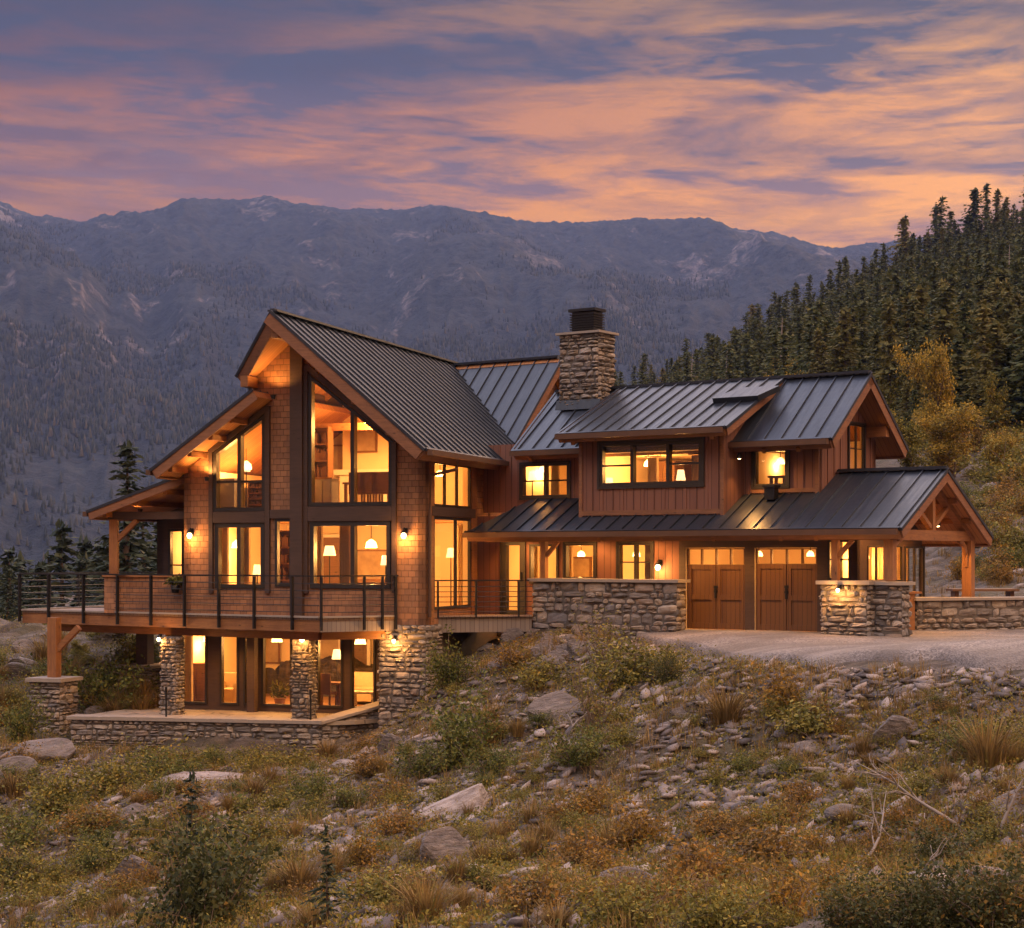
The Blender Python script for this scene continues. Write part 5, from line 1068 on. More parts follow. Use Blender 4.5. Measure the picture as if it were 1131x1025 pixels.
def curtain(p, fr, w, h, label, mat='linen'):
    p = V(p); r = thing('curtain', label, 'curtain', tuple(p)); vs = []; fs = []; n = 40
    for i in range(n + 1):
        x = -w / 2 + w * i / n; y = .05 * math.sin(i * 1.15)
        for z, k in ((0, 1.1), (h, .9)): vs.append(p + fr.x * (x * (1 if z else 1.06)) + fr.y * (y * k) + V(0, 0, z))
    fs = [(2 * i, 2 * i + 2, 2 * i + 3, 2 * i + 1) for i in range(n)]; mb = MB(); mb.add(vs, fs); mb.build('cloth', M[mat], r, smooth=True)
    mb = MB(); mb.tube([p + fr.x * (-w / 2 - .1) + V(0, 0, h + .03), p + fr.x * (w / 2 + .1) + V(0, 0, h + .03)], .015, 6); mb.build('rod', M['metal'], r); return r
def picture(p, fr, w, h, label):
    p = V(p); r = thing('picture', label, 'picture', tuple(p)); part(r, 'canvas', 'art', p, fr, -w / 2, w / 2, -.02, .02, -h / 2, h / 2)
    for a0, a1, z0, z1 in ((-w / 2 - .05, w / 2 + .05, h / 2 + .001, h / 2 + .05), (-w / 2 - .05, w / 2 + .05, -h / 2 - .05, -h / 2 - .001), (-w / 2 - .05, -w / 2 - .001, -h / 2, h / 2), (w / 2 + .001, w / 2 + .05, -h / 2, h / 2)): part(r, 'frame', 'furniture', p, fr, a0, a1, -.04, .03, z0, z1)
    return r
def pot_plant(p, label, h=.9, s=.3, pot='rust'):
    p = V(p); r = thing('potted_plant', label, 'plant', tuple(p)); mb = MB(); mb.lathe(p, [(s * .35, 0), (s * .5, s * .8), (s * .44, s * .8), (s * .4, s * .7)], 12); mb.build('pot', M[pot], r, smooth=True)
    rs = np.random.default_rng(int(h * 1000 + abs(p.x) * 10)); n = 140; d = rs.normal(size=(n, 3)); d[:, 2] = np.abs(d[:, 2]) + .3; d /= np.linalg.norm(d, axis=1)[:, None]
    c = np.array(p) + np.array([0, 0, s * .8]) + d * rs.uniform(.15, 1, n)[:, None] * np.array([s * 1.1, s * 1.1, h - s * .8]); v, q = leaf_quads(c - np.array(p), d + rs.normal(size=(n, 3)) * .6, rs.uniform(.1, .2, n), .4, rs); obj('foliage', np_mesh('foliage', v, q, M['leaf_green']), r); return r
def leaf_quads(c, d, L, aspect, rs):
    """rhombic leaves: base, side, tip, side"""
    c = np.asarray(c); n = len(c); d = d / (np.linalg.norm(d, axis=1)[:, None] + 1e-9); r = rs.normal(size=(n, 3)); s = np.cross(d, r); s /= np.linalg.norm(s, axis=1)[:, None] + 1e-9
    up = np.cross(s, d); L = np.asarray(L)[:, None] if np.ndim(L) else np.full((n, 1), L); w = L * aspect
    v = np.stack([c - d * L * .5, c + s * w * .5 + up * w * .15, c + d * L * .5, c - s * w * .5 + up * w * .15], 1).reshape(-1, 3); return v, np.arange(4 * n).reshape(-1, 4)
def furnish():
    GA = lambda px, b, z: G.P(G.front(b).px(px)[0], b, z)
    WA = lambda px, b, z: W.P(W.front(b).px(px)[0], b, z)
    def solid(name, label, cat, mat, p, fr, w, d_, h, trim=None):
        r = thing(name, label, cat, tuple(p)); part(r, 'body', mat, p, fr, -w / 2, w / 2, -d_ / 2, d_ / 2, .06, h); part(r, 'top', trim or 'furniture', p, fr, -w / 2 - .02, w / 2 + .02, -d_ / 2 - .02, d_ / 2 + .02, h + .001, h + .04); part(r, 'plinth', 'furniture', p, fr, -w / 2 + .02, w / 2 - .02, -d_ / 2 + .02, d_ / 2 - .02, 0, .059)
        for k in (-1, 1): part(r, 'door', mat, p, fr, k * w / 4 - w / 4 + .02, k * w / 4 + w / 4 - .02, -d_ / 2 - .02, -d_ / 2 - .001, .1, h - .04)
        return r
    def inner_door(p, fr, label, h=2.05, w=.8):
        r = thing('interior_door', label, 'door', tuple(p)); part(r, 'leaf', 'furniture', p, fr, -w / 2, w / 2, -.03, .02, 0, h)
        for a0, a1, z0, z1 in ((-w / 2 - .1, -w / 2 - .002, 0, h + .1), (w / 2 + .002, w / 2 + .1, 0, h + .1), (-w / 2, w / 2, h + .002, h + .1)): part(r, 'frame', 'white_paint', p, fr, a0, a1, -.05, .02, z0, z1)
        for z0 in (.2, 1.15): part(r, 'panel', 'furniture', p, fr, -w / 2 + .12, w / 2 - .12, -.045, -.031, z0, z0 + .75)
        return r
    # great room, upper windows
    z = 3.2
    pendant(G.P(.9, 2.4, 5.6), 1.1, 'round pendant lamp in the upper gable window', 260); pendant(G.P(-2.4, 1.7, 4.4), .5, 'pendant lamp in the upper left windows', 100)
    shelf(GA(353, 2.6, z), G, .5, 2.3, 'tall dark bookcase at the left of the upper gable window'); solid('cabinet', 'pale grey cabinet at the foot of the upper gable window', 'cabinet', 'grey_cloth', GA(361, 1.0, z), G, .46, .45, .8)
    p = GA(404, 4.9, z); r = thing('fireplace', 'white mantel fireplace on the back wall of the loft', 'fireplace', tuple(p))
    for a0, a1 in ((-.8, -.5), (.5, .8)): part(r, 'jamb', 'white_paint', p, G, a0, a1, 0, .3, 0, 1.1)
    part(r, 'mantel', 'white_paint', p, G, -.95, .95, -.08, .3, 1.102, 1.25); part(r, 'firebox', 'art', p, G, -.499, .499, .15, .3, 0, 1.1); part(r, 'chimney_breast', 'plaster', p, G, -.75, .75, .1, .5, 1.252, 3.2)
    for px, lab in ((398, 'left of the three dark chairs behind the upper gable glass'), (411, 'middle of the three dark chairs behind the upper gable glass'), (424, 'right of the three dark chairs behind the upper gable glass')): chair(GA(px, 1.3, z), G, lab, -1)
    table(GA(412, 2.0, z), G, 1.4, .8, .75, 'dining table behind the chairs in the upper gable window'); picture(GA(402, 4.96, 5.25), G, .7, .55, 'large canvas above the loft fireplace'); picture(GA(372, 5.55, 4.8), G, .5, .7, 'framed print left of the loft fireplace')
    for b in (1.4, 2.9, 4.4):
        mb = MB(); mb.beam(G.P(.1, b, zr(.1) - .55), G.P(3.1, b, zr(3.1) - .42), .14, .2); mb.beam(G.P(-.1, b, zr(.1) - .55), G.P(-1.4, b, zr(1.4) - .42), .14, .2); mb.build('rafter', M['timber'], house)
    mb = MB(); mb.beam(G.P(-1.4, 2.9, 5.5), G.P(2.5, 2.9, 5.5), .14, .2); mb.build('tie_beam', M['timber'], house)
    sofa(GA(250, .95, z), G, .9, 'grey sofa in the upper left windows', face=1); shelf(GA(283, 1.1, z), G, .5, .8, 'short bookcase at the right of the upper left windows'); floor_lamp(GA(272, .8, z), 1.25, 'slim lamp between the panes of the upper left windows', 6, .11)
    # great room, main floor
    z = ZK
    pendant(GA(410, 2.2, 2.3), .65, 'pendant lamp over the table behind the lower gable doors', 190); pendant(GA(262, 1.6, 2.3), .65, 'pendant lamp behind the lower left doors', 120)
    floor_lamp(GA(364, 1.5, z), 1.75, 'floor lamp glowing between the curtains of the lower gable doors', 14); picture(GA(409, 4.9, 1.7), G, 1.25, .9, 'wide dark picture on the back wall behind the lower gable doors')
    for px, b, w, lab in ((351, .55, .26, 'left curtain behind the lower gable doors'), (381, .6, .3, 'curtain at the centre post of the lower gable doors'), (247, .55, .26, 'curtain behind the lower left doors'), (272, .55, .2, 'narrow curtain at the right of the lower left doors')): curtain(GA(px, b, z + .05), G, w, 2.25, lab)
    shelf(GA(314, 1.3, z), G, .5, 2.2, 'bookcase behind the narrow window at the centre post'); sofa(GA(412, 1.3, z), G, 1.2, 'brown sofa behind the lower gable doors', 'brown_cloth', face=1); floor_lamp(GA(426, 2.0, z), 1.5, 'floor lamp behind the brown sofa in the lower gable doors', 10, .14)
    solid('sideboard', 'dark sideboard under the wide picture behind the lower gable doors', 'sideboard', 'furniture', GA(408, 4.4, z), G, 1.3, .4, .85); inner_door(GA(372, 5.55, z), G, 'wooden door on the back wall behind the lower gable doors')
    table(GA(283, 1.4, z), G, .8, .7, .75, 'small table behind the lower left doors'); floor_lamp(GA(284, 1.4, z + .752), .5, 'small lamp on the table behind the lower left doors', 8, .12)
    S = lambda px, d_, z: GS.P(GS.px(px, HY, -d_)[0], z, -d_)
    pendant(S(486, .9, 4.2), .6, 'pendant lamp in the tall side windows', 50, .12); floor_lamp(S(498, .9, z), 1.7, 'floor lamp in the tall side window by the inner corner', 12, .13); curtain(S(512, .4, z + .05), G, .3, 2.3, 'curtain at the right of the tall side window'); picture(S(489, 2.6, 1.75), G, .55, .9, 'framed print in the tall side window')
    # basement
    z = ZP + .03
    pendant(GA(306, 3.6, -.3), .5, 'pendant lamp in the basement room behind the middle door', 72); pendant(GA(398, 3.2, -.3), .5, 'pendant lamp in the basement room beside the stone base', 68); pendant(GA(230, 3.0, -.3), .5, 'pendant lamp in the left basement room', 50)
    pot_plant(GA(309, 2.3, z), 'bushy potted plant behind the middle basement door', .8, .32); table(GA(364, 2.5, z), G, .9, .6, .72, 'desk behind the right basement doors'); chair(GA(360, 2.15, z), G, 'dark chair at the basement desk', -1); table(GA(402, 2.4, z), G, .8, .5, .5, 'pale low table behind the rightmost basement door', 'table', 'coffee_table', 'white_paint')
    sofa(GA(403, 4.4, z), G, 1.2, 'pale sofa at the back of the right basement room', 'linen'); sofa(GA(256, 3.0, z), G, .8, 'beige armchair behind the second basement door', 'linen', 'armchair', 'armchair'); curtain(GA(207, 2.1, z + .03), G, .3, 2.1, 'curtain at the leftmost basement door'); solid('cabinet', 'dark cabinet behind the leftmost basement door', 'cabinet', 'furniture', GA(221, 2.8, z), G, .5, .4, 1.1)
    picture(GA(300, 6.9, -.7), G, .45, .85, 'tall dark print on the basement back wall'); picture(GA(362, 6.9, -.7), G, .8, .6, 'wide print on the basement back wall'); inner_door(GA(392, 6.92, z), G, 'wooden door at the back of the right basement room'); floor_lamp(GA(372, 3.4, z), 1.5, 'floor lamp behind the basement desk', 10, .14)
    # wing, upstairs
    z = 2.98
    for px, b, pw, lab in ((600, 1.9, 40, 'ceiling pendant behind the paired windows left of the dormer'), (716, .9, 90, 'ceiling pendant in the dormer room'), (862, 1.9, 24, 'ceiling pendant in the room right of the dormer')): pendant(WA(px, b, 4.38), .25 if px < 800 else 1.0, lab, pw, .12)
    floor_lamp(WA(752, .2, z), 1.15, 'lamp glowing low in the right window of the dormer', 7, .12); curtain(WA(721, .3, z + .03), W, .3, 1.5, 'pale curtain standing in the middle window of the dormer'); floor_lamp(WA(673, .1, z), 1.0, 'lamp glowing low in the left window of the dormer', 6, .12); curtain(WA(768, .0, z + .03), W, .2, 1.5, 'curtain at the right edge of the dormer window')
    solid('wardrobe', 'brown wardrobe in the middle of the dormer room', 'wardrobe', 'furniture', WA(738, 2.6, z), W, .7, .5, 1.5); picture(WA(690, 3.5, 4.2), W, .6, .4, 'small framed print at the back of the dormer room'); inner_door(WA(760, 3.54, z), W, 'door at the back of the dormer room', 1.58, .7)
    table(WA(862, .8, z), W, .5, .4, 1.0, 'tall side table at the window right of the dormer'); floor_lamp(WA(588, 1.2, z), 1.3, 'lamp glowing in the paired windows left of the dormer', 6, .12); curtain(WA(613, .9, z + .03), W, .22, 1.5, 'curtain in the right pane of the paired windows left of the dormer')
    # wing, ground floor
    z = .44
    for px, pw, lab in ((566, 50, 'pendant lamp behind the front door'), (642, 70, 'pendant lamp behind the wide porch window'), (703, 50, 'pendant lamp behind the four paned porch window')): pendant(WA(px, 1.5, 2.05), .37, lab, pw, .11)
    pendant(W.P(1.6, 1.2, 2.05), .36, 'pendant lamp inside the garage behind the left garage door', 26, .1); pendant(W.P(3.0, 1.2, 2.05), .36, 'pendant lamp inside the garage behind the right garage door', 26, .1); pendant(W.P(4.3, 1.5, 2.0), .41, 'pendant lamp in the entry room behind the stone pier', 60, .11)
    curtain(WA(590, .5, z + .03), W, .3, 1.95, 'curtain beside the front door window'); curtain(WA(629, .45, z + .03), W, .18, 1.95, 'curtain at the left of the wide porch window'); sofa(WA(645, 2.2, z), W, 1.1, 'linen sofa behind the wide porch window', 'linen'); picture(WA(640, 3.36, 1.7), W, .7, .5, 'framed print behind the wide porch window'); inner_door(WA(568, 3.36, z), W, 'wooden door at the back of the hall behind the front door', 1.9)
    curtain(W.P(4.45, 1.9, .24), W, .3, 2.0, 'curtain in the entry room behind the stone pier'); curtain(WA(716, .4, z + .03), W, .18, 1.9, 'curtain at the right of the four paned porch window')
    pendant(G.P(-5.0, 4.6, 2.5), .95, 'lamp in the porch room left of the gable', 60, .12)
    pot_plant(G.P(-3.75, .3, ZK + .55) , 'dark bushy plant in a hanging pot on the shingled parapet', .5, .26, 'metal')
furnish()

# ---------------------------------------------------------------- trees
def merge(parts):
    v = []; q = []; o = 0
    for a, b in parts: v.append(a); q.append(b + o); o += len(a)
    return np.concatenate(v), np.concatenate(q)
def conifer_meshes(seed, H, Rad, levels, per, mat, thin=1.0, seglen=.34):
    rs = np.random.default_rng(seed); mb = MB(); gaps = rs.uniform(0, 1, (14, 2)) * np.array([6.28, .8]); bend = rs.uniform(-.02, .02, 2)
    mb.tube([(bend[0] * H * t * t, bend[1] * H * t * t, H * t - .3) for t in (0, .3, .6, .85, 1.0)], [.022 * H, .017 * H, .011 * H, .005 * H, .001 * H], 7)
    c = []; d = []; L = []
    for i in range(levels):
        t = .10 + .89 * (i / levels) ** .95; nb = max(3, int(per * (1 - t * .55))); a0 = rs.uniform(0, 6.28)
        for k in range(nb):
            if rs.random() < .16: continue
            az = a0 + 2 * np.pi * k / nb + rs.normal() * .25; bl = Rad * H * (1 - t) ** .85 * rs.uniform(.55, 1.2) + .02 * H
            if any(abs((az - ga + 3.14) % 6.28 - 3.14) < .6 and abs(t - gt) < .06 for ga, gt in gaps): bl *= rs.uniform(.3, .6)
            if t < .22: bl *= rs.uniform(.4, .9)
            n = max(3, int(bl / (seglen * .42))); up = rs.uniform(-.15, .25) + .5 * t
            for s in np.linspace(.12, 1, n):
                x = bl * s; zz = t * H + x * up - .42 * x * s * (1 - .5 * t)
                for _ in range(2):
                    side = rs.normal() * .55; dirv = np.array([np.cos(az + side), np.sin(az + side), -.28 + rs.normal() * .28])
                    c.append([x * np.cos(az) + rs.normal() * .05 * H * .1 + bend[0] * H * t * t, x * np.sin(az) + rs.normal() * .05 * H * .1 + bend[1] * H * t * t, zz + rs.normal() * .02 * H * .3]); d.append(dirv); L.append(seglen * rs.uniform(.7, 1.35) * (1.15 - .5 * s))
    for _ in range(8): c.append([bend[0] * H + rs.normal() * .01 * H, bend[1] * H + rs.normal() * .01 * H, H * rs.uniform(.93, .995)]); d.append([rs.normal() * .25, rs.normal() * .25, 1]); L.append(seglen * .9)
    v, q = leaf_quads(np.array(c), np.array(d), np.array(L), .42 * thin, rs)
    return mb, np_mesh('crown', v, q, mat)
def make_tree(kind, meshes, label, cat='tree', group=None):
    mb, cm = meshes; r = thing(kind, label, cat, (0, 0, 0), group); mb.build('trunk', M['bark'], r, smooth=True, uv=False); obj('crown', cm, r); return r
def copy_thing(src, loc, rz=0, s=1.0, label=None, group=None, tilt=0):
    c = src.copy(); sc.collection.objects.link(c); c.location = loc; c.rotation_euler = (tilt, 0, rz); c.scale = (s, s, s) if not isinstance(s, tuple) else s
    for ch in src.children:
        k = ch.copy(); sc.collection.objects.link(k); k.parent = c
    if label: c['label'] = label
    if group: c['group'] = group
    return c
used = set()
def place(src, loc, rz=0, s=1.0, label=None, group=None, tilt=0):
    if src.name not in used:
        used.add(src.name); src.location = loc; src.rotation_euler = (tilt, 0, rz); src.scale = (s, s, s) if not isinstance(s, tuple) else s
        if label: src['label'] = label
        if group: src['group'] = group
        return src
    return copy_thing(src, loc, rz, s, label, group, tilt)
FG = 'conifers covering the steep right hillside'; FL = 'one of the many conifers covering the steep right hillside'
con = [make_tree('conifer_tree', conifer_meshes(11 + i, 12, w, lv, pr, M['needle'], 1.0, sg), FL, 'tree', FG) for i, (w, lv, pr, sg) in enumerate([(.23, 28, 9, .85), (.29, 24, 10, .95), (.19, 30, 9, .8), (.33, 22, 10, 1.0), (.25, 26, 9, .9)])]
def broadleaf(seed, H, W_, n, mat, leaf=.2, trunkr=.02):
    rs = np.random.default_rng(seed); mb = MB(); c = []; d = []; tips = []
    def limb(p, dr, L, r, lev):
        pts = [p]; q = p
        for s in range(4): dr = (dr + V(*(rs.normal(size=3) * .16)) + V(0, 0, .06)).normalized(); q = q + dr * L / 4; pts.append(q)
        mb.tube(pts, [r * (1 - .17 * k) for k in range(5)], 6 if lev else 8)
        if lev >= 2: tips.extend(pts[1:])
        if lev < 3:
            for k in range(8 if lev == 0 else 3):
                b = pts[1 + (k % 4)]; az = rs.uniform(0, 6.28); e = rs.uniform(.25, .9)
                limb(b, V(math.cos(az) * math.cos(e), math.sin(az) * math.cos(e), math.sin(e)), L * rs.uniform(.45, .68), r * .5, lev + 1)
    limb(V(0, 0, -.2), V(0, 0, 1), H * .62, H * trunkr, 0); T = np.array([tuple(t) for t in tips]); T[:, :2] *= W_ / (np.abs(T[:, :2]).max() + .01); T[:, 2] *= 1.0
    i = rs.integers(0, len(T), n); cc = T[i] + rs.normal(size=(n, 3)) * H * .03 * rs.uniform(.4, 1.6, (n, 1)); v, q = leaf_quads(cc, rs.normal(size=(n, 3)) + np.array([0, 0, -.3]), leaf * rs.uniform(.6, 1.3, n), .6, rs)
    return mb, np_mesh('crown', v, q, mat)
def forest():
    pts = []; tries = 0; r = np.random.default_rng(5)
    # even cover over the seen face of the hill: choose by pixel, thin out by spacing in the picture
    cand = []
    for _ in range(16000):
        px = r.uniform(665, 1420); ypix = r.uniform(225, 560); top = np.interp(px, _rp[:, 0], _rp[:, 1])
        if ypix < top: continue
        cand.append((px, ypix))
    cand = np.array(cand); Yt = np.linspace(70, 470, 400)
    def onhill(px, py):
        X = (px - CX) / F * Yt; z = base_ground(X, Yt); zr_ = ZC + (HY - py) / F * Yt; k = np.nonzero(z >= zr_)[0]
        return (X[k[0]], Yt[k[0]], z[k[0]]) if len(k) else None
    kept = []
    for px, py in cand:
        if px > 1000 and py > 500 - (px - 1000) * .05: continue
        if py > 470 and px < 1000: continue
        ok = all((abs(px - a) / 7.2) ** 2 + (abs(py - b) / 7.6) ** 2 > 1 for a, b, _ in kept)
        if ok:
            h = onhill(px, py)
            if h and h[1] > 88: kept.append((px, py, h))
        if len(kept) >= 1500: break
    for i in range(98):                                # the ragged skyline
        px = 672 + i * 7.6 + r.uniform(-3, 3); Y = HILL_Y - r.uniform(2, 25); X = (px - CX) / F * Y; kept.insert(0, (px, 0, (X, Y, float(base_ground(np.array([X]), np.array([Y]))[0]))))
    kept.sort(key=lambda k: k[2][1]); far = []
    for i, (px, py, (X, Y, z)) in enumerate(kept):
        s = r.choice((r.uniform(.55, .8), r.uniform(.8, 1.3))) * np.interp(Y, [90, 200, 420], [.55, .68, .78])
        if px > 990 and Y > 385: s *= 1.35
        if len(kept) - i > 0 and (i < 420 or (Y > 390 and (i % 2 == 0))) and used_n[0] < 300 and X / Y * F + CX < 1140:
            used_n[0] += 1; src = con[int(r.integers(0, 5))]; place(src, (X, Y, z - .3), r.uniform(0, 6.28), (s * r.uniform(.85, 1.3), s * r.uniform(.85, 1.3), s), FL, FG, R(r.normal(0, 2.2)))
        else: far.append((X, Y, z - .3, s, r.uniform(0, 6.28), int(r.integers(0, 5))))
    # the rest of the wood as one mass
    vs = []; qs = []; o = 0; src = []
    for c in con:
        me = [k for k in c.children if k.name.startswith('crown')][0].data; a = np.zeros(len(me.vertices) * 3, np.float32); me.vertices.foreach_get('co', a); a = a.reshape(-1, 4, 3); src.append(a[::2] * 1.0)
    for X, Y, z, s, rz, k in far:
        a = src[k].reshape(-1, 3); cs, sn = math.cos(rz), math.sin(rz); b = np.stack([(a[:, 0] * cs - a[:, 1] * sn) * s * 1.15 + X, (a[:, 0] * sn + a[:, 1] * cs) * s * 1.15 + Y, a[:, 2] * s + z], -1); vs.append(b); qs.append(np.arange(len(b)).reshape(-1, 4) + o); o += len(b)
    if vs: tag(obj('hillside_forest', np_mesh('hillside_forest', np.concatenate(vs), np.concatenate(qs), M['needle'])), 'dense mixed conifer wood filling the gaps on the right hillside', 'forest', kind='stuff')
used_n = [0]
forest()
def tree_at(src, px, Y, h0, H, label, rz=0, wide=1.0, dz=0, group=None):
    X = (px - CX) / F * Y; s = H / h0; return place(src, (X, Y, gz(X, Y) + dz), rz, (s * wide, s * wide, s), label, group)
spr = [make_tree('spruce_tree', conifer_meshes(31 + i, 12, w, 30, 9, M['dark_needle'], .9, .55), 'spruce', 'tree') for i, w in enumerate((.17, .14, .2))]
def spruces():
    def tall(px, ytop, Y, src, label, wide=1.0, rz=0, group=None):
        X = (px - CX) / F * Y; z = gz(X, Y); H = ZC + (HY - ytop) / F * Y - z; place(src, (X, Y, z - .2), rz, (H / 12 * wide, H / 12 * wide, H / 12), label, group)
    tall(139, 482, 72, spr[0], 'tall pointed spruce standing behind the left porch roof', 1.3, .5)
    tall(160, 540, 76, spr[2], 'broad spruce behind the porch post, right of the tall pointed spruce', 1.15, 2)
    tall(70, 572, 90, spr[1], 'slim spruce beyond the left half of the deck rail', 1.2, 1); tall(98, 588, 95, spr[0], 'small dark spruce just right of the slim spruce beyond the deck', 1.1, 3)
    tall(8, 618, 66, spr[2], 'dark spruce at the left edge of the picture beside the deck end', 1.2, 4); tall(38, 628, 84, spr[1], 'small spruce seen through the left end of the deck rail', 1.3, 5)
    tall(116, 612, 80, spr[2], 'bushy spruce half hidden behind the shingled parapet', 1.2, 1.5); tall(-12, 600, 80, spr[0], 'tall spruce cut off by the left edge of the picture', 1.2, 2.2)
    tall(52, 604, 110, spr[2], 'distant spruce top between the slim spruce and the deck end', 1.2, 2.9); tall(182, 566, 84, spr[1], 'narrow spruce close to the gable wall behind the porch', 1.2, .3)
spruces()
def valley_spruces():
    r = random.Random(17)
    for k in range(26):
        px = r.uniform(-25, 186); Y = r.uniform(66, 120); X = (px - CX) / F * Y; z = gz(X, Y); yt = r.uniform(585, 668); H = ZC + (HY - yt) / F * Y - z
        if H < 2.2: continue
        place(spr[k % 3], (X, Y, z - .2), r.uniform(0, 6.28), (H / 12 * 1.25, H / 12 * 1.25, H / 12), 'dark spruce in the loose stand falling into the valley left of the house', 'dark spruces in the valley left of the house', R(r.uniform(-2, 2)))
    for k in range(9):
        px = r.uniform(760, 1140); yb = np.interp(px, _rp[:, 0], _rp[:, 1]) + r.uniform(20, 120); p = hit(px, yb)
        if p.y < 105 or yb > 500: continue
        h = r.uniform(6, 10); t = thing('dead_tree', 'grey dead trunk standing bare among the hillside conifers', 'tree', tuple(p), 'dead trunks on the right hillside'); mb = MB(); mb.tube([p + V(0, 0, -.3), p + V(.1, 0, h * .5), p + V(.25, .1, h)], [.16, .11, .03], 6); mb.build('trunk', M['bleached'], t, uv=False); mb = MB()
        for q in range(12): z = h * r.uniform(.35, .95); a = r.uniform(0, 6.28); L = (h - z) * .3 + .3; mb.tube([p + V(.2 * z / h, 0, z), p + V(.2 * z / h + math.cos(a) * L, math.sin(a) * L, z - .1 * L)], [.03, .008], 4)
        mb.build('branches', M['bleached'], t, uv=False)
valley_spruces()
bl = [make_tree('birch_tree', broadleaf(51, 9, 3.3, 9000, M['leaf_birch'], .22, .012), 'birch'), make_tree('aspen_tree', broadleaf(52, 7, 2.8, 6500, M['leaf_olive'], .22, .012), 'aspen')]
def broadleaves():
    def tall(px, ytop, Y, src, h0, label, wide=1.0, rz=0):
        X = (px - CX) / F * Y; z = gz(X, Y); H = ZC + (HY - ytop) / F * Y - z; place(src, (X, Y, z - .2), rz, (H / h0 * wide, H / h0 * wide, H / h0), label)
    tall(1034, 368, 98, bl[0], 8.2, 'tall golden birch rising behind the right gable', .62, .4); tall(1052, 440, 92, bl[0], 8.2, 'lower spreading golden birch in front of the tall birch', 1.3, 2.2)
    tall(1100, 470, 88, bl[0], 8.2, 'golden birch at the edge of the rocky slope right of the porch', 1.1, 4); tall(1010, 452, 95, bl[1], 6.6, 'olive aspen tight behind the right gable', 1.0, 1); tall(1140, 505, 80, bl[0], 8.2, 'golden birch half cut off by the right edge', 1.0, 5)
    tall(985, 400, 130, bl[1], 6.6, 'green aspen above the ridge of the right gable', .9, 3); tall(1085, 585, 62, bl[1], 6.6, 'leafy green aspen seen under the porch end', 1.5, 2); tall(1118, 560, 66, bl[1], 6.6, 'small aspen on the bank right of the porch', 1.3, .9)
    tall(120, 668, 57, bl[1], 6.6, 'dark leafy aspen behind the patio left of the stone pillar', 1.5, 2.7); tall(92, 700, 55, bl[1], 6.6, 'bushy young aspen right of the stone pier on the left', 1.7, 1.9)
broadleaves()
def hill_aspens():
    r = random.Random(21)
    for k in range(46):
        px, ypix = r.uniform(690, 1150), r.uniform(330, 500)
        if ypix < np.interp(px, _rp[:, 0], _rp[:, 1]) + 28: continue
        p = hit(px, ypix)
        if p.y < 100: continue
        s = r.uniform(.55, 1.0) * np.interp(p.y, [90, 420], [.7, 1.25]); gold = r.random() < .45; place(bl[0] if gold else bl[1], p - V(0, 0, .3), r.uniform(0, 6.28), (s * .75, s * .75, s), ('golden birch' if gold else 'olive green aspen') + ' standing among the conifers on the right hillside', ('golden birches' if gold else 'olive aspens') + ' among the hillside conifers')
hill_aspens()

# ---------------------------------------------------------------- rocks, scree, shrubs, grass on the slope
def rock_mesh(seed, flat_=.62, sub=4, rough=.32, planes=9):
    import bmesh
    bm = bmesh.new(); bmesh.ops.create_icosphere(bm, subdivisions=sub, radius=1); rs = np.random.default_rng(seed); a = np.array([v.co[:] for v in bm.verts])
    nrm = rs.normal(size=(planes, 3)); nrm /= np.linalg.norm(nrm, axis=1)[:, None]; dd = rs.uniform(.45, .85, planes)
    for n, k in zip(nrm, dd): s = a @ n - k; a = a - np.where(s > 0, s * .92, 0)[:, None] * n
    o = rs.uniform(0, 50); p = a * 1.6 + o
    w = pn(p[:, 0] + p[:, 2] * .7, p[:, 1] - p[:, 2] * .4) * .7 + .5 * pn(p[:, 0] * 2.3 + p[:, 2], p[:, 1] * 2.3) + .3 * pn(p[:, 0] * 5 - p[:, 2] * 4, p[:, 1] * 5 + p[:, 2] * 3)
    a = a * (1 + rough * .4 * w)[:, None]; a[:, 2] *= flat_
    for v, c in zip(bm.verts, a): v.co = c
    me = bpy.data.meshes.new('boulder'); bm.to_mesh(me); bm.free(); me.polygons.foreach_set('use_smooth', [False] * len(me.polygons)); return me
_rk = [rock_mesh(70 + i, f) for i, f in enumerate((.62, .5, .75, .55, .68))]
for me in _rk: me.materials.append(M['rock'])
_rkp = rock_mesh(90, .5, 5); _rkp.materials.append(M['pale_rock']); _rkp2 = rock_mesh(91, .45, 5); _rkp2.materials.append(M['pale_rock'])
def boulder(px, py, wpx, hpx, label, me=None, rz=None, tilt=0.0, group=None, sink=.35):
    p = hit(px, py); k = p.y / F; w = wpx * k / 2; h = hpx * k / 2
    o = obj('boulder', me or random.choice(_rk)); fl = .58; o.scale = (w * 1.15, w * random.uniform(.7, 1.0), h / fl * 1.1); o.location = p + V(0, w * .4, h * (1 - sink) - h * .38); o.rotation_euler = (0, tilt, rz if rz is not None else random.uniform(-.4, .4)); return tag(o, label, 'boulder', group)
boulder(505, 905, 98, 62, 'large pale pointed boulder leaning up to the right in the middle of the slope', _rkp, .1, -R(24))
boulder(488, 955, 66, 46, 'dark rounded boulder just below the large pale boulder', _rk[2], .3)
boulder(215, 870, 88, 34, 'wide pale flat boulder below the patio wall', _rkp2, -.1, -R(4)); boulder(300, 862, 34, 22, 'small grey boulder right of the wide pale one below the patio wall', _rk[0])
boulder(893, 838, 42, 30, 'angular tan boulder in the middle of the right bank', _rk[1], .2, -R(15)); boulder(992, 818, 44, 42, 'blocky tan boulder below the drive on the right bank', _rk[4], .1)
boulder(1125, 908, 90, 44, 'big grey slab at the right edge of the picture', _rk[3], .1, -R(18)); boulder(612, 796, 70, 36, 'low dark boulder between the two tall green shrubs', _rk[2], 0, -R(12))
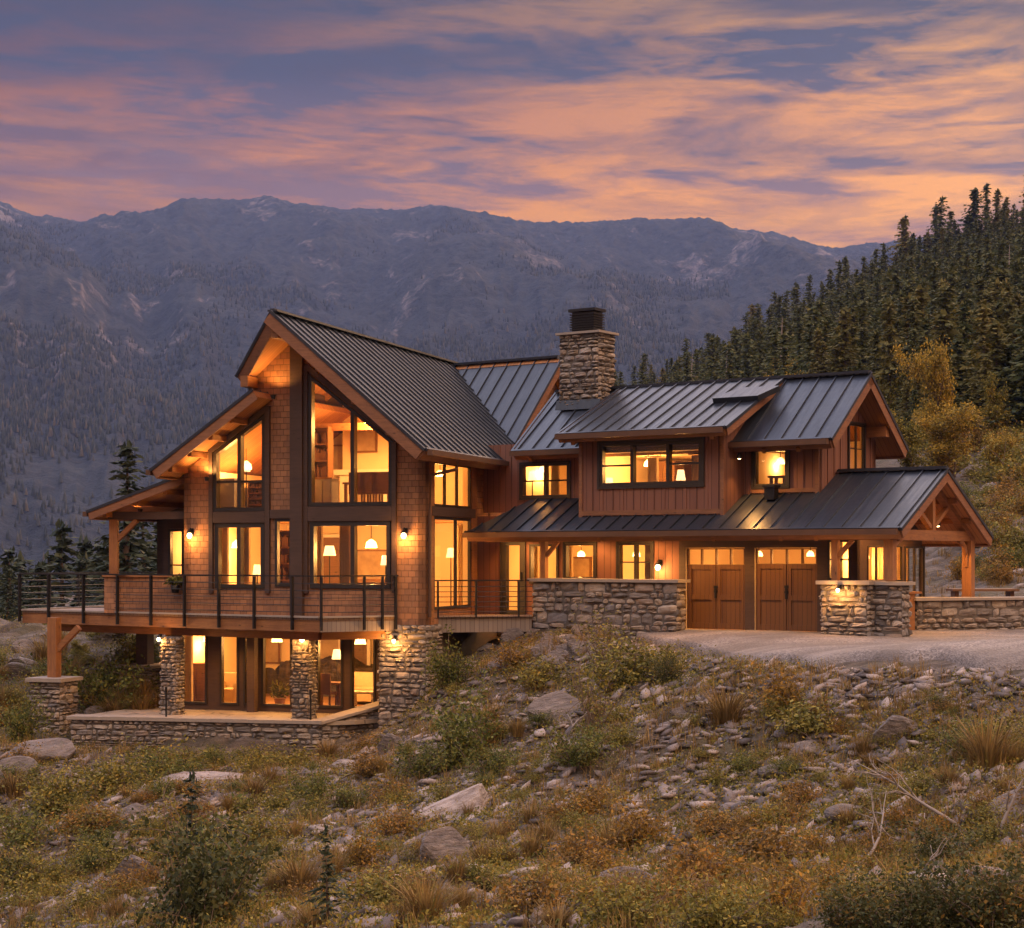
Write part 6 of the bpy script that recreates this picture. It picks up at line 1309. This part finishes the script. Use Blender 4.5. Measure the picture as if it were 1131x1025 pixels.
boulder(1078, 776, 24, 16, 'small pinkish boulder just under the edge of the drive', _rk[0]); boulder(860, 860, 40, 20, 'flat grey boulder left of the dead branches', _rk[1]); boulder(145, 905, 36, 24, 'lone grey boulder among the olive shrubs at the left', _rk[0])
boulder(330, 905, 30, 26, 'rounded grey boulder below the corner pillar', _rk[2]); boulder(150, 975, 46, 42, 'grey boulder left of the big dark shrub', _rk[4]); boulder(432, 830, 26, 30, 'upright grey boulder near the end of the stepped wall', _rk[4]); boulder(385, 850, 34, 22, 'pale boulder under the stepped stone wall', _rkp2)
boulder(690, 985, 60, 34, 'half buried boulder among the orange shrubs', _rk[3]); boulder(40, 845, 70, 40, 'layered grey rock at the foot of the left stone pier', _rk[1], 0, -R(15)); boulder(8, 868, 60, 40, 'layered grey rock at the left edge below the stone pier', _rk[3], 0, -R(20)); boulder(1095, 985, 70, 40, 'grey rock beneath the dark leafy shrub at the lower right', _rk[1])
boulder(940, 905, 50, 26, 'flat rock lying among the dead branches', _rk[1])
_rg = 'small boulders strewn over the foreground slope'
for k in range(110):
    px, py = random.uniform(-20, 1150), random.uniform(755, 1000)
    if px > 640 and py < 772: continue
    if px < 440 and py < 850: continue
    w = random.uniform(7, 21); boulder(px, py, w, w * random.uniform(.4, .7), 'small weathered grey brown boulder strewn on the foreground slope', random.choice(_rk), None, random.uniform(-.5, .1), _rg)
for k in range(46):
    px, py = random.uniform(528, 660), random.uniform(700, 752)
    if py < 700 + (px - 528) * .0: continue
    w = random.uniform(9, 26); boulder(px, py, w, w * random.uniform(.5, .8), 'broken rock in the rubble heap below the long stone wall', random.choice(_rk), None, random.uniform(-.4, .2), 'rubble rocks below the long stone wall')
def scree():
    import bmesh
    base = []
    for i in range(5):
        bm = bmesh.new(); bmesh.ops.create_icosphere(bm, subdivisions=1, radius=1); a = np.array([v.co[:] for v in bm.verts]); f = np.array([[v.index for v in q.verts] for q in bm.faces]); bm.free(); rs = np.random.default_rng(i); a *= rs.uniform(.65, 1.15, (len(a), 1)); a[:, 2] *= .5; base.append((a, f))
    n = 40000; px = rng.uniform(-200, 1480, n); t = rng.uniform(0, 1, n); y0 = np.interp(px, [0, 440, 520, 640, 760, 1131], [44, 44, 45.5, 44.5, 40, 31.5]); Y = 18 + (y0 - 18) * t ** .8; X = (px - CX) / F * Y
    d = fbm(X * .35 + 20, Y * .35, 4); a = R(35); u = X * math.cos(a) + Y * math.sin(a); w = -X * math.sin(a) + Y * math.cos(a); d2 = ridged(u * .25 + 3, w * .7, 3); k = (d + .3 * d2 + rng.uniform(-.35, .35, n)) > -.05
    X, Y = X[k], Y[k]; Z = ground(X, Y); k = ~in_poly(X, Y, PATIO) & (drive_mask(X, Y) < .25); X, Y, Z = X[k], Y[k], Z[k]; n = len(X)
    s = .03 + .15 * rng.uniform(0, 1, n) ** 3.6; rz = rng.normal(R(35), .55, n); tl = rng.normal(0, .3, n) - .22; vs = []; fs = []; o = 0
    for i in range(n):
        b, f = base[i % 5]; q = b * s[i] * np.array([1.5, .95, .8]); c, sn = math.cos(tl[i]), math.sin(tl[i]); q = np.stack([q[:, 0] * c + q[:, 2] * sn, q[:, 1], -q[:, 0] * sn + q[:, 2] * c], -1); c, sn = math.cos(rz[i]), math.sin(rz[i])
        vs.append(np.stack([q[:, 0] * c - q[:, 1] * sn + X[i], q[:, 0] * sn + q[:, 1] * c + Y[i], q[:, 2] + Z[i] + s[i] * .15], -1)); fs.append(f + o); o += len(b)
    tag(obj('scree', np_mesh('scree', np.concatenate(vs), np.zeros((0, 4)), M['scree'], np.concatenate(fs))), 'loose broken stones scattered over the foreground slope', 'scree', kind='stuff')
scree()
def shrub_meshes(seed, H, Wd, stems, leaves, leaf, mat, spread=.6, aspect=.5, updir=.4, clump=.06):
    rs = np.random.default_rng(seed); mb = MB(); C = []
    for k in range(stems):
        az = rs.uniform(0, 6.28); lean = rs.uniform(.1, 1) * spread; h = H * rs.uniform(.55, 1); p = V(rs.normal() * .05 * Wd, rs.normal() * .05 * Wd, -.1); d = V(math.cos(az) * lean, math.sin(az) * lean, 1).normalized(); pts = [p]
        for s in range(5): d = (d + V(*(rs.normal(size=3) * .14))).normalized(); p = p + d * h / 5; pts.append(p)
        mb.tube(pts, [.014, .011, .009, .007, .005, .003], 5)
        for s in range(1, 6):
            C += [tuple(pts[s].lerp(pts[s - 1], rs.random())) for _ in range(1 + s)]
            if rs.random() < .7:
                e = pts[s] + V(*(rs.normal(size=3))) * .16 * Wd; mb.tube([pts[s], (pts[s] + e) / 2 + V(0, 0, .03), e], [.006, .004, .002], 4); C += [tuple(pts[s].lerp(e, t)) for t in (.5, .8, 1)] * 2
    C = np.array(C); i = rs.integers(0, len(C), leaves); c = C[i] + rs.normal(size=(leaves, 3)) * clump * max(H, Wd); c[:, 2] = np.abs(c[:, 2]) + .02
    v, q = leaf_quads(c, rs.normal(size=(leaves, 3)) + np.array([0, 0, updir]), leaf * rs.uniform(.55, 1.35, leaves), aspect, rs); return mb, np_mesh('foliage', v, q, mat)
def make_shrub(kind, label, ms, cat='shrub', group=None):
    mb, fm = ms; r = thing(kind, label, cat, (0, 0, 0), group); mb.build('stems', M['twig'], r, uv=False); obj('foliage', fm, r); return r
SH = {
 'green': make_shrub('leafy_shrub', 's', shrub_meshes(101, 1.3, 1.2, 15, 2600, .075, M['leaf_green'], .55)),
 'green2': make_shrub('leafy_shrub', 's', shrub_meshes(102, 1.1, 1.4, 17, 2400, .07, M['leaf_green'], .9)),
 'olive': make_shrub('olive_shrub', 's', shrub_meshes(103, .9, 1.3, 16, 2200, .065, M['leaf_olive'], 1.0)),
 'gold': make_shrub('golden_shrub', 's', shrub_meshes(104, .8, 1.1, 14, 1500, .06, M['leaf_gold'], .9)),
 'rust': make_shrub('rusty_shrub', 's', shrub_meshes(105, .8, 1.3, 16, 1700, .06, M['leaf_rust'], 1.0)),
 'dark': make_shrub('dark_shrub', 's', shrub_meshes(106, 1.2, 1.5, 18, 4200, .066, M['leaf_dark'], .8, .6)),
 'sparse': make_shrub('sparse_shrub', 's', shrub_meshes(107, 1.3, 1.1, 13, 520, .06, M['leaf_olive'], .7)),
 'low': make_shrub('low_shrub', 's', shrub_meshes(108, .45, 1.2, 18, 1700, .055, M['leaf_olive'], 1.6)),
}
def grass_mesh(seed, n, H, mat, spread=.22):
    rs = np.random.default_rng(seed); v = []; q = []
    for k in range(n):
        az = rs.uniform(0, 6.28); r0 = rs.uniform(0, spread * .35); ln = rs.uniform(.15, .9); h = H * rs.uniform(.5, 1.1); w = rs.uniform(.006, .012); p = np.array([math.cos(az) * r0, math.sin(az) * r0, -.03]); s = np.array([-math.sin(az), math.cos(az), 0]) * w; b = len(v)
        for t, ww in ((0, 1), (.5, .8), (1, .12)): c = p + np.array([math.cos(az) * ln * h * t * t * .7, math.sin(az) * ln * h * t * t * .7, h * (t - .25 * ln * t * t)]); v += [c - s * ww, c + s * ww]
        q += [(b, b + 1, b + 3, b + 2), (b + 2, b + 3, b + 5, b + 4)]
    return np_mesh('blades', np.array(v), np.array(q), mat)
def make_grass(label): r = thing('grass_clump', label, 'grass clump', (0, 0, 0)); obj('blades', grass_mesh(201, 260, .8, M['straw'], .5), r); obj('dead_blades', grass_mesh(202, 60, .55, M['straw'], .7), r); return r
SH['grass'] = make_grass('g'); SHH = {'green': 1.35, 'green2': 1.1, 'olive': .85, 'gold': .75, 'rust': .75, 'dark': 1.15, 'sparse': 1.3, 'low': .4, 'grass': .75}
def shrub(kind, px, py, hpx, label, wide=1.0, group=None):
    p = hit(px, py); s = hpx * p.y / F / SHH[kind]; return place(SH[kind], p - V(0, 0, .03), random.uniform(0, 6.28), (s * wide, s * wide, s), label, group)
for a in [('green', 510, 846, 100, 'tall dense green shrub in the middle of the slope', 1.0), ('green', 496, 764, 66, 'green shrub beside the rough stone base at the house corner', .9), ('green2', 468, 858, 50, 'lower green shrub left of the tall dense one', 1.1), ('green2', 545, 858, 46, 'low green shrub right of the tall dense one', 1.1),
          ('low', 190, 846, 24, 'low shrub at the foot of the patio wall left of its middle', 1.8), ('green2', 245, 848, 30, 'green shrub at the foot of the patio wall in its middle', 1.5), ('olive', 285, 845, 26, 'olive shrub at the foot of the patio wall right of its middle', 1.5), ('low', 325, 846, 20, 'low shrub at the foot of the patio wall near the corner pillar', 1.8), ('grass', 362, 838, 26, 'straw grass clump at the foot of the patio wall end', 1.4), ('gold', 405, 832, 24, 'golden shrub under the stepped stone wall', 1.4),
          ('sparse', 655, 812, 92, 'thin twiggy shrub in the centre of the bank with few leaves', 1.0), ('green2', 640, 846, 58, 'leafy green shrub below the thin twiggy one', 1.0), ('olive', 690, 762, 66, 'wide olive shrub under the left end of the gravel drive', 1.2), ('sparse', 668, 742, 78, 'tall twiggy shrub in front of the long stone wall', 1.2), ('olive', 736, 748, 44, 'olive shrub at the corner of the gravel drive', 1.0), ('dark', 737, 755, 34, 'dark little shrub at the corner of the drive', .8),
          ('green2', 342, 888, 46, 'round green shrub under the corner pillar below the patio', 1.0), ('green2', 388, 893, 32, 'small round green shrub right of the round one below the patio', 1.2), ('dark', 225, 1030, 130, 'big dark bush at the lower left', .95), ('green', 240, 1010, 120, 'green bush behind the big dark bush at the lower left', 1.0), ('sparse', 205, 985, 130, 'tall thin shrub rising above the big dark bush', .8),
          ('grass', 803, 800, 48, 'big straw coloured grass clump in the middle of the bank', 1.5), ('gold', 868, 790, 52, 'bright golden shrub just below the drive', 1.1), ('low', 890, 812, 32, 'low spreading olive shrub right of the golden one', 1.5), ('grass', 1090, 850, 66, 'tall straw grass clump at the right', 1.2), ('green2', 1070, 828, 44, 'green shrub at the right below the drive', 1.4), ('olive', 1105, 830, 46, 'olive shrub near the right edge below the drive', 1.2),
          ('dark', 1015, 1035, 76, 'dark leafy bush at the bottom right', 1.1), ('dark', 1098, 1035, 100, 'largest dark leafy bush in the lower right corner', 1.1), ('dark', 950, 1035, 70, 'lower dark bush left of the two at the bottom right', 1.2), ('dark', 1040, 965, 55, 'dark bush under the dead branches', 1.3),
          ('rust', 850, 960, 62, 'rust coloured shrub left of the dead branches', 1.2), ('rust', 775, 985, 72, 'wide rust coloured shrub at the centre right', 1.2), ('gold', 700, 940, 54, 'golden shrub above the wide rusty one', 1.2), ('rust', 650, 965, 56, 'rusty shrub right of the large pale boulder', 1.2), ('rust', 595, 1010, 60, 'rusty shrub at the bottom centre', 1.2), ('olive', 690, 1025, 70, 'olive shrub at the bottom centre right', 1.2), ('gold', 870, 1020, 66, 'golden olive shrub at the bottom right of centre', 1.2), ('olive', 790, 1035, 80, 'tall olive shrub on the bottom edge', 1.1),
          ('olive', 130, 878, 52, 'olive shrub below the left end of the patio wall', 1.3), ('green2', 165, 866, 46, 'green shrub against the foot of the patio wall', 1.2), ('olive', 72, 895, 54, 'olive shrub left of the lone grey boulder', 1.3), ('rust', 98, 925, 44, 'small rusty shrub at the left', 1.2), ('green2', 25, 945, 60, 'green shrub at the left edge', 1.2), ('olive', 30, 985, 60, 'olive shrub at the lower left edge', 1.2), ('dark', 8, 985, 50, 'dark shrub cut by the lower left edge', 1.1),
          ('green', 25, 820, 60, 'green shrub left of the stone pier under the deck', 1.0), ('green2', 115, 782, 70, 'leafy green shrub behind the patio wall beside the pier', 1.2), ('green', 148, 755, 66, 'green shrub in front of the back stone pier', .9), ('grass', 155, 788, 30, 'golden grass clump behind the patio wall', 1.6), ('grass', 125, 790, 24, 'straw grass clump right of the left stone pier', 1.6), ('grass', 172, 786, 26, 'straw grass clump left of the patio pillar', 1.5), ('gold', 30, 848, 30, 'golden shrub at the foot of the left stone pier', 1.3),
          ('grass', 470, 1020, 60, 'straw grass clump at the bottom centre left', 1.3), ('olive', 430, 1010, 60, 'olive shrub at the bottom centre left', 1.3), ('grass', 330, 985, 50, 'straw grass clump right of the big dark bush', 1.4), ('gold', 395, 960, 44, 'golden shrub at the centre left', 1.2), ('rust', 440, 925, 40, 'rusty shrub left of the dark rounded boulder', 1.3), ('gold', 566, 740, 34, 'golden shrub under the small balcony', 1.3), ('olive', 600, 760, 40, 'olive shrub below the rubble heap', 1.3), ('olive', 285, 930, 44, 'olive shrub between the big dark bush and the patio', 1.3)]: shrub(*a[:5], wide=a[5])
fir = make_tree('fir_sapling', conifer_meshes(61, 1.6, .30, 13, 7, M['dark_needle'], .6, .16), 'young fir tree at the bottom edge left of centre', 'tree'); p = hit(362, 1030); fir.location = p; fir.scale = (.72, .72, .72)
p = hit(212, 1000); copy_thing(fir, p, 1.0, (1.15, 1.15, 1.25), 'thin young fir standing in the big dark bush at the lower left')
GL = {'olive': ('small olive shrub among the stones of the foreground slope', 'small olive shrubs on the slope'), 'rust': ('small rust coloured shrub among the stones of the foreground slope', 'small rusty shrubs on the slope'), 'gold': ('small golden shrub among the stones of the foreground slope', 'small golden shrubs on the slope'), 'low': ('low creeping shrub among the stones of the foreground slope', 'creeping shrubs on the slope'), 'green2': ('small green shrub among the stones of the foreground slope', 'small green shrubs on the slope'), 'grass': ('small straw grass clump on the foreground slope', 'grass clumps on the slope'), 'sparse': ('small twiggy half bare shrub on the foreground slope', 'twiggy shrubs on the slope')}
def scatter_shrubs():
    r = random.Random(3); n = 0
    while n < 330:
        px, py = r.uniform(-30, 1160), r.uniform(745, 1030)
        if px > 650 and py < 775: continue
        if px < 445 and py < 848: continue
        low = (py - 745) / 285; dens = .35 + .65 * low + (.25 if px < 330 else 0)
        if px > 380 and px < 620 and py < 960: dens *= .75
        if r.random() > dens: continue
        kinds = (['rust', 'gold', 'olive', 'olive', 'low', 'grass', 'rust'] if px > 560 and py > 880 else ['olive', 'low', 'green2', 'grass', 'sparse', 'low', 'rust', 'grass'])
        k = r.choice(kinds); h = r.uniform(14, 34) * (.75 + .6 * low) * (.6 if k == 'low' else 1); lab, grp = GL[k]; shrub(k, px, py, h, lab, r.uniform(.9, 1.5), grp); n += 1
scatter_shrubs()
def right_bank():
    r = random.Random(9)
    for k in range(110):
        px, py = (r.uniform(1040, 1150) if k < 50 else r.uniform(1100, 1380)), r.uniform(495, 648); kd = r.choice(['gold', 'olive', 'green2', 'rust', 'low', 'gold']); shrub(kd, px, py, r.uniform(14, 36), {'gold': 'golden', 'olive': 'olive', 'green2': 'green', 'rust': 'rusty', 'low': 'low spreading'}[kd] + ' shrub on the rocky bank rising behind the porch end', r.uniform(1, 1.5), {'gold': 'golden', 'olive': 'olive', 'green2': 'green', 'rust': 'rusty', 'low': 'low'}[kd] + ' shrubs on the bank behind the porch')
    for k in range(110):
        px, py = (r.uniform(1030, 1150) if k < 60 else r.uniform(1100, 1380)), r.uniform(495, 650); w = r.uniform(8, 30); boulder(px, py, w, w * r.uniform(.45, .8), 'rough pale rock on the bank rising behind the porch end', r.choice([_rkp, _rkp2] + _rk), None, r.uniform(-.4, .1), 'rocks on the bank behind the porch')
    for k in range(70):
        px, py = r.uniform(-20, 165), r.uniform(692, 800)
        if in_poly(np.array([hit(px, py).x]), np.array([hit(px, py).y]), HOUSE)[0]: continue
        if r.random() < .5: kd = r.choice(['olive', 'green2', 'grass', 'gold']); shrub(kd, px, py, r.uniform(16, 36), {'gold': 'golden', 'olive': 'olive', 'green2': 'green', 'grass': 'straw'}[kd] + (' clump' if kd == 'grass' else ' shrub') + ' on the slope seen below the left half of the deck', 1.2, 'plants on the slope below the deck')
        else: w = r.uniform(12, 34); boulder(px, py, w, w * .6, 'grey rock on the slope seen below the left half of the deck', r.choice(_rk), None, 0, 'rocks on the slope below the deck')
right_bank()
def ground_cover():
    n = 20000; px = rng.uniform(-220, 1500, n); t = rng.uniform(0, 1, n); y0 = np.interp(px, [0, 130, 200, 440, 520, 640, 760, 1131], [60, 60, 46, 44, 45.5, 44.8, 41, 32]); Y = 17 + (y0 - 17) * t ** .75; X = (px - CX) / F * Y
    d = fbm(X * .28 + 50, Y * .28 + 9, 4) + rng.uniform(-.35, .35, n) + .12 + .25 * (Y < 28); k = d > 0; X, Y = X[k], Y[k]; k = ~in_poly(X, Y, PATIO) & (drive_mask(X, Y) < .05) & (rng.uniform(0, 1, len(X)) > .75 * drive_lip(X, Y)); X, Y = X[k], Y[k]; n = len(X)
    m = 16; cx = np.repeat(X, m) + rng.normal(0, .13, n * m); cy = np.repeat(Y, m) + rng.normal(0, .13, n * m); hh = np.repeat(rng.uniform(.05, .22, n), m) * rng.uniform(.2, 1.2, n * m); cz = ground(cx, cy) + hh
    v, q = leaf_quads(np.stack([cx, cy, cz], -1), rng.normal(size=(n * m, 3)) + np.array([0, 0, .7]), rng.uniform(.03, .075, n * m), .5, rng); tag(obj('ground_weeds', np_mesh('ground_weeds', v, q, M['weed'])), 'patchy low weeds covering the foreground slope', 'weeds', kind='stuff')
    n = 9500; px = rng.uniform(-220, 1500, n); t = rng.uniform(0, 1, n); y0 = np.interp(px, [0, 440, 520, 640, 760, 1131], [58, 44, 45.5, 44.8, 41, 32]); Y = 17 + (y0 - 17) * t ** .75; X = (px - CX) / F * Y; bpx = rng.uniform(1010, 1500, 3500); bY = rng.uniform(48, 112, 3500); X = np.concatenate([X, (bpx - CX) / F * bY]); Y = np.concatenate([Y, bY]); n = len(X); d = fbm(X * .22 + 90, Y * .22 + 40, 4) + rng.uniform(-.3, .3, n) + .05; k = d > 0; X, Y = X[k], Y[k]; k = ~in_poly(X, Y, PATIO) & (drive_mask(X, Y) < .12) & (rng.uniform(0, 1, len(X)) > .75 * drive_lip(X, Y)) & ~in_poly(X, Y, HOUSE); X, Y = X[k], Y[k]; n = len(X)
    m = 14; bx = np.repeat(X, m) + rng.normal(0, .06, n * m); by = np.repeat(Y, m) + rng.normal(0, .06, n * m); bz = ground(bx, by) - .02; az = rng.uniform(0, 6.28, n * m); ln = rng.uniform(.1, .8, n * m); h = np.repeat(rng.uniform(.15, .42, n), m) * rng.uniform(.6, 1.1, n * m); w = rng.uniform(.004, .009, n * m); s = np.stack([-np.sin(az) * w, np.cos(az) * w, 0 * w], -1); P0 = np.stack([bx, by, bz], -1); V_ = []
    for t, ww in ((0, 1.0), (.5, .8), (1, .1)): c = P0 + np.stack([np.cos(az) * ln * h * t * t * .8, np.sin(az) * ln * h * t * t * .8, h * (t - .25 * ln * t * t)], -1); V_ += [c - s * ww, c + s * ww]
    v = np.stack(V_, 1).reshape(-1, 3); o = np.arange(n * m)[:, None] * 6; q = np.concatenate([o + np.array([0, 1, 3, 2]), o + np.array([2, 3, 5, 4])]); tag(obj('dry_grass', np_mesh('dry_grass', v, q, M['straw'])), 'thin dry grass growing over the foreground slope', 'grass', kind='stuff')
ground_cover()
def dead_branch(px, py, L, az, seed, label, up=.25):
    p = hit(px, py); rs = np.random.default_rng(seed); mb = MB()
    def br(q, d, L, r, lev):
        pts = [q]; n = 7
        for s in range(n): d = (d + V(*(rs.normal(size=3) * .22))).normalized(); q = q + d * L / n; q.z = max(q.z, gz(q.x, q.y) + .04); pts.append(q.copy())
        mb.tube(pts, [max(r * (1 - .85 * k / n), .003) for k in range(n + 1)], 6)
        if lev < 2:
            for k in range(4 if lev == 0 else 3): a = rs.normal(size=3); br(pts[2 + k % 5].copy(), (d + V(*a) * .8 + V(0, 0, .2)).normalized(), L * rs.uniform(.3, .55), r * .5, lev + 1)
    br(p + V(0, 0, .05), V(math.cos(az), math.sin(az) * .6, up).normalized(), L, .03, 0); tag(mb.build('dead_branch', M['bleached'], None, smooth=True, uv=False), label, 'branch')
dead_branch(1062, 922, 1.9, R(155), 1, 'bleached dead branch arching over the right bank', .5); dead_branch(935, 960, 1.8, R(20), 2, 'bleached dead branch lying left of the arching one'); dead_branch(950, 985, 1.5, R(10), 3, 'thin bleached branch lying below the other dead branches', .1); dead_branch(1105, 930, 1.2, R(60), 4, 'bare pale branch sticking up near the right edge', .8); dead_branch(625, 850, 1.1, R(70), 5, 'forked pale twig standing by the thin twiggy shrub', 1.4); dead_branch(1000, 862, 1.3, R(150), 6, 'bleached stick lying above the other dead branches', .2)

# ---------------------------------------------------------------- the air: pale even haze round the whole scene, sky outside it
def haze():
    mb = MB(); mb.box(-4200, 4200, -80, 4720, -420, 1120); o = mb.build('haze', [], None, uv=False); m = bpy.data.materials.new('haze_air'); m.use_nodes = True; nt = m.node_tree; nt.nodes.clear(); out = nt.nodes.new('ShaderNodeOutputMaterial'); v = nt.nodes.new('ShaderNodeVolumePrincipled'); v.inputs['Density'].default_value = HAZE; v.inputs['Color'].default_value = (.25, .38, .82, 1); v.inputs['Anisotropy'].default_value = .1; nt.links.new(v.outputs[0], out.inputs['Volume']); o.data.materials.append(m); tag(o, 'blue evening haze filling the valley', 'haze', kind='stuff')
HAZE = .000095
haze()
